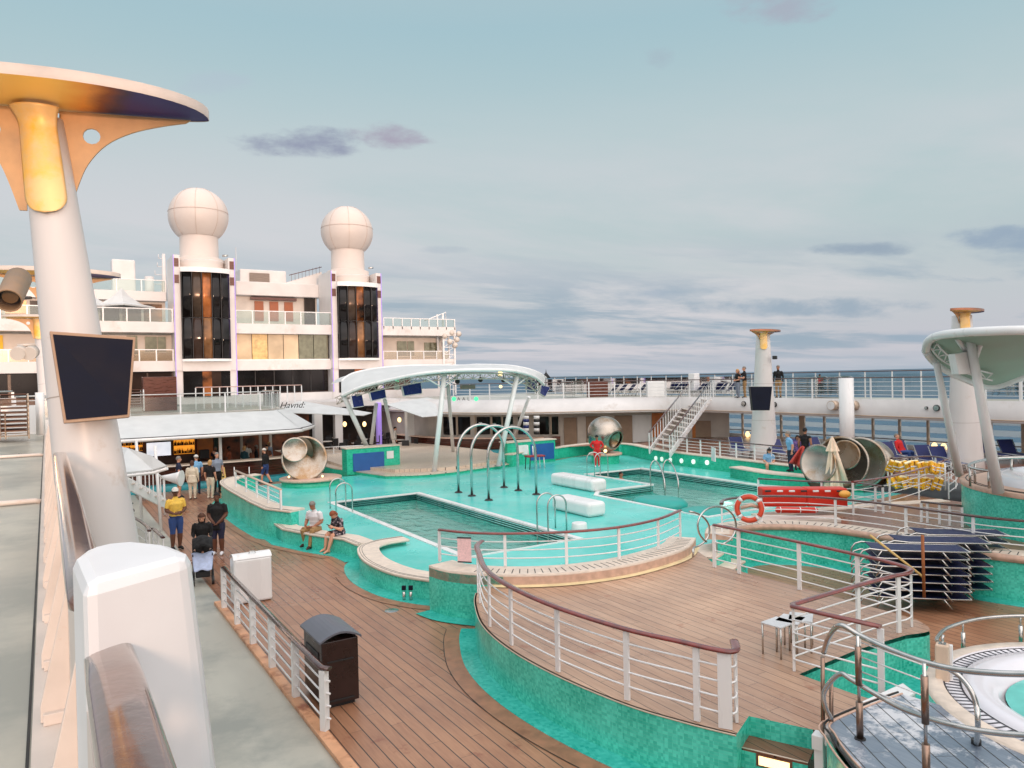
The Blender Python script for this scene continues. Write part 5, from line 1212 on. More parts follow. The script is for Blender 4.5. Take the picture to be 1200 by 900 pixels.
# ================================================================== loungers
def make_lounger(kind='flat', fabric=None, h=.30, back=0, group=None, frame=None):
    """length along local x (head at -x), width along y, origin on the floor below the middle"""
    t = thing('sun_lounger', '', 'sun lounger', (0, 0, 0), group=group); fr_ = frame or STEEL; L_, W_ = (2.1 if kind == 'stack' else 1.9), .66
    bx = -.35; hb = h+.62*math.sin(R(back)); hx = bx-.65*math.cos(R(back))
    mb = MB()
    mb.add([(bx, -W_/2+.03, h), (L_/2, -W_/2+.03, h), (L_/2, W_/2-.03, h), (bx, W_/2-.03, h)], [(0, 1, 2, 3)])
    if kind == 'stack':
        pr_ = [(-.72, .03), (-.86, -.0), (-.95, -.08), (-.97, -.16)]
        mb.add([(bx, -W_/2+.03, h), (-.72, -W_/2+.03, h+.03), (-.72, W_/2-.03, h+.03), (bx, W_/2-.03, h)], [(0, 1, 2, 3)])
    else:
        mb.add([(hx, -W_/2+.03, hb), (bx, -W_/2+.03, h), (bx, W_/2-.03, h), (hx, W_/2-.03, hb)], [(0, 1, 2, 3)])
    mb.build('sling', fabric or NAVY, t, local=True, solid=.015)
    for s_ in (-1, 1):
        y = s_*W_/2
        mb = MB()
        if kind == 'stack': mb.tube([(L_/2, y, h), (-.5, y, h), (-.78, y, h+.03), (-.9, y, h-.01), (-.97, y, h-.1), (-.98, y, h-.2)], .018, 6)
        else: mb.tube([(L_/2, y, h), (bx, y, h), (hx, y, hb)], .018, 6)
        mb.build('side_rail', fr_, t, local=True)
    mb = MB(); mb.tube([(L_/2, -W_/2, h), (L_/2, W_/2, h)], .018, 6); mb.build('end_rail', fr_, t, local=True)
    for x, a in ((.55, .16), (-.55, -.12)):
        mb = MB()
        for s_ in (-1, 1): mb.tube([(x, s_*W_/2, h), (x+a, s_*W_/2, .0 if kind != 'stack' else h-.2)], .016, 6)
        mb.tube([(x+a*.6, -W_/2, h*.4 if kind != 'stack' else h-.12), (x+a*.6, W_/2, h*.4 if kind != 'stack' else h-.12)], .012, 5)
        mb.build('leg_frame', fr_, t, local=True)
    return t
def place(proto, used, loc, rz, label, group, rx=0):
    o = proto if not used else copy_tree(proto); o.location = loc; o.rotation_euler = (rx, 0, rz); o['label'] = label; o['group'] = group; return o
# the big stack near the camera
pl = make_lounger('stack', NAVYL, .3); used = False
g_ = 'navy loungers in the near stack'; ax = R(-43); dv = Vector((math.cos(ax), math.sin(ax), 0)); A0 = Vector((14.72, 8.72, 0))
for col in range(3):
    for k in range(7):
        c0 = A0+Vector((1.0, .10, 0))*col + Vector((random.uniform(-.015, .015), random.uniform(-.02, .02), k*.155+col*.01))
        lab = ('topmost navy lounger' if k == 6 else 'navy lounger between others')+' in the '+('left', 'middle', 'right')[col]+' column of the big stack'
        if k == 0: lab = 'lowest navy lounger in the '+('left', 'middle', 'right')[col]+' column of the big stack'
        place(pl, used, c0, ax+random.uniform(-.015, .015), lab, g_); used = True
for a, b in (((1019.5, 627), (1083, 677)),):
    mb = MB(); mb.tube([P(a[0], a[1], d=14.0), P(b[0], b[1], d=13.4)], .022, 6); tag(mb.build('strap', mat('tan_strap', srgb(210, 176, 110), .6)), 'tan lashing strap slanting across the big lounger stack', 'strap')
mb = MB(); mb.tube([P(1081, 627, d=13.2), P(1083, 700, d=13.2)], .03, 6); tag(mb.build('strap', mat('rusty_strap', srgb(150, 86, 44), .6)), 'rust brown upright strap on the big lounger stack', 'strap')

# reclined loungers on the starboard terrace
pr_ = make_lounger('recline', NAVY, .34, back=58); used = False
spots = [(748+0, 529, 60), (829, 527, 70), (849, 528, 70), (868, 527, 62), (905, 533, 65), (915, 531, 65), (938, 530, 65), (962, 528, 70), (1048, 536, 60), (1062, 534, 60), (1092, 541, 60), (1110, 543, 60), (1165, 533, 60), (1190, 533, 58)]
names = ['by the foot of the starboard stairs', 'left of the pair beside the service door', 'right of the pair beside the service door', 'just left of the starboard torch column', 'just right of the starboard torch column', 'behind the woman in blue', 'behind the man in the black vest', 'behind the largest sculpture', 'under the person in red', 'beside the person in red', 'behind the yellow life vests', 'next to the white torch column', 'beyond the far tub rail', 'at the right edge beyond the far tub']
for (px, py, rz), nm in list(zip(spots, names))[1:]:
    p = P(px, py+8, z=.9); p = Vector((min(p.x, 34.5), p.y, .9))
    if p.x > 27.0: place(pr_, used, p, R(rz+180), 'reclined navy lounger '+nm, 'navy loungers on the starboard terrace'); used = True
# loungers on the upper starboard promenade
pu = make_lounger('recline', NAVY, .34, back=50); used = False
for i, (px, py) in enumerate(((713, 463), (722, 463), (732, 463), (745, 463), (754, 463), (786, 463), (797, 463), (812, 463), (838, 463), (846, 464))):
    p = P(px, py+1, z=3.4)
    place(pu, used, (p.x, p.y, 3.4), R(115), 'reclined navy lounger on the upper starboard promenade, '+('1st', '2nd', '3rd', '4th', '5th', '6th', '7th', '8th', '9th', '10th')[i]+' from the left', 'navy loungers on the upper promenade'); used = True
ps = make_lounger('stack', GREENF, .3); used = False
for si, (px, n_, where) in enumerate(((950, 7, 'left of the plain white pillar'), (978, 7, 'nearest the plain white pillar'), (1172, 7, 'at the right edge of the promenade'), (672, 7, 'beyond the right end of the stage canopy'), (1192, 6, 'outermost at the right edge'))):
    p = P(px, 466, z=3.4)
    for k in range(n_):
        place(ps, used, (p.x+random.uniform(-.02, .02), p.y, 3.4+k*.13), R(75), ('top', 'lower')[k < n_-1]+' lounger of the grey green stack '+where, 'grey green stacked loungers'); used = True
pb_ = make_lounger('stack', BROWNF, .3, frame=STAINS); used = False
for px, n_, where, yy in ((20, 9, 'on the port promenade', 24.6), (-4, 5, 'cut by the left picture edge', 24.9)):
    p = P(px, 512, z=3.35)
    for k in range(n_): place(pb_, used, (p.x, yy+.9, 3.35+k*.125), R(92), ('topmost' if k == n_-1 else 'lower')+' brown sling lounger of the stack '+where, 'brown stacked loungers'); used = True
pt = make_lounger('stack', BROWNF, .3, frame=WHITE2); used = False
p = P(160, 487, Y=44)
for k in range(7): place(pt, used, (p.x, 44.5, 3.4+k*.15), R(90), ('topmost' if k == 6 else 'lower')+' white framed lounger of the stack on the bar terrace', 'white framed loungers on the bar terrace'); used = True
# white parapet and rails across the port promenade
mb = MB(); mb.box((-2.3, 28, 3.85), (4.2, .12, .9)); tag(mb.build('parapet', WHITE2), 'white parapet across the port promenade behind the brown loungers', 'parapet')
rail('thin rail on the white parapet across the port promenade', [(-4.4, 28.2), (-.9, 28.2)], 4.3, .45, [0, .3, .6, 1], 1, rm=STEEL)
rail('low rail beside the big column on the port promenade', [(-.85, 28.1), (.4, 28.1)], 4.3, .28, [0, 1], 1, rm=STEEL)
for px, py in ((46, 470),):
    p = P(47, 482, Y=27); mb = MB(); mb.cyl((p.x, p.y), .12, 3.4, 4.7, .12, n=14); tag(mb.build('deck_post', WHITE2), 'short white post with lamp top beside the brown loungers', 'post')

# ================================================================== starboard promenade
fp = smooth2([(22.4, 56), (22.6, 49), (22.9, 44.5), (24.2, 41), (26.6, 38.7), (29.4, 37.0), (31.6, 34.6), (32.6, 31.5), (33.0, 27.5), (33.0, 22), (33.0, 12), (33.0, -6)], 5)
poly = fp+[(36.3, -6), (36.3, 56)]
mb = MB(); mb.v = [(x, y, 3.4) for x, y in poly]; mb.f = [list(range(len(poly)))]; mb.sm = [False]; mb.mi = [0]
lo = offset(fp, 0); mb.v += [(x, y, 2.92) for x, y in poly]; mb.f.append(list(range(len(poly), 2*len(poly)))[::-1]); mb.sm.append(False); mb.mi.append(0)
struct('starboard_promenade', mb, GREYDK)
k1 = next(i for i, p in enumerate(fp) if p[1] < 33.5)
ow = [offset(fp, 1.15*max(0, min(1, (k1-i)/6)))[i] for i in range(len(fp))]
t = thing('promenade_fascia', 'long curved white fascia under the starboard promenade rail', 'fascia', (33, 22, 2.6))
mb = MB(); mb.strip(at3(fp, 3.44), at3([(o_[0], o_[1]) for o_ in ow], 2.62 if False else 2.66)); mb.strip(at3(ow, 2.66), at3(ow, 2.54)); mb.strip(at3(ow, 2.54), at3(offset(fp, -.3), 2.54)); mb.strip(at3(fp, 3.44), at3(offset(fp, -.12), 3.44)); mb.build('fascia_plate', BAND, t)
mb = MB(); mb.tube(at3(offset(ow, .01) if False else ow, 2.66), .03, 6); mb.build('edge_bead', STAINS, t)
fpi = offset(fp, -.10)
Lr = arclen(fpi)[-1]; cut_ = [p for p in fpi if p[1] < 45]
rail('white rail with dark handrail along the inner edge of the upper starboard promenade', cut_, 3.44, 1.02, [i/34 for i in range(35)], 4, rm=DARKRAIL, pw=.07, rw=.04)
orail = [(24.5, 57), (36.2, 57), (36.2, -6)]
orail = [(36.2, 56), (36.2, 36), (36.2, -6)]
t = rail('outer seaward rail of the starboard promenade with glass panels', orail, 3.4, 1.35, [i/42 for i in range(43)], 0, rm=DARKRAIL, pw=.06, rw=.05)
mb = MB(); mb.quad((36.2, 56, 3.5), (36.2, -6, 3.5), (36.2, -6, 4.6), (36.2, 56, 4.6)); mb.build('glass_panel', GLASS, t)
# white cabinets and wooden box on the promenade
for px, w_, m_, lab in ((768, 1.1, WHITE2, 'white locker on the upper promenade left of the stairs'), (700, 1.4, WOODBR, 'brown wooden cabinet on the upper promenade'), ):
    p = P(px, 465, z=3.4); mb = MB(); mb.box((p.x, p.y, 3.9), (w_, .5, 1.0), rz=R(-30)); tag(mb.build('deck_locker', m_, bevel=.02), lab, 'locker')
for i, (px, py) in enumerate(((872, 473), (908, 474), (979, 475), (1002, 475), (1098, 478), (1086, 478))):
    s_ = wallhit(px, py, fp)
    if s_:
        p, d = along(fp, s_[0]); n_ = Vector((d.y, -d.x, 0)); q = Vector((p.x, p.y, s_[1])); big = i in (2, 3)
        t = thing('deck_spotlight', ('small dark port', 'small dark port', 'large round spotlight', 'large round spotlight', 'small dark port', 'tiny dark fitting')[i]+' on the fascia, '+('left of the torch column', 'right of the torch column', 'left of the plain pillar', 'right of the plain pillar', 'left of the canopy leg', 'beside the port near the canopy leg')[i], 'spotlight', tuple(q))
        r_ = .24 if big else (.14 if i < 5 else .07)
        mb = MB(); mb.tube([q, q+n_*(.35 if big else .08)], r_, 16); mb.build('housing', STAINS if big else BLACKM, t)
        mb = MB(); mb.tube([q+n_*(.35 if big else .08), q+n_*(.37 if big else .09)], r_*.85, 16); mb.build('lens', WHITE2 if big else STEEL, t)
def slat_mat():
    m = bpy.data.materials.new('pale_blue_slat'); m.use_nodes = True; nt_ = m.node_tree; nt_.nodes.clear()
    o_ = N(nt_, 'ShaderNodeOutputMaterial'); mx_ = N(nt_, 'ShaderNodeMixShader'); a_ = N(nt_, 'ShaderNodeBsdfTranslucent'); b_ = N(nt_, 'ShaderNodeBsdfDiffuse')
    a_.inputs[0].default_value = b_.inputs[0].default_value = (.88, .93, .95, 1); mx_.inputs[0].default_value = .75
    for i_, s_ in ((1, b_), (2, a_)): nt_.links.new(s_.outputs[0], mx_.inputs[i_])
    nt_.links.new(mx_.outputs[0], o_.inputs[0]); return m
# windscreen between terrace and promenade on the sea side
t = thing('sea_windscreen', 'row of warm steel posts and white slats open to the sea under the starboard promenade', 'windscreen', (36.15, 15, .9))
for k in range(3):
    mb = MB(); z = 2.36-.50*k; mb.box((36.14, 13.5, z), (.02, 39, .27)); mb.build('slat', slat_mat() if k == 0 else bpy.data.materials['pale_blue_slat'], t)
for k in range(28):
    y = 33-k*1.42; wide_ = k in (4, 12, 19)
    mb = MB(); mb.box((36.1, y, 1.85), (.12, .34 if wide_ else .10, 1.9)); mb.build('post', STAINS, t)
mb = MB(); mb.box((36.12, 13.5, 1.32), (.08, 39, .04)); mb.build('mid_rail', DARKRAIL, t)
mb = MB(); mb.box((36.2, 13.5, .98), (.06, 39, .2)); mb.build('kerb', WHITE2, t)
for i, (px, py) in enumerate(((876, 509), (1095, 523), (1117-11, 524), )):
    p = P(px, py, X=36.0); mb = MB(); mb.ball(p, .13, 10, 8, sc=(1, 1, 1.4)); tag(mb.build('wall_lantern', LAMPW), 'lit warm lantern on the sea windscreen, '+('beside the starboard torch column', 'behind the life vests', 'next to the white torch column')[i], 'lamp')
# structural end wall and service door by the stairs
for (l, r_, yt, yb, m_, nm, lab, cat) in ((835, 846, 489, 545, CREAM, 'partition_wall', 'narrow cream wall end beside the service door', 'wall'),):
    pass
wl = [(31.4, 34.9), (34.6, 30.6)]
def wallpanel(path, L_, R_, T_, B_, m, name, label, cat, off=.03, parent=None, depth=.04):
    a = wallhit(L_, T_, path); b = wallhit(R_, T_, path); c = wallhit(L_, B_, path)
    if not a or not b or not c: return None
    z0, z1 = c[1], a[1]; n_ = 8; A_ = []; 
    for k in range(n_+1):
        s_ = a[0]+(b[0]-a[0])*k/n_; p, d = along(path, s_); nr = Vector((d.y, -d.x))
        if nr.dot(Vector((-p.x, -p.y))) < 0: nr = -nr
        A_.append(p+nr*off)
    mb = MB(); mb.strip([(p.x, p.y, z0) for p in A_], [(p.x, p.y, z1) for p in A_], False)
    o = mb.build(name, m, parent, solid=depth)
    if parent is None: tag(o, label, cat)
    return o
WP = smooth2([(21.9, 56), (22.0, 49), (22.6, 44.6), (24.2, 42.2), (26.6, 40.2), (29.6, 38.4), (32.4, 36.2), (33.6, 34.2), (35.4, 32.0)], 5)
t = thing('deck_house', 'curved cream deck house with bar windows and doors under the starboard promenade', 'deck house', (27, 40, 0))
mb = MB(); mb.strip(at3(WP, 0), at3(WP, 2.95)); mb.build('wall', CREAM, t)
for l, r_, kind in ((520, 534, 0), (537, 551, 0), (559, 574, 0), (577, 587, 0), (589, 601, 0), (607, 617, 0), (632, 643, 0), (646, 654, 0)):
    wallpanel(WP, l, r_, 488.5, 509, WINBLK, 'window', '', '', .04, t)
for l in (535.5, 556, 575.5, 588, 644.5):
    wallpanel(WP, l, l+1.6, 487, 510, STAINS, 'mullion', '', '', .07, t)
for l, r_, tp_ in ((660.5, 675.5, 489.5), (720, 740.5, 487), (686.5, 704, 488)):
    d_ = wallpanel(WP, l, r_, tp_, 529, TANDOOR, 'door', '', '', .05, t)
wallpanel(WP, 741, 763, 486, 523, WHITE2, 'white_panel', '', '', .05, t)
wallpanel(WP, 764, 778, 484, 512, ORWOOD, 'wood_panel', '', '', .05, t)
wallpanel(WP, 676, 686, 488, 529, CREAM, 'pilaster', '', '', .12, t); wallpanel(WP, 798, 806, 489, 540, WHITE2, 'pilaster', '', '', .12, t); wallpanel(WP, 811, 815, 489, 540, ORWOOD, 'wood_panel', '', '', .05, t); wallpanel(WP, 815, 833, 493, 540, TANDOOR, 'door', '', '', .05, t)
for l, r_, m_, lab in ((613, 620, 0, 'navy and white'), (625, 632.5, 1, 'black and white')):
    tt = thing('striped_post', lab+' banded round post in front of the bar windows', 'post', tuple(P(l+3, 509, d=44)))
    for k in range(6):
        mb = MB(); a = P((l+r_)/2, 509-k*3.6, d=44); b = P((l+r_)/2, 509-(k+1)*3.6, d=44); mb.tube([a, b], .17, 14); mb.build('band', (WHITE2 if k % 2 else (TVBLUE, BLACKM)[m_]), tt)
# bar counter with mahogany front below those windows
bc = [p for p in offset(WP, 1.3) if p[1] < 49 and p[0] < 27.2]
t = thing('starboard_bar_counter', 'curved dark mahogany bar counter below the black windows', 'bar counter', (24, 40, 0))
mb = MB(); mb.strip(at3(bc, .0), at3(bc, 1.0)); mb.build('front', WOODMH, t)
mb = MB(); mb.strip(at3(bc, 1.05), at3(offset(bc, -.5), 1.05), False); mb.strip(at3(offset(bc, .1), 1.0), at3(offset(bc, .1), 1.05)); mb.strip(at3(offset(bc, .1), 1.05), at3(bc, 1.05)); mb.build('counter_top', CAPPINK, t)
mb = MB(); mb.strip(at3(offset(bc, .35), .0), at3(offset(bc, .35), .32)); mb.strip(at3(offset(bc, .35), .32), at3(bc, .32), False); mb.build('plinth', mat('blue_green_plinth', srgb(30, 140, 150), .4), t)

# starboard stairs
t = thing('starboard_stairs', 'white stairs with dark handrails climbing to the upper starboard promenade', 'stairs', (27.4, 29, .9))
s0a, s0b = P(761, 529, z=.95), P(785, 533, z=.95)
s1a, s1b = P(811, 464, z=3.4), P(833, 467, z=3.4)
NS = 13
for k in range(NS):
    f0 = (k+.5)/NS; a = s0a.lerp(s1a, f0); b = s0b.lerp(s1b, f0)
    mb = MB(); mb.beam(a, b, .26, .035); mb.build('tread', CREAM, t)
for a, b, nm in ((s0a, s1a, 0), (s0b, s1b, 1)):
    mb = MB(); mb.beam(a, b, .06, .26); mb.build('stringer', WHITE2, t)
    h = Vector((0, 0, .95)); mb = MB(); mb.tube([a+h, b+h], .04, 8); mb.build('handrail', DARKRAIL, t)
    for z in (.16,):
        mb = MB(); mb.tube([a+Vector((0, 0, z)), b+Vector((0, 0, z))], .018, 6); mb.build('lower_rail', WHITE2, t)
    for k in range(19):
        q = a.lerp(b, k/18); mb = MB(); mb.beam(q+Vector((0, 0, .1)), q+h, .03, .03); mb.build('baluster', WHITE2, t)
mb = MB(); p = P(807, 440, d=41); mb.box((s1a.x+.2, s1a.y, 4.1), (.5, .5, 1.5)); tag(mb.build('gate_locker', WHITE2, bevel=.02), 'white upright locker at the head of the starboard stairs', 'locker')

# ================================================================== stage with boards
c1 = smooth2(XY([(452, 558), (490, 557), (525, 554), (562, 549), (592, 545), (612, 538)], .42), 5)
c2 = smooth2(XY([(462, 550), (497, 549), (530, 547), (560, 543), (588, 538)], .60), 5)
back = [(24, 40), (23, 46), (12, 46), (11, 40)]
mb = MB(); mb.prism(c1+[(22.2, 38), (22.2, 46), (12, 46), (12.2, 37)], .1, .42); o = mb.build('stage_step', MOSB); o['kind'] = 'structure'
mb = MB(); mb.prism([(p[0], p[1]) for p in offset(c1, .06)]+[(22.2, 38), (22.2, 46), (12, 46), (12.2, 37)], .42, .46); o = mb.build('stage_step_top', DECKPALE); o['kind'] = 'structure'
mb = MB(); mb.prism(c2+[(22, 38), (21, 46), (13, 46), (12.6, 37)], .46, .60); o = mb.build('stage_floor', DECKPALE); o['kind'] = 'structure'
def board(label, x0, x1, y, z1, panels, paper):
    t = thing('planter_board', label, 'notice wall', ((x0+x1)/2, y, .3))
    mb = MB(); mb.box(((x0+x1)/2, y+.35, (z1+.3)/2), (x1-x0, .7, z1-.3)); mb.build('tiled_block', MOSB, t)
    mb = MB(); mb.box(((x0+x1)/2, y+.35, z1+.03), (x1-x0+.12, .82, .06)); mb.build('cap', CAP, t, bevel=.01)
    for a, b, z0, zz, m_, nm in panels:
        mb = MB(); mb.box(((a+b)/2, y-.02, (z0+zz)/2), (b-a, .04, zz-z0)); mb.build(nm, m_, t, bevel=.004)
    return t
board('green tiled notice wall with blue panel on the left side of the stage', 12.2, 14.95, 34.9, 1.55, [(12.5, 14.1, .45, 1.32, BLUEP, 'blue_panel'), (14.25, 14.6, .95, 1.32, WHITE2, 'white_notice')], 0)
board('green tiled notice wall with blue panel right of the stage behind the red chair', 20.1, 23.1, 33.0, 1.45, [(21.5, 23.0, .45, 1.3, BLUEP, 'blue_panel'), (20.75, 21.3, .8, 1.3, WHITE2, 'white_notice')], 0)
t = thing('folding_chair', 'red seated folding chair in front of the right notice wall', 'chair', tuple(P(626, 550, z=Z1)))
p = P(627, 549, z=Z1)
mb = MB(); mb.box((p.x, p.y, Z1+.62), (.95, .5, .07), rz=-.2); mb.build('seat', REDP if False else mat('dark_red_seat', srgb(150, 30, 40), .5), t, bevel=.02)
for sx in (-.44, .44):
    for sy in (-.2, .2):
        mb = MB(); mb.tube([(p.x+sx, p.y+sy, Z1), (p.x+sx*.9, p.y+sy, Z1+.6)], .025, 6); mb.build('leg', WHITE2 if sx > 0 else BLACKM, t)
mb = MB(); mb.tube([(p.x-.25, p.y+.2, Z1+.6), (p.x-.22, p.y+.3, Z1+1.15)], .03, 6); mb.tube([(p.x+.05, p.y+.2, Z1+.6), (p.x+.08, p.y+.3, Z1+1.1)], .03, 6); mb.build('back_frame', WHITE2, t)
wallseg = [(23.0, 33.3), (24.6, 33.9)]
mb = MB(); mb.box((23.75, 34.2, .95), (1.1, .3, 1.1), rz=.3); tag(mb.build('slatted_cabinet', WOODMH), 'brown slatted wooden cabinet right of the blue notice panel', 'cabinet')

# stage canopy
crown = [P(400, 447, Y=36.5), P(413, 438, Y=36.8), P(444, 431.5, Y=37), P(487, 428.5, Y=37), P(540, 428.5, Y=35.5), P(560, 427.5, Y=34.5), P(600, 429, Y=33), P(627, 435, Y=32.8), P(640, 443, Y=33.4)]
rim = [P(400, 464, Y=35.0), P(424, 453.5, Y=34.2), P(460, 444.5, Y=33), P(493, 438, Y=32), P(530, 434.5, Y=31.4), P(562, 433.5, Y=31.2), P(600, 434.5, Y=31.2), P(625, 441, Y=31.8), P(637.5, 451, Y=32.8)]
t = thing('stage_canopy', 'white crescent stage canopy on slanting legs with truss and screens under it', 'canopy', (17.5, 33, 3.5))
Ac = smooth_path(crown, 6); Bc = smooth_path(rim, 6); n = len(Ac)
mb = MB(); mb.grid(lambda u, v: Ac[int(round(u*(n-1)))].lerp(Bc[int(round(u*(n-1)))], v)+Vector((0, 0, .12))*math.sin(math.pi*v), n-1, 6); mb.build('roof_skin', CANVAS, t)
back_ = [v+Vector((.3, 2.6, -.15)) for v in Ac]
mb = MB(); mb.grid(lambda u, v: Ac[int(round(u*(n-1)))].lerp(back_[int(round(u*(n-1)))], v), n-1, 4); mb.build('rear_skin', CANVAS, t)
mb = MB(); mb.tube(Bc, .085, 10); mb.build('rim', WHITE2, t)
mb = MB(); mb.tube(Ac, .06, 10); mb.build('ridge', WHITE2, t)
Tl = [v+Vector((0, .35, -.16)) for v in Bc]; Tm = [v+Vector((0, 1.0, -.12)) for v in Bc]; Tb = [v+Vector((0, .7, -.42)) for v in Bc]
mb = MB()
for q in (Tl, Tm, Tb): mb.tube(q, .03, 6)
for i in range(0, n-1):
    mb.tube([Tl[i], Tb[i+1]] if i % 2 else [Tb[i], Tl[i+1]], .018, 5); mb.tube([Tm[i], Tb[i+1]] if i % 2 else [Tb[i], Tm[i+1]], .018, 5)
mb.build('truss', CREAM, t)
legs = [((402, 462, 35.2), (431, 526, 1)), ((441, 473, 38.2), (435, 520, .6)), ((451, 469, 36), (463, 525, .6)), ((521, 436, 32), (509, 552, .46)), ((525, 452, 36), (531, 529, .6)), ((607, 436, 31.8), (584, 546, .46)), ((620, 465, 36), (603, 512, .95))]
for i, (a, b) in enumerate(legs):
    A_ = P(a[0], a[1], Y=a[2]); B_ = P(b[0], b[1], z=b[2] if b[2] != 1 else .6); 
    if i in (0,): B_ = P(431, 526, Y=36)
    if i == 1: B_ = P(435, 520, Y=39); B_.z = max(B_.z, .6)
    if i == 6: B_ = P(603, 512, Y=37.5)
    mb = MB(); mb.tube([A_, B_], .12 if i in (0, 3, 5) else .10, 12); lg = mb.build('leg', WHITE2, t)
    if i in (3, 5):
        q = A_.lerp(B_, .16)
        for dx in (-1.15, .95):
            mb = MB(); mb.tube([q, A_+Vector((dx, .25, -.10))], .04, 6); mb.build('strut', WHITE2, lg)
        mb = MB(); mb.tube([B_, B_+Vector((0, 0, .02))], .2, 14); mb.build('foot_plate', STEEL, lg)
def tv(label, TL, TR, BR, BL, Y, m=TVBLUE):
    return screen(label, P(*TL, Y=Y), P(*TR, Y=Y+.25), P(*BR, Y=Y+.1), P(*BL, Y=Y-.15), .12, m, WHITE2, t=.03)
tv('blue screen at the left end of the stage canopy', (411.5, 464), (424, 461), (427, 476), (414, 478), 34.8)
tv('second blue screen under the stage canopy', (433, 459), (451, 454), (453, 466), (435.5, 470), 34.4)
tv('third blue screen under the stage canopy', (471, 452.5), (493.5, 448), (495, 461), (473.5, 464), 34.0)
tv('fourth screen, at the right end of the stage canopy', (619, 445), (629.5, 447), (627.5, 458), (617, 456), 33.4)
q = [(637, 451), (645, 453), (638, 464), (632.5, 461)]
tv('dark tilted screen hanging off the right tip of the stage canopy', (634.5, 451), (645, 453.5), (639, 465), (632.5, 461), 34.2)
for i, (px, py) in enumerate(((536, 447), (563, 445), (590, 445.5))):
    p = P(px, py, Y=34); tt = thing('stage_lamp', ('left', 'middle', 'right')[i]+' black spotlight ball hanging under the stage canopy', 'stage light', tuple(p), group='black spotlights under the stage canopy')
    mb = MB(); mb.ball(p, .13, 12, 8); mb.build('head', BLACKM, tt); mb = MB(); mb.tube([p, p+Vector((0, 0, .35))], .02, 6); mb.build('yoke', BLACKM, tt)
for i, (px, py, r_, m_, lab) in enumerate(((465, 453.5, .16, CREAM, 'round cream speaker under the left part of the stage canopy'), (586, 438, .13, LAMPW, 'lit amber lamp high under the stage canopy'), (586.5, 453, .08, LAMPW, 'lit amber lamp low under the stage canopy'), (465.5, 445, .12, LAMPG, 'small lit green lamp on the canopy truss'))):
    p = P(px, py, Y=34.4); mb = MB(); mb.tube([p, p+Vector((-.05, -.12, 0))], r_, 16); tag(mb.build('canopy_lamp', m_), lab, 'lamp')
for i, (a, b) in enumerate((((539, 450), (557, 457)), )):
    mb = MB(); q = P(548, 453.5, Y=34.5); mb.box(q, (.75, .4, .22), rz=-.3); tag(mb.build('line_speaker', mat('tan_grille', srgb(150, 138, 124), .6), bevel=.02), 'tan slanting loudspeaker under the stage canopy', 'loudspeaker')
# umbrella-like dark finial at the right end
p = P(640, 443, Y=33.6); mb = MB(); mb.lathe([(0, .5), (.03, .3), (.26, 0), (0, -.02)], 12, (p.x, p.y, p.z)); tag(mb.build('pennant_cone', BLACKM), 'small black cone at the right tip of the stage canopy', 'cone')

# ================================================================== port bar
t = thing('port_bar', 'open bar with mahogany counter, lit bottle shelves and posts under the white roof', 'bar', (6, 38, 0))
FY = 37.9
cp = [(-3, FY), (8.9, FY), (10.2, FY+.3), (10.9, FY+1.2), (11.0, FY+4)]
mb = MB(); mb.strip(at3(cp, 0), at3(cp, 1.06)); mb.build('counter_front', WOODMH, t)
mb = MB(); mb.strip(at3(offset(cp, .22), 1.12), at3(offset(cp, -.45), 1.12), False); mb.strip(at3(offset(cp, .22), 1.05), at3(offset(cp, .22), 1.12)); mb.build('counter_top', CAP, t)
mb = MB(); mb.strip(at3(offset(cp, .75), 0), at3(offset(cp, .75), .26)); mb.strip(at3(offset(cp, .75), .26), at3(cp, .26), False); mb.build('plinth', bpy.data.materials['blue_green_plinth'], t)
mb = MB(); mb.box((1.6, 41.25, 1.5), (10.6, .1, 3.0)); mb.build('back_wall', mat('dark_wood_wall', srgb(62, 34, 24), .5, var=.4, scale=2), t)
mb = MB(); mb.box((9.5, 47.0, 1.5), (9, .1, 3.0)); mb.build('lounge_wall', mat('warm_wood_wall', srgb(120, 66, 40), .5, var=.8, scale=1.6), t)
for k_ in range(9):
    mb = MB(); mb.ball((7.4+k_*.5, 42.5+(k_*7 % 5)*.8, 2.0+.12*(k_ % 3)), .07, 8, 6); mb.build('added_warm_lamp', LAMPW, t)  # small glowing balls added to warm the dim lounge
mb = MB(); mb.box((14, 48, 1.5), (.1, 10, 3)); 
def bx(l, r_, tp_, bt_, Y, m_, name, dep=.06):
    a = P(l, tp_, Y=Y); b = P(r_, bt_, Y=Y); mb = MB(); mb.box(((a.x+b.x)/2, Y, (a.z+b.z)/2), (abs(b.x-a.x), dep, abs(a.z-b.z))); return mb, name, m_
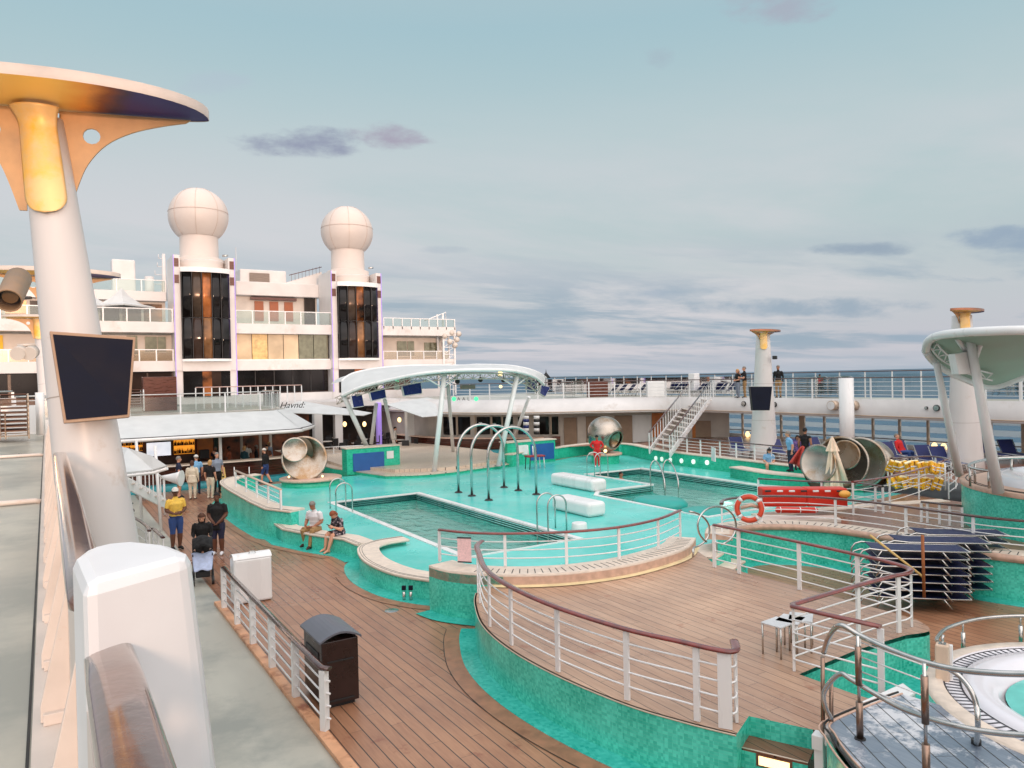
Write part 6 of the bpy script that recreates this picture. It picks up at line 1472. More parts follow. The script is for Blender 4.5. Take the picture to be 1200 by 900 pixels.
for l, r_, tp_, bt_, m_, nm in ((141, 167, 516.5, 528, GLOW, 'lit_shelf'), (203.5, 228, 513.5, 531, GLOW, 'lit_shelf'), (231, 250, 512, 537, ORWOOD, 'wood_panel'), (251, 256, 512, 541, mat('dark_green_panel', srgb(20, 50, 44), .5), 'green_panel')):
    mb, nm, m_ = bx(l, r_, tp_, bt_, 41.1, m_, nm); pt_ = mb.build(nm, m_, t)
    if nm == 'lit_shelf':
        a = P(l, tp_, Y=40.9); b = P(r_, bt_, Y=40.9)
        for k in range(2):
            z = b.z+(a.z-b.z)*(.04+.5*k); mb = MB(); mb.box(((a.x+b.x)/2, 40.95, z), (b.x-a.x, .2, .02)); mb.build('board', WOODBR, pt_)
            mb = MB(); nb_ = 14
            for j in range(nb_):
                x = a.x+(b.x-a.x)*(j+.5)/nb_+random.uniform(-.01, .01); hh = random.uniform(.14, .28)
                mb.lathe([(0, 0), (.032, 0), (.032, hh*.6), (.012, hh*.75), (.012, hh), (0, hh)], 8, (x, 40.94, z+.01))
            mb.build('bottles', mat('dark_bottle_glass', srgb(64, 26, 10), .15), pt_)['kind'] = 'stuff'
a = P(171, 519, Y=40.6); b = P(201, 533.5, Y=40.6)
screen('lit white picture television on the back wall of the port bar', (a.x, 40.6, a.z), (b.x, 40.6, a.z), (b.x, 40.6, b.z), (a.x, 40.6, b.z), .1, TVON, BLACK, t=.02, name='television', cat='television')
mb = MB(); p = P(239, 532, Y=40.5); mb.box((p.x, 40.5, 1.3), (.45, .4, .45)); tag(mb.build('coffee_machine', BLACKM, bevel=.03), 'black machine on the bar back counter by the orange panel', 'machine')
for px in (258, 283, 317, 305):
    p = P(px, 520, Y=(38.3 if px in (258,) else 43)); mb = MB(); mb.box((p.x, p.y, 1.4), (.13, .13, 2.8)); mb.build('post', WHITE2 if px == 258 else CREAM, t)
# roof
R0 = [(-3.2, 37.0, 2.48), (9.2, 37.0, 2.50), (10.9, 37.7, 2.52), (12.0, 39.4, 2.55)]; R1_ = [(-3.2, 40.0, 3.38), (9.0, 40.0, 3.38), (10.3, 40.8, 3.38), (11.2, 41.8, 3.38)]
rf0 = smooth_path(R0, 6); rf1 = smooth_path(R1_, 6)
tt = thing('bar_roof', 'sloping white roof over the port bar', 'roof', (4, 37, 2.5))
mb = MB(); mb.strip(rf0, rf1); mb.build('roof_skin', CANVAS, tt)
mb = MB(); mb.tube([v-Vector((0, 0, .07)) for v in rf0], .09, 8); mb.build('gutter', WHITE2, tt)
mb = MB(); mb.tube([v+Vector((0, -.02, .03)) for v in rf0], .018, 5); mb.build('seam', BLACKM, tt)
mb = MB(); mb.prism([(-4.4, 40), (9.0, 40), (10.3, 40.8), (11.2, 42), (11.2, 60), (-4.4, 60)], 3.25, 3.4); struct('bar_terrace', mb, GREYDK)
tp = smooth2([(-.2, 40.1), (4, 40.1), (9.0, 40.1), (10.3, 40.9), (10.9, 42), (11.0, 46)], 4)
t = rail('glass balustrade with white posts round the terrace above the port bar', tp, 3.4, .98, [.22, .36, .49, .60, .66, .72, .78, .84, .9, .96], 0, rm=STEEL, pw=.07)
mb = MB(); mb.strip(at3(tp, 3.48), at3(tp, 4.25), False); mb.build('glass_panel', glass('frosted_panel', (.66, .74, .72, 1), .16, .2), t)
rail('white slatted rail at the back of the bar terrace', [(7.4, 47), (13.6, 47)], 3.4, 1.25, [i/14 for i in range(15)], 0, rm=mat('pink_rail', srgb(206, 170, 160), .4), pw=.06)
mb = MB(); p = P(188, 486, Y=46); mb.box((p.x, 46.2, 4.35), (1.7, .8, 1.9)); tag(mb.build('wooden_kiosk', WOODBR, bevel=.02), 'reddish brown wooden kiosk on the bar terrace', 'kiosk')
# script sign beside the terrace
def text(name, s, loc, size, m, rz, label, cat='sign', depth=.02, slant=0):
    c = bpy.data.curves.new(name, 'FONT'); c.body = s; c.size = size; c.extrude = depth; c.shear = slant; c.align_x = 'CENTER'
    o = bpy.data.objects.new(name, c); me = bpy.data.meshes.new_from_object(o); bpy.data.objects.remove(o)
    o = bpy.data.objects.new(name, me); COL.objects.link(o); me.materials.clear(); me.materials.append(m)
    o.location = loc; o.rotation_euler = (R(90), 0, rz); return tag(o, label, cat)
p = P(342, 480, Y=44); text('script_sign', 'Havnd:', (p.x, p.y, p.z+.1), .5, BLACKM, R(-25), 'dark slanted script lettering on the white band beside the bar terrace', slant=.4)

# restaurant below the stage canopy: slab edge, sails, pillars, tables
mb = MB(); mb.prism([(11.2, 52), (22.4, 52), (22.4, 60), (11.2, 60)], 3.0, 3.4); struct('upper_slab', mb, BAND)
for i, (pts, lab) in enumerate((([(330, 478), (352, 470), (436, 484), (426, 487), (340, 484)], 'left white sail awning between bar roof and stage'), ([(452, 474), (500, 466), (556, 478), (520, 487), (495, 489)], 'white sail awning behind the stage screens'))):
    ys = (46, 49, 46, 44, 43)
    v = [P(a, b, Y=ys[k]) for k, (a, b) in enumerate(pts)]
    mb = MB(); c = sum(v, Vector())/len(v)+Vector((0, 0, .25)); mb.add(v+[c], [(k, (k+1) % 5, 5) for k in range(5)]); tag(mb.build('sail_awning', CANVAS, solid=.04), lab, 'awning')
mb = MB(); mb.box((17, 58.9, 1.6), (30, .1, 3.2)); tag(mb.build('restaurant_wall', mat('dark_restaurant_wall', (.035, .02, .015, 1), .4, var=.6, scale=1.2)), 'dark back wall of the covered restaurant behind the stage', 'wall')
for i, (px, w_) in enumerate(((372, .5), (480, .45), (500, .4), (512, .35), (396, .5), (444, .3))):
    yy = (50, 47, 52, 51, 53, 52)[i]; p = P(px, 500, Y=yy); m_ = LAMPP if i == 5 else WHITE2
    mb = MB(); mb.box((p.x, yy, 1.6), (w_*1.1, w_, 3.2)); tag(mb.build('restaurant_pillar', m_), 'white restaurant pillar' if i < 5 else 'purple lit pillar in the restaurant', 'pillar', 'pillars of the covered restaurant') if i < 5 else tag(mb.build('light_pillar', m_), 'purple lit slender pillar in the covered restaurant', 'pillar')
for i, (px, py) in enumerate(((404, 497), (427, 497), (468, 492))):
    p = P(px, py, Y=47); mb = MB(); mb.ball(p, .13, 10, 8, sc=(1, 1, 1.3)); tag(mb.build('table_lamp', LAMPW), 'small lit lamp in the restaurant, '+('leftmost', 'middle', 'rightmost')[i], 'lamp')
# tables and chairs in the restaurant
tb = thing('bistro_table', '', 'table', (0, 0, 0), group='restaurant tables')
mb = MB(); mb.lathe([(0, .74), (.42, .74), (.42, .70), (0, .70)], 20); mb.build('tabletop', CREAM, tb, local=True)
mb = MB(); mb.cyl((0, 0), .035, .02, .7, n=8); mb.lathe([(0, .03), (.24, .02), (.24, 0)], 14); mb.build('pedestal', BLACKM, tb, local=True)
ch = thing('bistro_chair', '', 'chair', (0, 0, 0), group='restaurant chairs')
mb = MB(); mb.box((0, 0, .45), (.46, .46, .07)); mb.build('seat', BLACKM, ch, local=True, bevel=.02)
mb = MB(); mb.box((0, .22, .72), (.46, .05, .46)); mb.build('backrest', BLACKM, ch, local=True, bevel=.02)
for sx in (-.19, .19):
    for sy in (-.19, .19):
        mb = MB(); mb.beam((sx, sy, 0), (sx, sy, .44), .03, .03); mb.build('leg', BLACKM, ch, local=True)
ut = uc = False; i = 0
for (x, y) in ((14.2, 48.5), (16.2, 50.5), (17.4, 47.6), (19.0, 50.2), (20.6, 47.8), (14.8, 53), (18, 53.5), (21.0, 53), (19.8, 45.4), (16.0, 45.2), (13.2, 50.8)):
    o = tb if not ut else copy_tree(tb); ut = True; o.location = (x, y, 0); o['label'] = 'round pale topped table in the shaded restaurant'
    for a in ((40, 160, 280) if i % 2 else (90, 210, 330)):
        c = ch if not uc else copy_tree(ch); uc = True; aa = R(a+i*20); c.location = (x+.68*math.cos(aa), y+.68*math.sin(aa), 0); c.rotation_euler = (0, 0, aa-math.pi/2); c['label'] = 'black restaurant chair drawn up to a pale topped table'
    i += 1
rail('low white fence at the entrance of the restaurant', [tuple(P(402, 528, z=.0))[:2] if False else (13.6, 43.0), (16.0, 42.4)], .0, 1.0, [0, .25, .5, .75, 1], 4, rm=WHITE2)
# second sign strip
t = thing('balcony_sign', 'glass balcony strip with small black letters between two green discs', 'sign', tuple(P(545, 467, d=46)))
mb = MB()
for px in (532, 558): 
    p = P(px, 467.5, d=43.5); mb = MB(); mb.tube([p, p-FWD*.05], .13, 14); mb.build('green_disc', LAMPG, t)
for px, ch_ in ((537.5, 'A'), (543.5, 'A'), (549, 'L')):
    p = P(px, 469.2, d=43.4); o = text('letter', ch_, (p.x, p.y, p.z), .26, BLACKM, R(-32), None, None, .01); del_ = [o.pop(k, None) for k in ('label', 'category') if k in o.keys()]
    o.parent = t; o.location = p-Vector(t.location); KIDS[t.name].append(o)
# small canopy with stairs on the left
t = thing('stair_canopy', 'small white canopy on posts over the port stairs', 'canopy', (2, 20, 2.9))
q = [P(110, 518, z=3.35), P(150, 526, z=3.3), P(178, 535, z=3.15), P(196, 546, z=2.95), P(180, 551, z=2.85), P(135, 556, z=2.85), P(105, 556, z=2.85)]
mb = MB(); mb.add(q, [(0, 1, 5, 6), (1, 2, 4, 5), (2, 3, 4)]); mb.build('roof_skin', CANVAS, t, solid=.05)
mb = MB(); mb.tube([v-Vector((0, 0, .06)) for v in q[3:]], .04, 6); mb.build('gutter', WHITE2, t)
for px, pyb, z_ in ((189, 623, 2.85), (166.5, 612, 2.9)):
    b = P(px, pyb, z=0); mb = MB(); mb.tube([b, (b.x-.12, b.y, z_)], .05, 10); mb.build('post', WHITE2, t)
t = thing('port_stairs', 'white flight of stairs coming down under the small canopy', 'stairs', (2, 26, 0))
a = P(150, 562, Y=25.5); b = P(193, 590, Y=28.5)
for off in (Vector((0, 0, 0)), Vector((-.0, .9, 0))):
    mb = MB(); mb.beam(a+off-Vector((1.2, 1.2, -.75)), b+off, .06, .32); mb.build('stringer', WHITE2, t)
for k in range(10):
    q = (a-Vector((1.2, 1.2, -.75))).lerp(b, k/9.5); mb = MB(); mb.box(q+Vector((0, .45, .05)), (.28, .95, .04)); mb.build('tread', CREAM, t)
for k in range(10):
    q = a.lerp(b, k/9); mb = MB(); mb.beam(q, q+Vector((0, 0, .85)), .03, .03); mb.build('baluster', WHITE2, t)
mb = MB(); mb.beam(a+Vector((0, 0, .85)), b+Vector((0, 0, .85)), .05, .05); mb.build('handrail', WHITE2, t)
# curved ramp rails and exercise bike left
t = rail('curved dark topped rail at the foot of the port stairs', smooth2([tuple(P(x, y, z=0))[:2] for x, y in ((140, 636), (152, 640), (164, 647), (174, 656), (176, 662))], 4), 0, .92, [0, .75, .9, 1], 3, rm=DARKRAIL, pw=.09)
t = rail('small dark topped rail beside the yellow shirted man', smooth2([tuple(P(x, y, z=0))[:2] for x, y in ((180, 655), (186, 661), (192, 668))], 3), 0, .85, [0, .5, 1], 2, rm=DARKRAIL, pw=.09)
t = thing('exercise_bike', 'dark exercise bike half hidden behind the big column', 'exercise bike', tuple(P(152, 632, z=0)))
p = P(150, 634, z=0)
mb = MB(); mb.tube([(p.x-.1, p.y+.3, .35), (p.x-.12, p.y+.36, .35)], .26, 18); mb.build('flywheel', BLACKM, t)
mb = MB(); mb.tube([(p.x-.1, p.y+.4, .2), (p.x, p.y, .55), (p.x+.1, p.y-.4, .2)], .04, 8); mb.tube([(p.x, p.y, .5), (p.x+.08, p.y-.2, .95)], .03, 8); mb.tube([(p.x, p.y, .5), (p.x-.1, p.y+.35, 1.1)], .03, 8); mb.build('frame', BLACKM, t)
mb = MB(); mb.box((p.x+.09, p.y-.22, .98), (.18, .28, .07)); mb.build('saddle', BLACKM, t, bevel=.02)
mb = MB(); mb.tube([(p.x-.35, p.y+.3, 1.12), (p.x-.1, p.y+.36, 1.1), (p.x+.2, p.y+.3, 1.12)], .025, 8); mb.build('handlebar', BLACKM, t)
# horn loudspeaker by the port stairs
p = P(203, 560, Y=30.5); t = thing('horn_speaker', 'white horn shaped loudspeaker on a post by the port stairs', 'loudspeaker', tuple(p))
d_ = (RGT*1.0+Vector((0, 0, -.05))).normalized()
mb = MB(); mb.tube([p-d_*.45, p-d_*.2, p+d_*.15, p+d_*.3], [.06, .12, .22, .30], 18); mb.build('horn', WHITE2, t)
mb = MB(); mb.tube([p-d_*.35, Vector((p.x-.3, p.y+.1, 0))], .04, 8); mb.build('post', WHITE2, t)
# floor sign and rope posts
t = thing('wet_floor_sign', 'tall yellow folding wet floor sign beside the grey shirted man', 'floor sign', tuple(P(262, 577, z=0)))
p = P(262.5, 577, z=0)
mb = MB(); mb.add([(p.x-.17, p.y, 0), (p.x+.17, p.y, 0), (p.x+.08, p.y+.16, 1.1), (p.x-.08, p.y+.16, 1.1)], [(0, 1, 2, 3)]); mb.build('front_panel', mat('yellow_sign_plastic', srgb(244, 206, 120), .5), t, solid=.02)
mb = MB(); mb.add([(p.x-.17, p.y+.34, 0), (p.x+.17, p.y+.34, 0), (p.x+.08, p.y+.18, 1.1), (p.x-.08, p.y+.18, 1.1)], [(0, 1, 2, 3)]); mb.build('back_panel', bpy.data.materials['yellow_sign_plastic'], t, solid=.02)
for k in range(4):
    z = .35+.17*k; mb = MB(); mb.box((p.x, p.y-.012+.16*z/1.1, z), (.13-.02*k, .008, .07)); mb.build('print', BLACKM, t)
for i, px in enumerate((275, 292.5)):
    p = P(px, 571, z=0); t = thing('barrier_post', ('left', 'right')[i]+' slim steel barrier post in front of the port bar', 'post', (p.x, p.y, 0), group='barrier posts at the port bar')
    mb = MB(); mb.tube([(p.x, p.y, 0), (p.x, p.y, .95)], .03, 8); mb.build('pole', STEEL, t); mb = MB(); mb.lathe([(0, .04), (.16, .03), (.16, 0)], 16, (p.x, p.y, 0)); mb.build('base', STEEL, t)

# ================================================================== forward superstructure
FYW = 59.6
t = thing('forward_superstructure', 'white forward superstructure with dark windows, balconies and two towers', 'superstructure', (14, FYW, 0))
def fb(x0, x1, z0, z1, y0, y1, m_, nm, par=None, bev=0):
    mb = MB(); mb.box(((x0+x1)/2, (y0+y1)/2, (z0+z1)/2), (x1-x0, y1-y0, z1-z0)); return mb.build(nm, m_, par or t, bevel=bev)
XL, XR = -5.5, 31.2
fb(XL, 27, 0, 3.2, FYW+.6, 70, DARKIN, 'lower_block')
fb(XL, 27, 3.4, 5.85, FYW+.75, 72, mat('brown_panelled_wall', srgb(70, 40, 30), .35, var=.4, scale=1.5, stretch=(4, 1, .3)), 'saloon_wall')
fb(XL, 31.0, 5.82, 6.58, FYW-.15, 74, BAND, 'deck_band')
fb(XL, 30.6, 6.58, 8.62, FYW+1.2, 72, CREAM, 'cabin_wall')
fb(XL, 31.0, 8.62, 9.38, FYW-.35, 74, BAND, 'deck_band')
fb(12.2, 30.0, 3.2, 4.0, FYW-.4, FYW+.8, BAND, 'parapet_band')
fb(XL, 8, 3.0, 3.4, FYW-4, FYW+.8, BAND, 'deck_band')
# saloon windows (dark)
for x0, x1 in ((12.35, 19.6), (-5.2, -2.2), (-2.0, 1.0), (1.2, 4.4)):
    w_ = fb(x0, x1, 4.1, 5.80, FYW+.62, FYW+.7, WINBLK, 'window')
for x0, x1 in ((4.6, 6.2), (6.3, 7.9)): fb(x0, x1, 3.5, 5.75, FYW+.62, FYW+.7, WINDARK, 'window')
for k in range(5): fb(12.35+k*1.45, 12.42+k*1.45, 4.1, 5.8, FYW+.56, FYW+.62, BLACKM, 'mullion')
# curtained long window row between the towers
for k in range(6):
    m_ = (WINCUR, mat('pale_yellow_pane', srgb(226, 190, 130), .1, var=.2) if k == 1 else bpy.data.materials.get('pale_yellow_pane'), WINCUR, WINCUR, WINGRN, WINGRN)[k]
    fb(12.35+k*1.2, 13.5+k*1.2, 6.62, 8.6, FYW+.1, FYW+.2, m_, 'window')
fb(12.3, 19.6, 6.58, 6.66, FYW-.1, FYW+.3, WHITE2, 'sill')
# balconies left and right of the towers
def balustrade(x0, x1, y, z0, z1, n_, m_=GLASS, par=None):
    b_ = fb(x0, x1, z0, z1-.06, y-.02, y+.02, m_, 'glass_panel', par)
    fb(x0, x1, z1-.06, z1, y-.04, y+.04, WHITE2, 'handrail', par)
    for k in range(n_+1):
        x = x0+(x1-x0)*k/n_; fb(x-.04, x+.04, z0, z1, y-.05, y+.05, WHITE2, 'post', par)
BALC = glass('warm_balcony_glass', (.84, .76, .62, 1), .12, .1)  # balcony glass with a warm beige tint
balustrade(-5.4, 7.9, FYW-.1, 6.58, 7.42, 12, BALC); balustrade(24.2, 30.4, FYW-.1, 6.45, 7.3, 5, BALC)
balustrade(-5.4, 7.9, FYW-.3, 9.38, 10.35, 9); balustrade(12.3, 19.7, FYW-.3, 9.38, 10.4, 6); balustrade(24.2, 30.9, FYW-.3, 9.15, 10.1, 8)
for x0, x1, z0, z1 in ((5.0, 5.7, 7.1, 8.45), (6.2, 7.0, 7.3, 8.4), (7.05, 7.6, 7.3, 8.4), (-3.8, -3.2, 7.0, 8.3), (26.0, 26.9, 6.9, 8.2), (27.0, 27.6, 6.9, 8.2), (28.6, 29.8, 6.9, 8.1)):
    w_ = fb(x0, x1, z0, z1, FYW+1.12, FYW+1.2, WINGRN, 'window'); fb(x0-.05, x1+.05, z0-.08, z0, FYW+1.05, FYW+1.2, WHITE2, 'sill')
fb(-5.2, -2.4, 7.0, 8.4, FYW+1.05, FYW+1.2, mat('yellow_door_panel', srgb(250, 196, 40), .5), 'yellow_panel')
# towers
def tower(x0, x1, zt, name):
    cx_ = (x0+x1)/2; w_ = x1-x0; yf = FYW-.9
    fb(x0, x1, 0, 5.9, yf+.4, FYW+2.6, WHITE, 'tower_base')
    fb(x0, x0+.46, 5.85, zt, yf+.3, FYW+2.6, WHITE, 'tower_side'); fb(x1-.46, x1, 5.85, zt, yf+.3, FYW+2.6, WHITE, 'tower_side')
    fb(x0+.46, x1-.46, 5.8, 6.6, yf+.12, yf+1.2, WHITE, 'tower_band')
    fb(x0+.46, x1-.46, 5.85, zt, FYW+1.0, FYW+2.6, WHITE, 'tower_core')
    fb(x0+.5, x1-.5, 3.9, 5.8, yf+.34, yf+.42, WINBLK, 'window'); 
    for k, m_ in ((1, WINAMB), (2, WINDARK)): fb(x0+.5+(w_-1)*(.2+.2*k), x0+.5+(w_-1)*(.4+.2*k), 3.95, 5.78, yf+.30, yf+.34, m_, 'window')
    # curved bay of tinted glass in five vertical panes
    Rb = (w_-.95)/2; cols = (WINBLK, WINSIL, WINAMB, WINBLK, WINBLK)
    for k in range(5):
        pts = []
        for j in range(5):
            a = -1+2*(k+j/4)/5; pts.append((cx_+a*Rb, yf+.25-.65*math.sqrt(max(0, 1-(a*.92)**2))))
        for z0, z1, m_ in ((6.7, 9.65, (WINBLK, WINDARK, WINTAN, WINBLK, WINBLK)[k]), (9.7, zt-1.25, cols[k])):
            mb = MB(); mb.strip(at3(pts, z0), at3(pts, z1)); pn = mb.build('window', m_, t, solid=.03)
        mb = MB(); mb.beam((pts[0][0], pts[0][1]-.02, 6.7), (pts[0][0], pts[0][1]-.02, zt-1.25), .05, .05); mb.build('mullion', BLACKM, t)
    cap_ = [(cx_+a*(Rb+.05), yf+.25-.72*math.sqrt(max(0, 1-(a*.9)**2))) for a in [i/8-1 for i in range(17)]]
    mb = MB(); mb.prism(cap_+[(cx_+Rb, FYW+1.5), (cx_-Rb, FYW+1.5)], zt-1.25, zt-.9); mb.build('bay_cap', WHITE2, t)
    mb = MB(); mb.prism(cap_+[(cx_+Rb, FYW+1.5), (cx_-Rb, FYW+1.5)], 6.5, 6.68); mb.build('bay_sill', WHITE2, t)
    for x in (x0+.22, x1-.22):
        for z in (zt-.55, zt-1.75): fb(x-.15, x+.15, z-.3, z+.3, yf+.25, yf+.3, WOODBR, 'vent_panel')
    for x in (x0+.02, x1-.02): fb(x-.018, x+.018, 4, zt, yf+.24, yf+.32, LAMPP, 'purple_light_strip')
    mb = MB(); mb.tube([(cx_+1.5*math.cos(R(a))*w_/4*1.05, FYW+.9+2.1*math.sin(R(a))*-1*1, zt-.3) for a in range(20, 170, 10)], .02, 5); mb.build('ring_rail', WHITE2, t)
tower(7.98, 12.25, 14.25, 'l'); tower(19.65, 23.95, 13.75, 'r')
def radome(label, cx_, z_neck0, zc, r):
    o = thing('radome', label, 'radome', (cx_, FYW+1.2, z_neck0))
    y = FYW+1.3; mb = MB()
    mb.lathe([(1.72, z_neck0-1.1), (1.72, z_neck0), (1.45, z_neck0+.1), (1.38, z_neck0+.15), (1.36, zc-1.58)], 40, (cx_, y, 0)); mb.build('neck', RADM, o)
    mb = MB(); prof = [(1.36, zc-1.6)]+[(r*math.cos(R(a)), zc+r*math.sin(R(a))) for a in range(-48, 91, 6)]; mb.lathe(prof, 48, (cx_, y, 0)); mb.build('dome', RADM, o)
    mb = MB()
    mb.tube([(cx_+(r+.01)*math.cos(2*math.pi*k/48), y+(r+.01)*math.sin(2*math.pi*k/48), zc+.25) for k in range(48)], .014, 5, closed=True)
    for a in (-150, -105, -60, -15, 30, 75, 120, 165):
        mb.tube([(cx_+(r+.01)*math.cos(R(b))*math.cos(R(a)), y+(r+.01)*math.cos(R(b))*math.sin(R(a)), zc+(r+.01)*math.sin(R(b))) for b in range(-48, 91, 6)], .014, 5)
    mb.build('panel_seam', mat('radome_seam', srgb(196, 176, 164), .6) if 'radome_seam' not in bpy.data.materials else bpy.data.materials['radome_seam'], o)
    mb = MB(); mb.tube([(cx_+1.5, y-.8, z_neck0+.3), (cx_+1.9, y-.9, z_neck0+.35)], .08, 8); mb.build('antenna_arm', STEEL, o)
RADM = mat('radome_shell', srgb(212, 200, 192), .45, var=.03, scale=.6)
radome('left white radome ball on its neck above the left tower', 10.1, 14.25, 17.55, 2.12)
radome('right white radome ball on its neck above the right tower', 21.78, 14.0, 17.35, 2.12)
# upper deck houses, funnels, mast, tents
t = thing('upper_deck_house', 'white upper deck house with grey louvre panel between the towers', 'deck house', (16, 63, 9.4))
fb(12.6, 19.7, 9.38, 12.1, 63, 70, CREAM, 'wall', t)
fb(13.0, 20.0, 11.9, 13.0, 62.3, 71, WHITE, 'roof_block', t, .05)
fb(13.8, 17.6, 12.0, 14.3, 64.5, 69, WHITE, 'upper_house', t, .08)
fb(14.55, 16.15, 12.25, 14.0, 64.35, 64.5, mat('grey_louvre', srgb(132, 118, 108), .5, var=.4, scale=8, stretch=(.2, .2, 12)), 'louvre', t)
for x in (14.9, 16.1, 17.3): fb(x-.35, x+.35, 9.9, 11.5, 62.9, 63, mat('brown_orange_door', srgb(158, 88, 52), .45) if x < 15 else bpy.data.materials['brown_orange_door'], 'door', t)
fb(14.2, 17.9, 11.6, 11.8, 62.6, 63.1, WOODBR, 'beam', t)
fb(18.6, 19.5, 9.6, 12.0, 62.8, 63, WINBLK, 'window', t)
mb = MB(); mb.add([(16.5, 63, 12.9), (20.2, 63, 12.9), (20.2, 63, 14.2), (16.5, 70, 12.9), (20.2, 70, 12.9), (20.2, 70, 14.2)], [(0, 1, 2), (3, 5, 4), (0, 2, 5, 3), (0, 3, 4, 1), (1, 4, 5, 2)]); mb.build('sloping_screen', WHITE, t)
mb = MB()
for k in range(9): mb.beam((17.6+k*.3, 62.95, 12.9+(k*.3+1.1)*.33), (17.6+k*.3, 62.95, 13.5+(k*.3+1.1)*.33), .02, .02)
mb.tube([(17.4, 62.95, 13.75), (20.2, 62.95, 14.6)], .03, 5); mb.build('rail', WOODBR, t)
t = thing('left_deck_house', 'upper cream deck house left of the towers with long balcony windows', 'deck house', (2, 64, 9.4))
fb(-5.5, 7.9, 9.38, 11.4, 63, 71, CREAM, 'wall', t); fb(-5.5, 7.9, 11.2, 11.9, 62.4, 72, WHITE, 'roof_band', t)
for k in range(9): fb(-5.2+k*1.45, -3.95+k*1.45, 9.7, 11.0, 62.9, 63, (WINDARK, WINSIL, WINTAN)[k % 3], 'window', t)
balustrade(-5.4, 7.9, 62.5, 11.9, 12.8, 8, GLASS, t)
for i, (x0, x1, z0, z1, lab) in enumerate(((4.85, 6.5, 11.9, 15.3, 'broad rounded white funnel block left of the left tower'), (7.3, 7.95, 12, 14.0, 'small white vent stack beside the left tower'))):
    mb = MB(); 
    if i == 0: mb.box(((x0+x1)/2, 70.5, (z0+z1)/2), (x1-x0+.1, 1.6, z1-z0)); o = mb.build('funnel_block', WHITE, bevel=.12)
    else: mb.cyl((7.6, 70), .36, 12, 14, n=20); o = mb.build('vent_stack', WHITE)
    tag(o, lab, 'funnel' if i == 0 else 'vent')
t = thing('radar_mast', 'slender white lattice radar mast with cross arms beside the left tower', 'mast', (8.6, 70, 12))
mb = MB(); mb.tube([(8.75, 70, 12), (8.75, 70, 16)], [.22, .14], 8); mb.build('pole', WHITE, t)
for z, w_ in ((13.4, .9), (14.2, .7), (14.9, .5), (15.6, .4)):
    mb = MB(); mb.tube([(8.75-w_, 70, z), (8.75+w_*.4, 70, z)], .03, 5); mb.tube([(8.75-w_, 70, z), (8.75-w_, 70, z+.35)], .03, 5); mb.build('cross_arm', WHITE, t)
mb = MB(); mb.tube([(13.0, 62, 13), (13.0, 62, 15.6)], .025, 5); tag(mb.build('whip_antenna', WHITE), 'thin whip antenna beside the white deck house', 'antenna')
for i, (px, w_, h_) in enumerate(((143, 2.2, 1.3), (104, 1.9, 1.1))):
    p = P(px, 357, Y=61); mb = MB(); mb.lathe([(.05, h_), (.25*w_, h_*.55), (.6*w_, .18), (w_, 0), (w_, -.1)], 4, (p.x, 61.2, p.z-.1), smooth=False); tag(mb.build('peaked_tent', CANVAS), ('right', 'left')[i]+' white peaked tent on the upper deck left of the towers', 'tent')
# gantry at the right end
t = thing('end_gantry', 'white lattice gantry at the starboard end of the forward superstructure', 'gantry', (30.4, FYW, 0))
for x in (29.8, 30.9):
    for y in (FYW-.2, FYW+.9):
        mb = MB(); mb.beam((x, y, 3.4), (x, y, 9.0 if x > 30 else 10.6), .14, .14); mb.build('leg', WHITE2, t)
for k in range(9):
    z = 3.9+k*.62; mb = MB(); mb.beam((29.8, FYW-.2, z), (30.9, FYW-.2, z), .06, .06); mb.beam((29.8, FYW-.2, z), (30.9, FYW-.2, z+.62), .04, .04); mb.build('brace', WHITE2, t)
for dx, dz in ((-.3, 8.6), (.4, 8.9), (.9, 8.3), (.2, 8.1), (1.1, 8.8), (.7, 7.8)):
    mb = MB(); mb.ball((30.2+dx, FYW-.3, dz), .26, 10, 7); mb.build('floodlight', CREAM, t)
mb = MB(); mb.tube([(28, FYW-.2, 9.9), (30.1, FYW-.2, 10.7), (30.1, FYW-.2, 9.2)], .05, 6); mb.build('rail', WHITE2, t)
# aft superstructure behind the viewer (unseen, added and shaped to shade the pools)
t = thing('aft_shading_block', 'unseen white aft block behind the viewpoint, added to shade the pools', 'superstructure', (16, -20, 0))
fb(-1.15, 36, 0, 4.2, -26, -14, WHITE, 'lower_block', t); fb(-1.15, 36, 4.2, 7.3, -26, -15, WHITE, 'middle_block', t); fb(-1.15, 36, 7.3, 10.4, -26, -16, WHITE, 'upper_block', t)
for z in (1.6, 5.2, 8.3):
    for k in range(12): fb(1+k*2.9, 3+k*2.9, z, z+1.3, (-13.99 if z < 4 else -14.99 if z < 7 else -15.99)-.05, (-13.94 if z < 4 else -14.94 if z < 7 else -15.94), WINBLK, 'window', t)
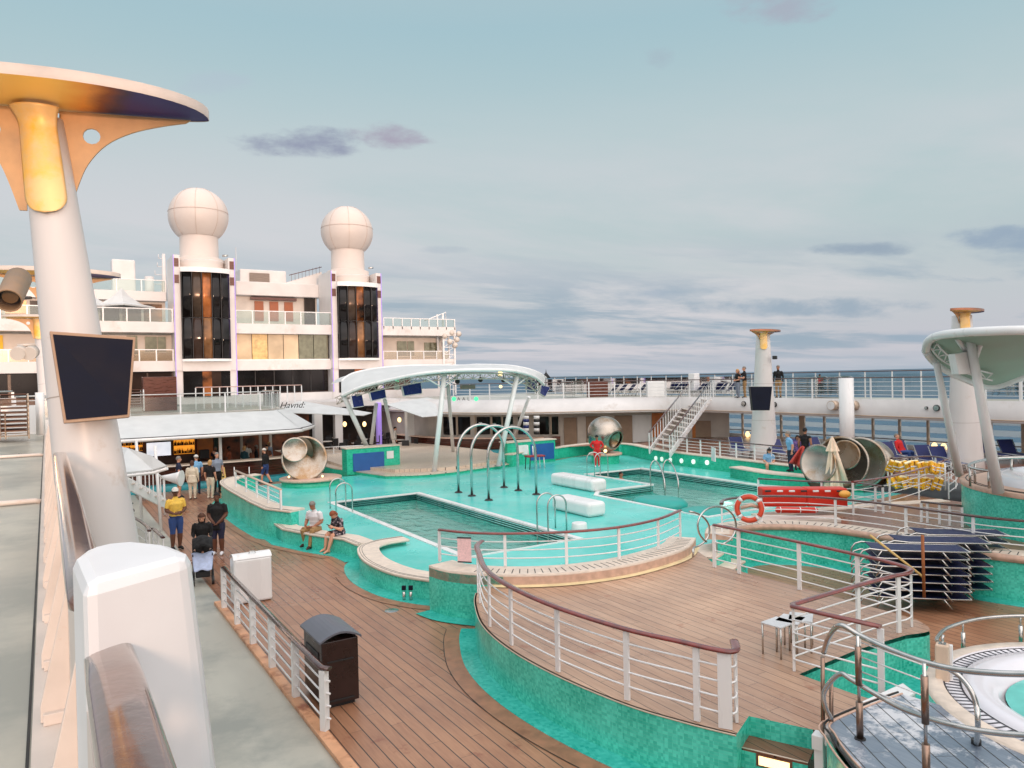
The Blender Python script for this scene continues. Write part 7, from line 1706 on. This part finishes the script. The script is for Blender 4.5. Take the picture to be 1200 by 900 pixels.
# ================================================================== people
import numpy as np
SKINM = {}
def cm(name, rgb, rough=.75, var=.1, scale=14, **k):
    if name not in bpy.data.materials: mat(name, srgb(*rgb), rough, var=var, scale=scale, **k)
    return bpy.data.materials[name]
SK_L = cm('light_skin', (208, 152, 124), .5, .05); SK_D = cm('brown_skin', (98, 60, 42), .5, .05); SK_T = cm('tanned_skin', (160, 108, 82), .5, .05)
def person(label, loc, rz, H=1.75, top=None, bottom=None, shoe=None, skin=None, hair=None, hairstyle='short', ov=None, sleeves='short', legs='long', sit=None, lean=0, head=0, build=1.0, vox=.016, hat=None, group=None, hands=False, skirt=None, look=0):
    skin = skin or SK_L; top = top or WHITE2; bottom = bottom or NAVY; shoe = shoe or BLACKM
    J = dict(pel=(0, 0, .53), wst=(0, .003, .61), chs=(0, .008, .73), nck=(0, .0, .825), hd=(0, .012, .915))
    for s, c in ((-1, 'L'), (1, 'R')):
        J['sh'+c] = (s*.104, 0, .782); J['el'+c] = (s*.138, -.015, .635); J['wr'+c] = (s*.142, .03, .50); J['ha'+c] = (s*.14, .045, .452)
        J['hp'+c] = (s*.05, 0, .50); J['kn'+c] = (s*.056, .012, .285); J['an'+c] = (s*.055, -.01, .045); J['to'+c] = (s*.066, .085, .018)
    if sit is not None:
        dz = .53-sit-.045
        for k in ('pel', 'wst', 'chs', 'nck', 'hd', 'shL', 'shR', 'elL', 'elR', 'wrL', 'wrR', 'haL', 'haR', 'hpL', 'hpR'): J[k] = (J[k][0], J[k][1], J[k][2]-dz)
        for s, c in ((-1, 'L'), (1, 'R')):
            J['kn'+c] = (s*.075, .235, sit+.045); J['an'+c] = (s*.075, .245, .045); J['to'+c] = (s*.085, .335, .018)
    for k, v in (ov or {}).items(): J[k] = v
    J = {k: Vector(v)*H for k, v in J.items()}
    piv = J['pel'].copy(); M = Matrix.Rotation(-lean, 3, 'X')
    for k in ('wst', 'chs', 'nck', 'hd', 'shL', 'shR') + (() if (ov and 'elL' in ov) else ('elL', 'wrL', 'haL')) + (() if (ov and 'elR' in ov) else ('elR', 'wrR', 'haR')):
        J[k] = piv + M @ (J[k]-piv)
    hm = Matrix.Rotation(look, 3, 'Z') @ Matrix.Rotation(-lean-head, 3, 'X'); J['hd'] = J['nck'] + hm @ (Vector((0, .012, .088))*H)
    B = build; m = MB()
    def loft(pts, rx, ry, side=Vector((1, 0, 0)), n=14):
        vs = []; fs = []; N_ = len(pts)
        for i, p in enumerate(pts):
            t = (pts[min(i+1, N_-1)]-pts[max(i-1, 0)]).normalized(); sd = (side-t*side.dot(t)).normalized(); u = sd.cross(t)
            for k in range(n):
                a = 2*math.pi*k/n; vs.append(p+sd*math.cos(a)*rx[i]*H+u*math.sin(a)*ry[i]*H)
        for i in range(N_-1):
            for k in range(n): fs.append((i*n+k, i*n+(k+1) % n, (i+1)*n+(k+1) % n, (i+1)*n+k))
        fs += [tuple(range(n))[::-1], tuple(range((N_-1)*n, N_*n))]; m.add(vs, fs, True)
    sd = (J['shR']-J['shL']).normalized()
    cr_ = J['pel']-Vector((0, 0, .045*H)) if sit is None else J['pel']-Vector((0, 0, .03*H))
    up_ = J['chs'].lerp(J['nck'], .55)
    loft([cr_, J['pel'], J['wst'], J['chs'], up_, J['nck']+ (J['nck']-J['chs'])*.0], [.062*B, .090*B, .082*B, .098*B, .078, .034], [.05*B, .066*B, .058*B, .066*B, .046, .034], sd)
    loft([J['nck']-(J['nck']-J['chs'])*.2, J['hd']], [.034, .031], [.036, .034], sd)
    def limb(a, b, r0, r1, n=10): loft([a+(b-a)*-.02, a.lerp(b, .35), b], [r0, r0*.94+r1*.06 if r0 > r1 else r1, r1], [r0, r0*.94+r1*.06 if r0 > r1 else r1, r1], Vector((1, .1, .05)), n)
    bones = [(cr_, J['wst'], 'bottom' if True else '', .075), (J['wst'], J['nck']-(J['nck']-J['chs'])*.62, 'top', .10), (J['nck'], J['hd'], 'skin', .045)]
    bones[0] = (cr_, J['pel'].lerp(J['wst'], .15), 'bottom', .08); bones.append((J['pel'].lerp(J['wst'], .45), J['wst'], 'top', .085))
    for c in 'LR':
        loft([J['chs'].lerp(J['sh'+c], .5), J['sh'+c], J['sh'+c].lerp(J['el'+c], .2)], [.038, .034, .033*B], [.038, .034, .033*B], Vector((0, 1, .1)))
        limb(J['sh'+c], J['el'+c], .036*B, .026*B); limb(J['el'+c], J['wr'+c], .026*B, .0165)
        mid = J['sh'+c].lerp(J['el'+c], .62)
        slv = sleeves
        bones.append((J['chs'].lerp(J['sh'+c], .4), J['sh'+c], 'skin' if slv == 'none' and False else 'top', .045))
        if slv == 'none': bones.append((J['sh'+c].lerp(J['el'+c], .1), J['wr'+c], 'skin', .03))
        elif slv == 'short': bones += [(J['sh'+c], mid, 'top', .036), (mid+(J['el'+c]-mid)*.2, J['el'+c], 'skin', .028), (J['el'+c], J['wr'+c], 'skin', .022)]
        else: bones += [(J['sh'+c], J['el'+c], 'top', .032), (J['el'+c], J['wr'+c], 'top', .024)]
        bones.append((J['wr'+c].lerp(J['ha'+c], .3), J['ha'+c], 'skin', .02))
        hd_ = (J['ha'+c]-J['wr'+c]).normalized(); s = -1 if c == 'L' else 1
        inward = Vector((-s, .2, 0)); pl_ = hd_.cross(inward).normalized()
        loft([J['wr'+c], J['wr'+c]+hd_*.022*H, J['wr'+c]+hd_*.05*H], [.0155, .024, .023], [.0125, .013, .010], pl_, 10)
        for q in range(4):
            a = J['wr'+c]+hd_*.048*H+pl_*(q-1.5)*.0118*H; ln = (.036, .042, .039, .030)[q]*H
            b = a+hd_*ln*.55+inward.normalized()*.004*H; e2 = b+(hd_*.6+inward.normalized()*.7).normalized()*ln*.5
            m.tube([a, b, e2], [.0058*H, .0054*H, .0045*H], 6)
        a = J['wr'+c]+hd_*.018*H+pl_*.02*H; m.tube([a, a+(hd_*.6+pl_*.8).normalized()*.025*H, a+(hd_*.95+pl_*.4).normalized()*.045*H], [.0075*H, .0066*H, .005*H], 6)
        rt = .056*B; limb(J['hp'+c], J['kn'+c], rt, .036*B, 12); limb(J['kn'+c], J['an'+c], .037*B, .022*B, 12)
        loft([J['an'+c]+Vector((0, -.02*H, 0)), J['an'+c]*.4+J['to'+c]*.6+Vector((0, 0, .004*H)), J['to'+c]+(J['to'+c]-J['an'+c])*.12], [.024, .027, .016], [.026, .021, .012], Vector((1, 0, 0)))
        m.ball(J['an'+c]+Vector((0, -.018*H, -.015*H)), .026*H, 10, 7)
        leg_r = 'bottom'
        if legs == 'long': bones += [(J['hp'+c], J['kn'+c], 'bottom', .05), (J['kn'+c], J['an'+c]+Vector((0, 0, .01*H)), 'bottom', .035)]
        elif legs == 'shorts': bones += [(J['hp'+c], J['kn'+c].lerp(J['hp'+c], .08), 'bottom', .05), (J['kn'+c]+(J['an'+c]-J['kn'+c])*.1, J['an'+c], 'skin', .03)]
        else: bones += [(J['hp'+c], J['kn'+c].lerp(J['hp'+c], .4), 'bottom', .05), (J['kn'+c].lerp(J['hp'+c], .2), J['an'+c], 'skin', .03)]
        bones.append((J['an'+c]-Vector((0, 0, .02*H)), J['to'+c], 'shoe', .028))
    # head with jaw, nose, brow, ears
    hc = J['hd']; hu = hm @ Vector((0, 0, 1)); hf = hm @ Vector((0, 1, 0)); hs = hm @ Vector((1, 0, 0))
    Rm = Matrix((hs, hf, hu)).transposed()
    def hb(c, r, n=18, k=14):
        def fn(u, v):
            a = 2*math.pi*u; b = math.pi*v; q = Vector((r[0]*math.sin(b)*math.cos(a), r[1]*math.sin(b)*math.sin(a), r[2]*math.cos(b)))*H
            return hc+Rm @ (Vector(c)*H+q)
        m.grid(fn, n, k)
    hb((0, -.004, .012), (.044, .054, .056)); hb((0, .014, -.028), (.034, .038, .040)); hb((0, .058, -.010), (.0075, .012, .014), 8, 6); hb((0, .048, -.034), (.016, .010, .007), 8, 6)
    for s in (-1, 1): hb((s*.045, -.004, -.008), (.006, .012, .017), 8, 6)
    bones.append((hc-hu*.03*H, hc+hu*.03*H, 'skin', .06))
    me = bpy.data.meshes.new('person'); me.from_pydata(m.v, [], m.f); tmp = bpy.data.objects.new('tmp', me); COL.objects.link(tmp)
    bmx = bmesh.new(); bmx.from_mesh(me); bmesh.ops.remove_doubles(bmx, verts=bmx.verts, dist=1e-5); bmx.to_mesh(me); bmx.free()
    md = tmp.modifiers.new('r', 'REMESH'); md.mode = 'VOXEL'; md.voxel_size = vox; md.use_smooth_shade = True
    sm = tmp.modifiers.new('s', 'SMOOTH'); sm.factor = .5; sm.iterations = 2
    dg = bpy.context.evaluated_depsgraph_get(); out_ = bpy.data.meshes.new_from_object(tmp.evaluated_get(dg)); bpy.data.objects.remove(tmp)
    nf = len(out_.polygons); cen = np.empty(nf*3, 'f'); out_.polygons.foreach_get('center', cen); cen = cen.reshape(-1, 3)
    best = np.full(nf, 1e9); idx = np.zeros(nf, 'i'); order = ['top', 'bottom', 'skin', 'shoe']
    for a, b, rg, rad in bones:
        a = np.array(a); b = np.array(b); ab = b-a; t = np.clip(((cen-a) @ ab)/max(ab @ ab, 1e-9), 0, 1); d = np.linalg.norm(cen-(a+t[:, None]*ab), axis=1)-rad*H*.9
        w_ = d < best; best[w_] = d[w_]; idx[w_] = order.index(rg)
    for mm in (top, bottom, skin, shoe): out_.materials.append(mm)
    out_.polygons.foreach_set('material_index', idx.astype('i')); out_.polygons.foreach_set('use_smooth', [True]*nf)
    out_.name = 'person'; o = bpy.data.objects.new('person', out_); COL.objects.link(o); o.location = loc; o.rotation_euler = (0, 0, rz)
    tag(o, label, 'person', group)
    def child(nm, mb, mt, **k):
        c = mb.build(nm, mt, None, local=True, **k); c.parent = o; KIDS.setdefault(o.name, []).append(c); return c
    # hair
    if hairstyle != 'bald' and hair:
        hmb = MB()
        def hair_fn(grow, lo_):
            def fn(u, v):
                a = 2*math.pi*u; back = (1-math.sin(a))/2     # 1 at the back of the head
                bmax = math.pi*(.40+lo_*back**1.3); b = bmax*v
                q = Vector((.044*math.sin(b)*math.cos(a), .054*math.sin(b)*math.sin(a), .056*math.cos(b)))
                q *= 1+grow*(1+.08*math.sin(9*a+3*v))
                return hc+Rm @ ((Vector((0, -.006, .014))+q)*H)
            return fn
        hmb.grid(hair_fn(.06, .26 if hairstyle == 'short' else .38), 28, 10)
        if hairstyle in ('long', 'bob', 'ponytail'):
            L_ = {'long': .16, 'bob': .075, 'ponytail': .10}[hairstyle]; w_ = .05 if hairstyle != 'ponytail' else .02
            hmb.grid(lambda u, v: hc+Rm @ (Vector((math.cos(math.pi*u)*(w_+.006)*(1-.2*v), -.02-math.sin(math.pi*u)*(.042+.006*math.sin(12*u)), .02-L_*v))*H), 16, 8)
        child('hair', hmb, hair, solid=.012*H/1.75)
    if hat:
        hmb = MB(); 
        def hf_(u, v):
            a = 2*math.pi*u; b = math.pi*.47*v
            return hc+Rm @ ((Vector((0, -.004, .018))+Vector((.050*math.sin(b)*math.cos(a), .060*math.sin(b)*math.sin(a), .056*math.cos(b)))*1.05)*H)
        hmb.grid(hf_, 24, 8); hmb.grid(lambda u, v: hc+Rm @ (Vector(((u-.5)*.085, .048+.04*v*(1-(2*u-1)**2*.5), .028-.008*v))*H), 8, 3); child('cap', hmb, hat, solid=.008)
    fd = MB()
    for s in (-1, 1): fd.ball(hc+Rm @ (Vector((s*.017, .046, .002))*H), .0065*H, 8, 6, sc=(1, .6, .7))
    fd.tube([hc+Rm @ (Vector((x, .052-abs(x)*.3, -.034))*H) for x in (-.012, 0, .012)], .0022*H, 5); child('eyes_and_mouth', fd, cm('dark_eye', (40, 24, 20), .3))
    if skirt:
        z0, z1, r0, r1, mt = skirt; hmb = MB(); c0 = J['pel'].lerp(J['wst'], .8)
        if sit is None: hmb.lathe([((r0+(r1-r0)*k/6)*H*(1+0), (z1+(z0-z1)*k/6)*H) for k in range(7)], 28, (0, 0, 0), sy=.72)
        else:
            def sk(u, v):
                a = 2*math.pi*u; c_ = J['pel'].lerp((J['knL']+J['knR'])/2+Vector((0, 0, -.0)), v*.93); return c_+Vector((math.cos(a)*(.098+.02*v)*H, 0, math.sin(a)*.062*H*(1-.1*v)+.0*H))
            hmb.grid(sk, 24, 8)
        child('skirt', hmb, mt, solid=.01)
    return o
def g(px, py, z=0.0): return P(px, py, z=z)
def face_cam(p, off=0):
    v = Vector((EYE.x-p.x, EYE.y-p.y)); return math.atan2(-v.x, v.y)+R(off)
akimbo = dict(elL=(-.20, -.03, .66), wrL=(-.115, .02, .58), haL=(-.085, .035, .575), elR=(.20, -.03, .66), wrR=(.115, .02, .58), haR=(.085, .035, .575))
front = dict(elL=(-.145, .0, .635), wrL=(-.06, .11, .60), haL=(-.015, .13, .60), elR=(.145, .0, .635), wrR=(.065, .115, .585), haR=(.02, .14, .59))
clasp = dict(elL=(-.14, .0, .635), wrL=(-.045, .085, .525), haL=(-.01, .10, .50), elR=(.14, .0, .635), wrR=(.05, .085, .53), haR=(.015, .10, .505))
push = dict(elL=(-.135, .02, .63), wrL=(-.10, .16, .60), haL=(-.09, .205, .605), elR=(.135, .02, .63), wrR=(.10, .16, .60), haR=(.09, .205, .605))
YEL = cm('yellow_polo', (236, 194, 84)); DNM = cm('blue_denim', (44, 72, 128)); BLKC = cm('black_cloth', (16, 15, 17), .85); NVYC = cm('navy_cloth', (26, 30, 58)); WHC = cm('white_cloth', (214, 210, 202)); CRM = cm('cream_cloth', (214, 200, 178))
KHK = cm('khaki_cloth', (158, 124, 82)); GRYC = cm('grey_blue_cloth', (132, 142, 158)); LBL = cm('light_blue_cloth', (124, 176, 216)); REDC = cm('red_tracksuit', (206, 28, 30)); PRP = cm('purple_print', (130, 96, 160), var=.6, scale=30)
HBR = cm('brown_hair', (82, 50, 34)); HBK = cm('black_hair', (20, 16, 15)); HGR = cm('grey_hair', (130, 124, 118)); HBL = cm('blonde_hair', (186, 144, 92)); HAU = cm('auburn_hair', (140, 74, 44)); SHW = cm('white_shoe', (220, 220, 224)); SHB = cm('brown_shoe', (60, 38, 30))
STRP = mat('white_striped_polo', srgb(224, 222, 224), .8, var=.16, scale=2, stretch=(.2, .2, 12)); FLOR = mat('black_floral_print', srgb(26, 22, 34), .8, var=.1, dirt=srgb(226, 206, 212), dscale=13, dth=.6)

p = g(207, 644); person('man in a yellow polo, blue shorts and white cap with hands joined at his waist', p, face_cam(p, 20), 1.86, YEL, DNM, BLKC, SK_D, HBK, legs='shorts', ov=front, hat=WHC, vox=.011, build=1.12, look=-.3)
p = g(256, 650); person('man in a long black shirt and black shorts with white trainers, hands clasped', p, face_cam(p, -18), 1.80, BLKC, NVYC, SHW, SK_D, HBK, legs='shorts', ov=clasp, vox=.011, build=1.18, skirt=(.40, .60, .088, .108, BLKC))
p = g(238, 672); pw_ = p.copy(); person('long haired woman in black pushing a stroller beside the man in black', p, face_cam(p, 0), 1.63, BLKC, BLKC, BLKC, SK_L, HBR, 'long', ov=push, sleeves='long', vox=.012, build=1.1, lean=.12, head=.35)
# stroller
vd = Vector((EYE.x-pw_.x, EYE.y-pw_.y, 0)).normalized(); sdv = Vector((-vd.y, vd.x, 0)); b0 = pw_+vd*.85; rzs = math.atan2(-vd.x, vd.y)
t = thing('stroller', 'black folding stroller with a pale blue blanket pushed by the woman in black', 'stroller', tuple(b0))
def S(x, y, z): return Vector((b0.x, b0.y, 0))+sdv*x+vd*y+Vector((0, 0, z))
for sx in (-.22, .22):
    mb = MB(); mb.tube([S(sx, -.35, 1.0), S(sx, -.1, .65), S(sx, .35, .12)], .016, 8); mb.tube([S(sx, -.32, .12), S(sx, -.05, .5), S(sx, .2, .72)], .014, 8); mb.build('frame', BLACKM, t)
    for y_ in (-.32, .36):
        w = MB(); c_ = S(sx, y_, .1); w.tube([c_-sdv*.03, c_+sdv*.03], .10, 18); wh = w.build('wheel', RUBBER, t); w = MB(); w.tube([c_-sdv*.034, c_+sdv*.034], .045, 12); w.build('hub', STEEL, wh)
mb = MB(); mb.tube([S(-.22, -.35, 1.0), S(.22, -.35, 1.0)], .018, 8); mb.build('handle', RUBBER, t)
mb = MB(); mb.grid(lambda u, v: S((u-.5)*.46, -.22+.52*v**.7, .62+.40*math.sin(math.pi*(.18+.42*(1-v)))+.10*math.sin(math.pi*u)), 10, 8); mb.build('sunshade', BLKC, t, solid=.01)
mb = MB(); mb.grid(lambda u, v: S((u-.5)*.40, -.18+.42*v, .62-.30*v+.12*(2*u-1)**2), 8, 8); mb.build('seat', BLKC, t, solid=.03)
mb = MB(); mb.grid(lambda u, v: S((u-.5)*(.5-.1*v), .05+.34*v, .72-.36*v+.02*math.sin(9*u+4*v)), 14, 10); mb.build('blanket', cm('pale_blue_blanket', (176, 190, 220)), t, solid=.015)
mb = MB(); mb.box(S(0, 0, .22), (.34, .4, .16), rz=rzs); mb.build('basket', BLACKM, t, bevel=.03)
bb = S(0, .03, .28); person('baby lying back in the black stroller under the blanket', (bb.x, bb.y, .36), rzs, .62, LBL, LBL, LBL, SK_L, HBR, vox=.009, sit=.16, lean=-.5)
# group at the bar
p = g(210, 583); person('balding man in a navy polo and tan shorts at the left of the bar group', p, face_cam(p, 100), 1.80, NVYC, KHK, BLACKM, SK_L, HGR, legs='shorts', vox=.016)
p = g(226, 585); person('dark haired woman seen from behind in a long cream blouse and cream trousers', p, face_cam(p, 165), 1.66, CRM, CRM, BLKC, SK_L, HBR, 'bob', sleeves='long', vox=.016, build=1.15, skirt=(.42, .62, .088, .125, CRM))
p = g(231, 579); person('man in a light blue shirt and cap hidden behind the woman in the cream blouse', p, face_cam(p, 200), 1.76, LBL, NVYC, BLKC, SK_L, HGR, vox=.018, hat=WHC)
p = g(247, 584); person('blonde woman in a black top and beige trousers facing the grey shirted man', p, face_cam(p, 150), 1.66, BLKC, CRM, WHC, SK_L, HBL, 'bob', vox=.016, build=1.05)
p = g(255, 578); person('tall bald man in a grey blue shirt and black trousers beside the floor sign', p, face_cam(p, 25), 1.84, GRYC, BLKC, BLKC, SK_L, HGR, vox=.016, build=1.1)
p = g(312, 567); person('person in a white cap, black jacket and blue shorts walking past the bar', p, face_cam(p, -120), 1.74, BLKC, DNM, BLKC, SK_L, HGR, legs='shorts', sleeves='long', vox=.016, hat=WHC, lean=.08, ov=dict(anL=(-.05, .10, .06), toL=(-.06, .17, .05), knL=(-.05, .09, .29), anR=(.05, -.12, .06), toR=(.06, -.05, .02)))
# couple on the bench
p = Vector((6.70, 22.05, 0)); H = 1.80
person('bearded man in a striped white polo and khaki trousers sitting on the pale bench', p, R(126), H, STRP, KHK, SHB, SK_T, HGR, sit=.245, vox=.010, build=1.18, lean=.1, head=.3, hat=None,
       ov=dict(elL=(-.15, .03, .40), wrL=(-.075, .155, .335), haL=(-.03, .18, .325), elR=(.15, .03, .40), wrR=(.085, .16, .335), haR=(.04, .19, .33), anL=(-.10, .30, .045), toL=(-.12, .39, .018), knL=(-.11, .23, .295), anR=(.09, .17, .045), toR=(.11, .26, .018)))
p = Vector((7.12, 21.0, 0))
lady = person('auburn haired woman in a black floral dress bent over her phone on the pale bench', p, R(108), 1.66, FLOR, FLOR, SK_L, SK_L, HAU, 'bob', sit=.25, vox=.010, lean=.30, head=.55, legs='bare', build=1.1, skirt=(.3, .5, .1, .13, FLOR),
       ov=dict(elL=(-.14, .09, .37), wrL=(-.05, .20, .42), haL=(-.02, .235, .44), elR=(.14, .09, .37), wrR=(.05, .20, .42), haR=(.02, .235, .44), anL=(-.07, .33, .045), toL=(-.08, .42, .02), anR=(.07, .29, .045), toR=(.08, .38, .02)))
h = Matrix.Rotation(R(108), 3, 'Z') @ Vector((0, .255*1.66, .455*1.66)); mb = MB(); mb.box(p+h, (.08, .14, .012), rot=Matrix.Rotation(R(108), 3, 'Z') @ Matrix.Rotation(R(35), 3, 'X')); tag(mb.build('phone', BLACK, bevel=.003), 'black phone in the hands of the woman in the floral dress', 'phone')
# pool deck and terrace
p = g(700, 547.5, Z1); person('person in a red tracksuit and black beanie standing with hands on hips', p, face_cam(p, 5), 1.62, REDC, REDC, SHW, SK_T, HBK, sleeves='long', ov=akimbo, vox=.016, build=1.2, hat=BLKC)
p = g(719, 561, .1); person('dark haired swimmer with only head and shoulders above the larger pool', (p.x, p.y-.5, -1.22), face_cam(p, 60), 1.72, SK_T, NVYC, SK_T, SK_T, HBK, sleeves='none', vox=.018)
p = g(901, 546, .78); p = Vector((p.x, p.y, Z1)); person('black haired woman in a pale blue shirt sitting on the green wall', p, face_cam(p, 8), 1.62, LBL, KHK, SHB, SK_L, HBK, 'long', sit=.30, legs='bare', vox=.016, lean=.18, head=.3, build=1.1, ov=dict(elL=(-.13, .06, .43), wrL=(-.05, .17, .39), haL=(-.02, .2, .38), elR=(.13, .06, .43), wrR=(.05, .17, .39), haR=(.02, .2, .38)))
p = g(927, 553, .9); person('grey haired woman in a pale blue blouse with black belt bag at the rail', p, face_cam(p, -70), 1.64, LBL, NVYC, BLKC, SK_L, HGR, 'bob', vox=.016, lean=.15, build=1.12, skirt=(.60, .645, .09, .094, BLKC))
p = g(935, 551, .9); person('child in a purple print top beside the woman with the belt bag', p, face_cam(p, 20), 1.42, PRP, NVYC, BLKC, SK_T, HBK, 'bob', vox=.016)
p = g(944, 552, .9); person('man in a black sleeveless vest turned away beside the largest sculpture', p, face_cam(p, 160), 1.74, BLKC, BLKC, BLKC, SK_T, HBK, sleeves='none', vox=.016)
a = P(938, 524, d=28.6)
mb = MB(); mb.grid(lambda u, v: P(938+5*u*(1-v)-14*v*(1-u), 524+v*(19+6*u)-1.5*math.sin(math.pi*u), d=28.6-.25*math.sin(3*math.pi*u)*v), 12, 8); tag(mb.build('towel', cm('brick_red_towel', (184, 66, 58)), solid=.02), 'brick red towel hanging from the rail below the man in the vest', 'towel')
p = g(1057, 545, .9); person('person in a red top and blue jeans lying back on a lounger', (p.x, p.y, .98), face_cam(p, 60), 1.65, REDC, DNM, BLKC, SK_L, HGR, sit=.25, lean=-.35, vox=.018, sleeves='long')
# upper promenade
p = g(865, 466.5, 3.4); person('blonde woman in a dark top standing left of the couple on the upper promenade', p, face_cam(p, -60), 1.66, BLKC, GRYC, BLKC, SK_L, HBL, 'bob', vox=.018, ov=front)
p = g(873, 466.5, 3.4); person('grey haired man in a black vest raising binoculars on the upper promenade', p, face_cam(p, -80), 1.80, BLKC, KHK, BLKC, SK_L, HGR, vox=.018, ov=dict(elR=(.15, .10, .70), wrR=(.06, .16, .80), haR=(.03, .17, .83), elL=(-.14, .05, .62), wrL=(-.06, .15, .64), haL=(-.02, .18, .65)))
p = g(912.5, 466.5, 3.4); person('man in a black vest, white sleeves and khaki trousers right of the torch column screen', p, face_cam(p, -20), 1.82, BLKC, KHK, BLKC, SK_T, HGR, vox=.018, sleeves='long')
p = g(961, 462, 3.4); person('person in red seen over the grey green lounger stack on the upper promenade', p, face_cam(p, 180), 1.25, REDC, NVYC, BLKC, SK_T, HBK, vox=.02)
# restaurant waiter and bar guests
p = P(463, 512, Y=46.5); person('waiter in a white shirt among the tables of the covered restaurant', (p.x, 46.5, 0), face_cam(p, 90), 1.76, WHC, BLKC, BLKC, SK_L, HBK, sleeves='long', vox=.02)
tops = (BLKC, NVYC, cm('rust_cloth', (150, 78, 48)), cm('teal_cloth', (30, 74, 84)), WHC, BLKC, cm('brown_cloth', (100, 66, 50)), GRYC, NVYC, BLKC)
cols = ('black', 'navy', 'rust brown', 'teal', 'white', 'dark', 'brown', 'grey blue', 'navy', 'black')
wh = ('at the left end of the dim bar lounge', 'behind the left bar post', 'in the middle of the dim bar lounge', 'leaning on the inner bar counter', 'standing at the back of the bar lounge', 'near the right bar post', 'next to the spherical sculpture side of the bar', 'deep in the bar lounge', 'closest to the counter bend', 'at the far right of the bar lounge')
for i in range(10):
    x = 7.0+i*.46+.12*math.sin(i*5); y = 39.3+(i*37 % 10)*.25
    person('bar guest in a '+cols[i]+' top '+wh[i], (x, y, 0), R(100+i*67), 1.62+.02*(i % 5), tops[i], BLKC, BLKC, (SK_L, SK_T, SK_D)[i % 3], (HBR, HGR, HBK, HBL)[i % 4], ('short', 'bob')[i % 2], vox=.022, sleeves='long' if i % 2 else 'short', ov=front if i % 3 == 0 else None)
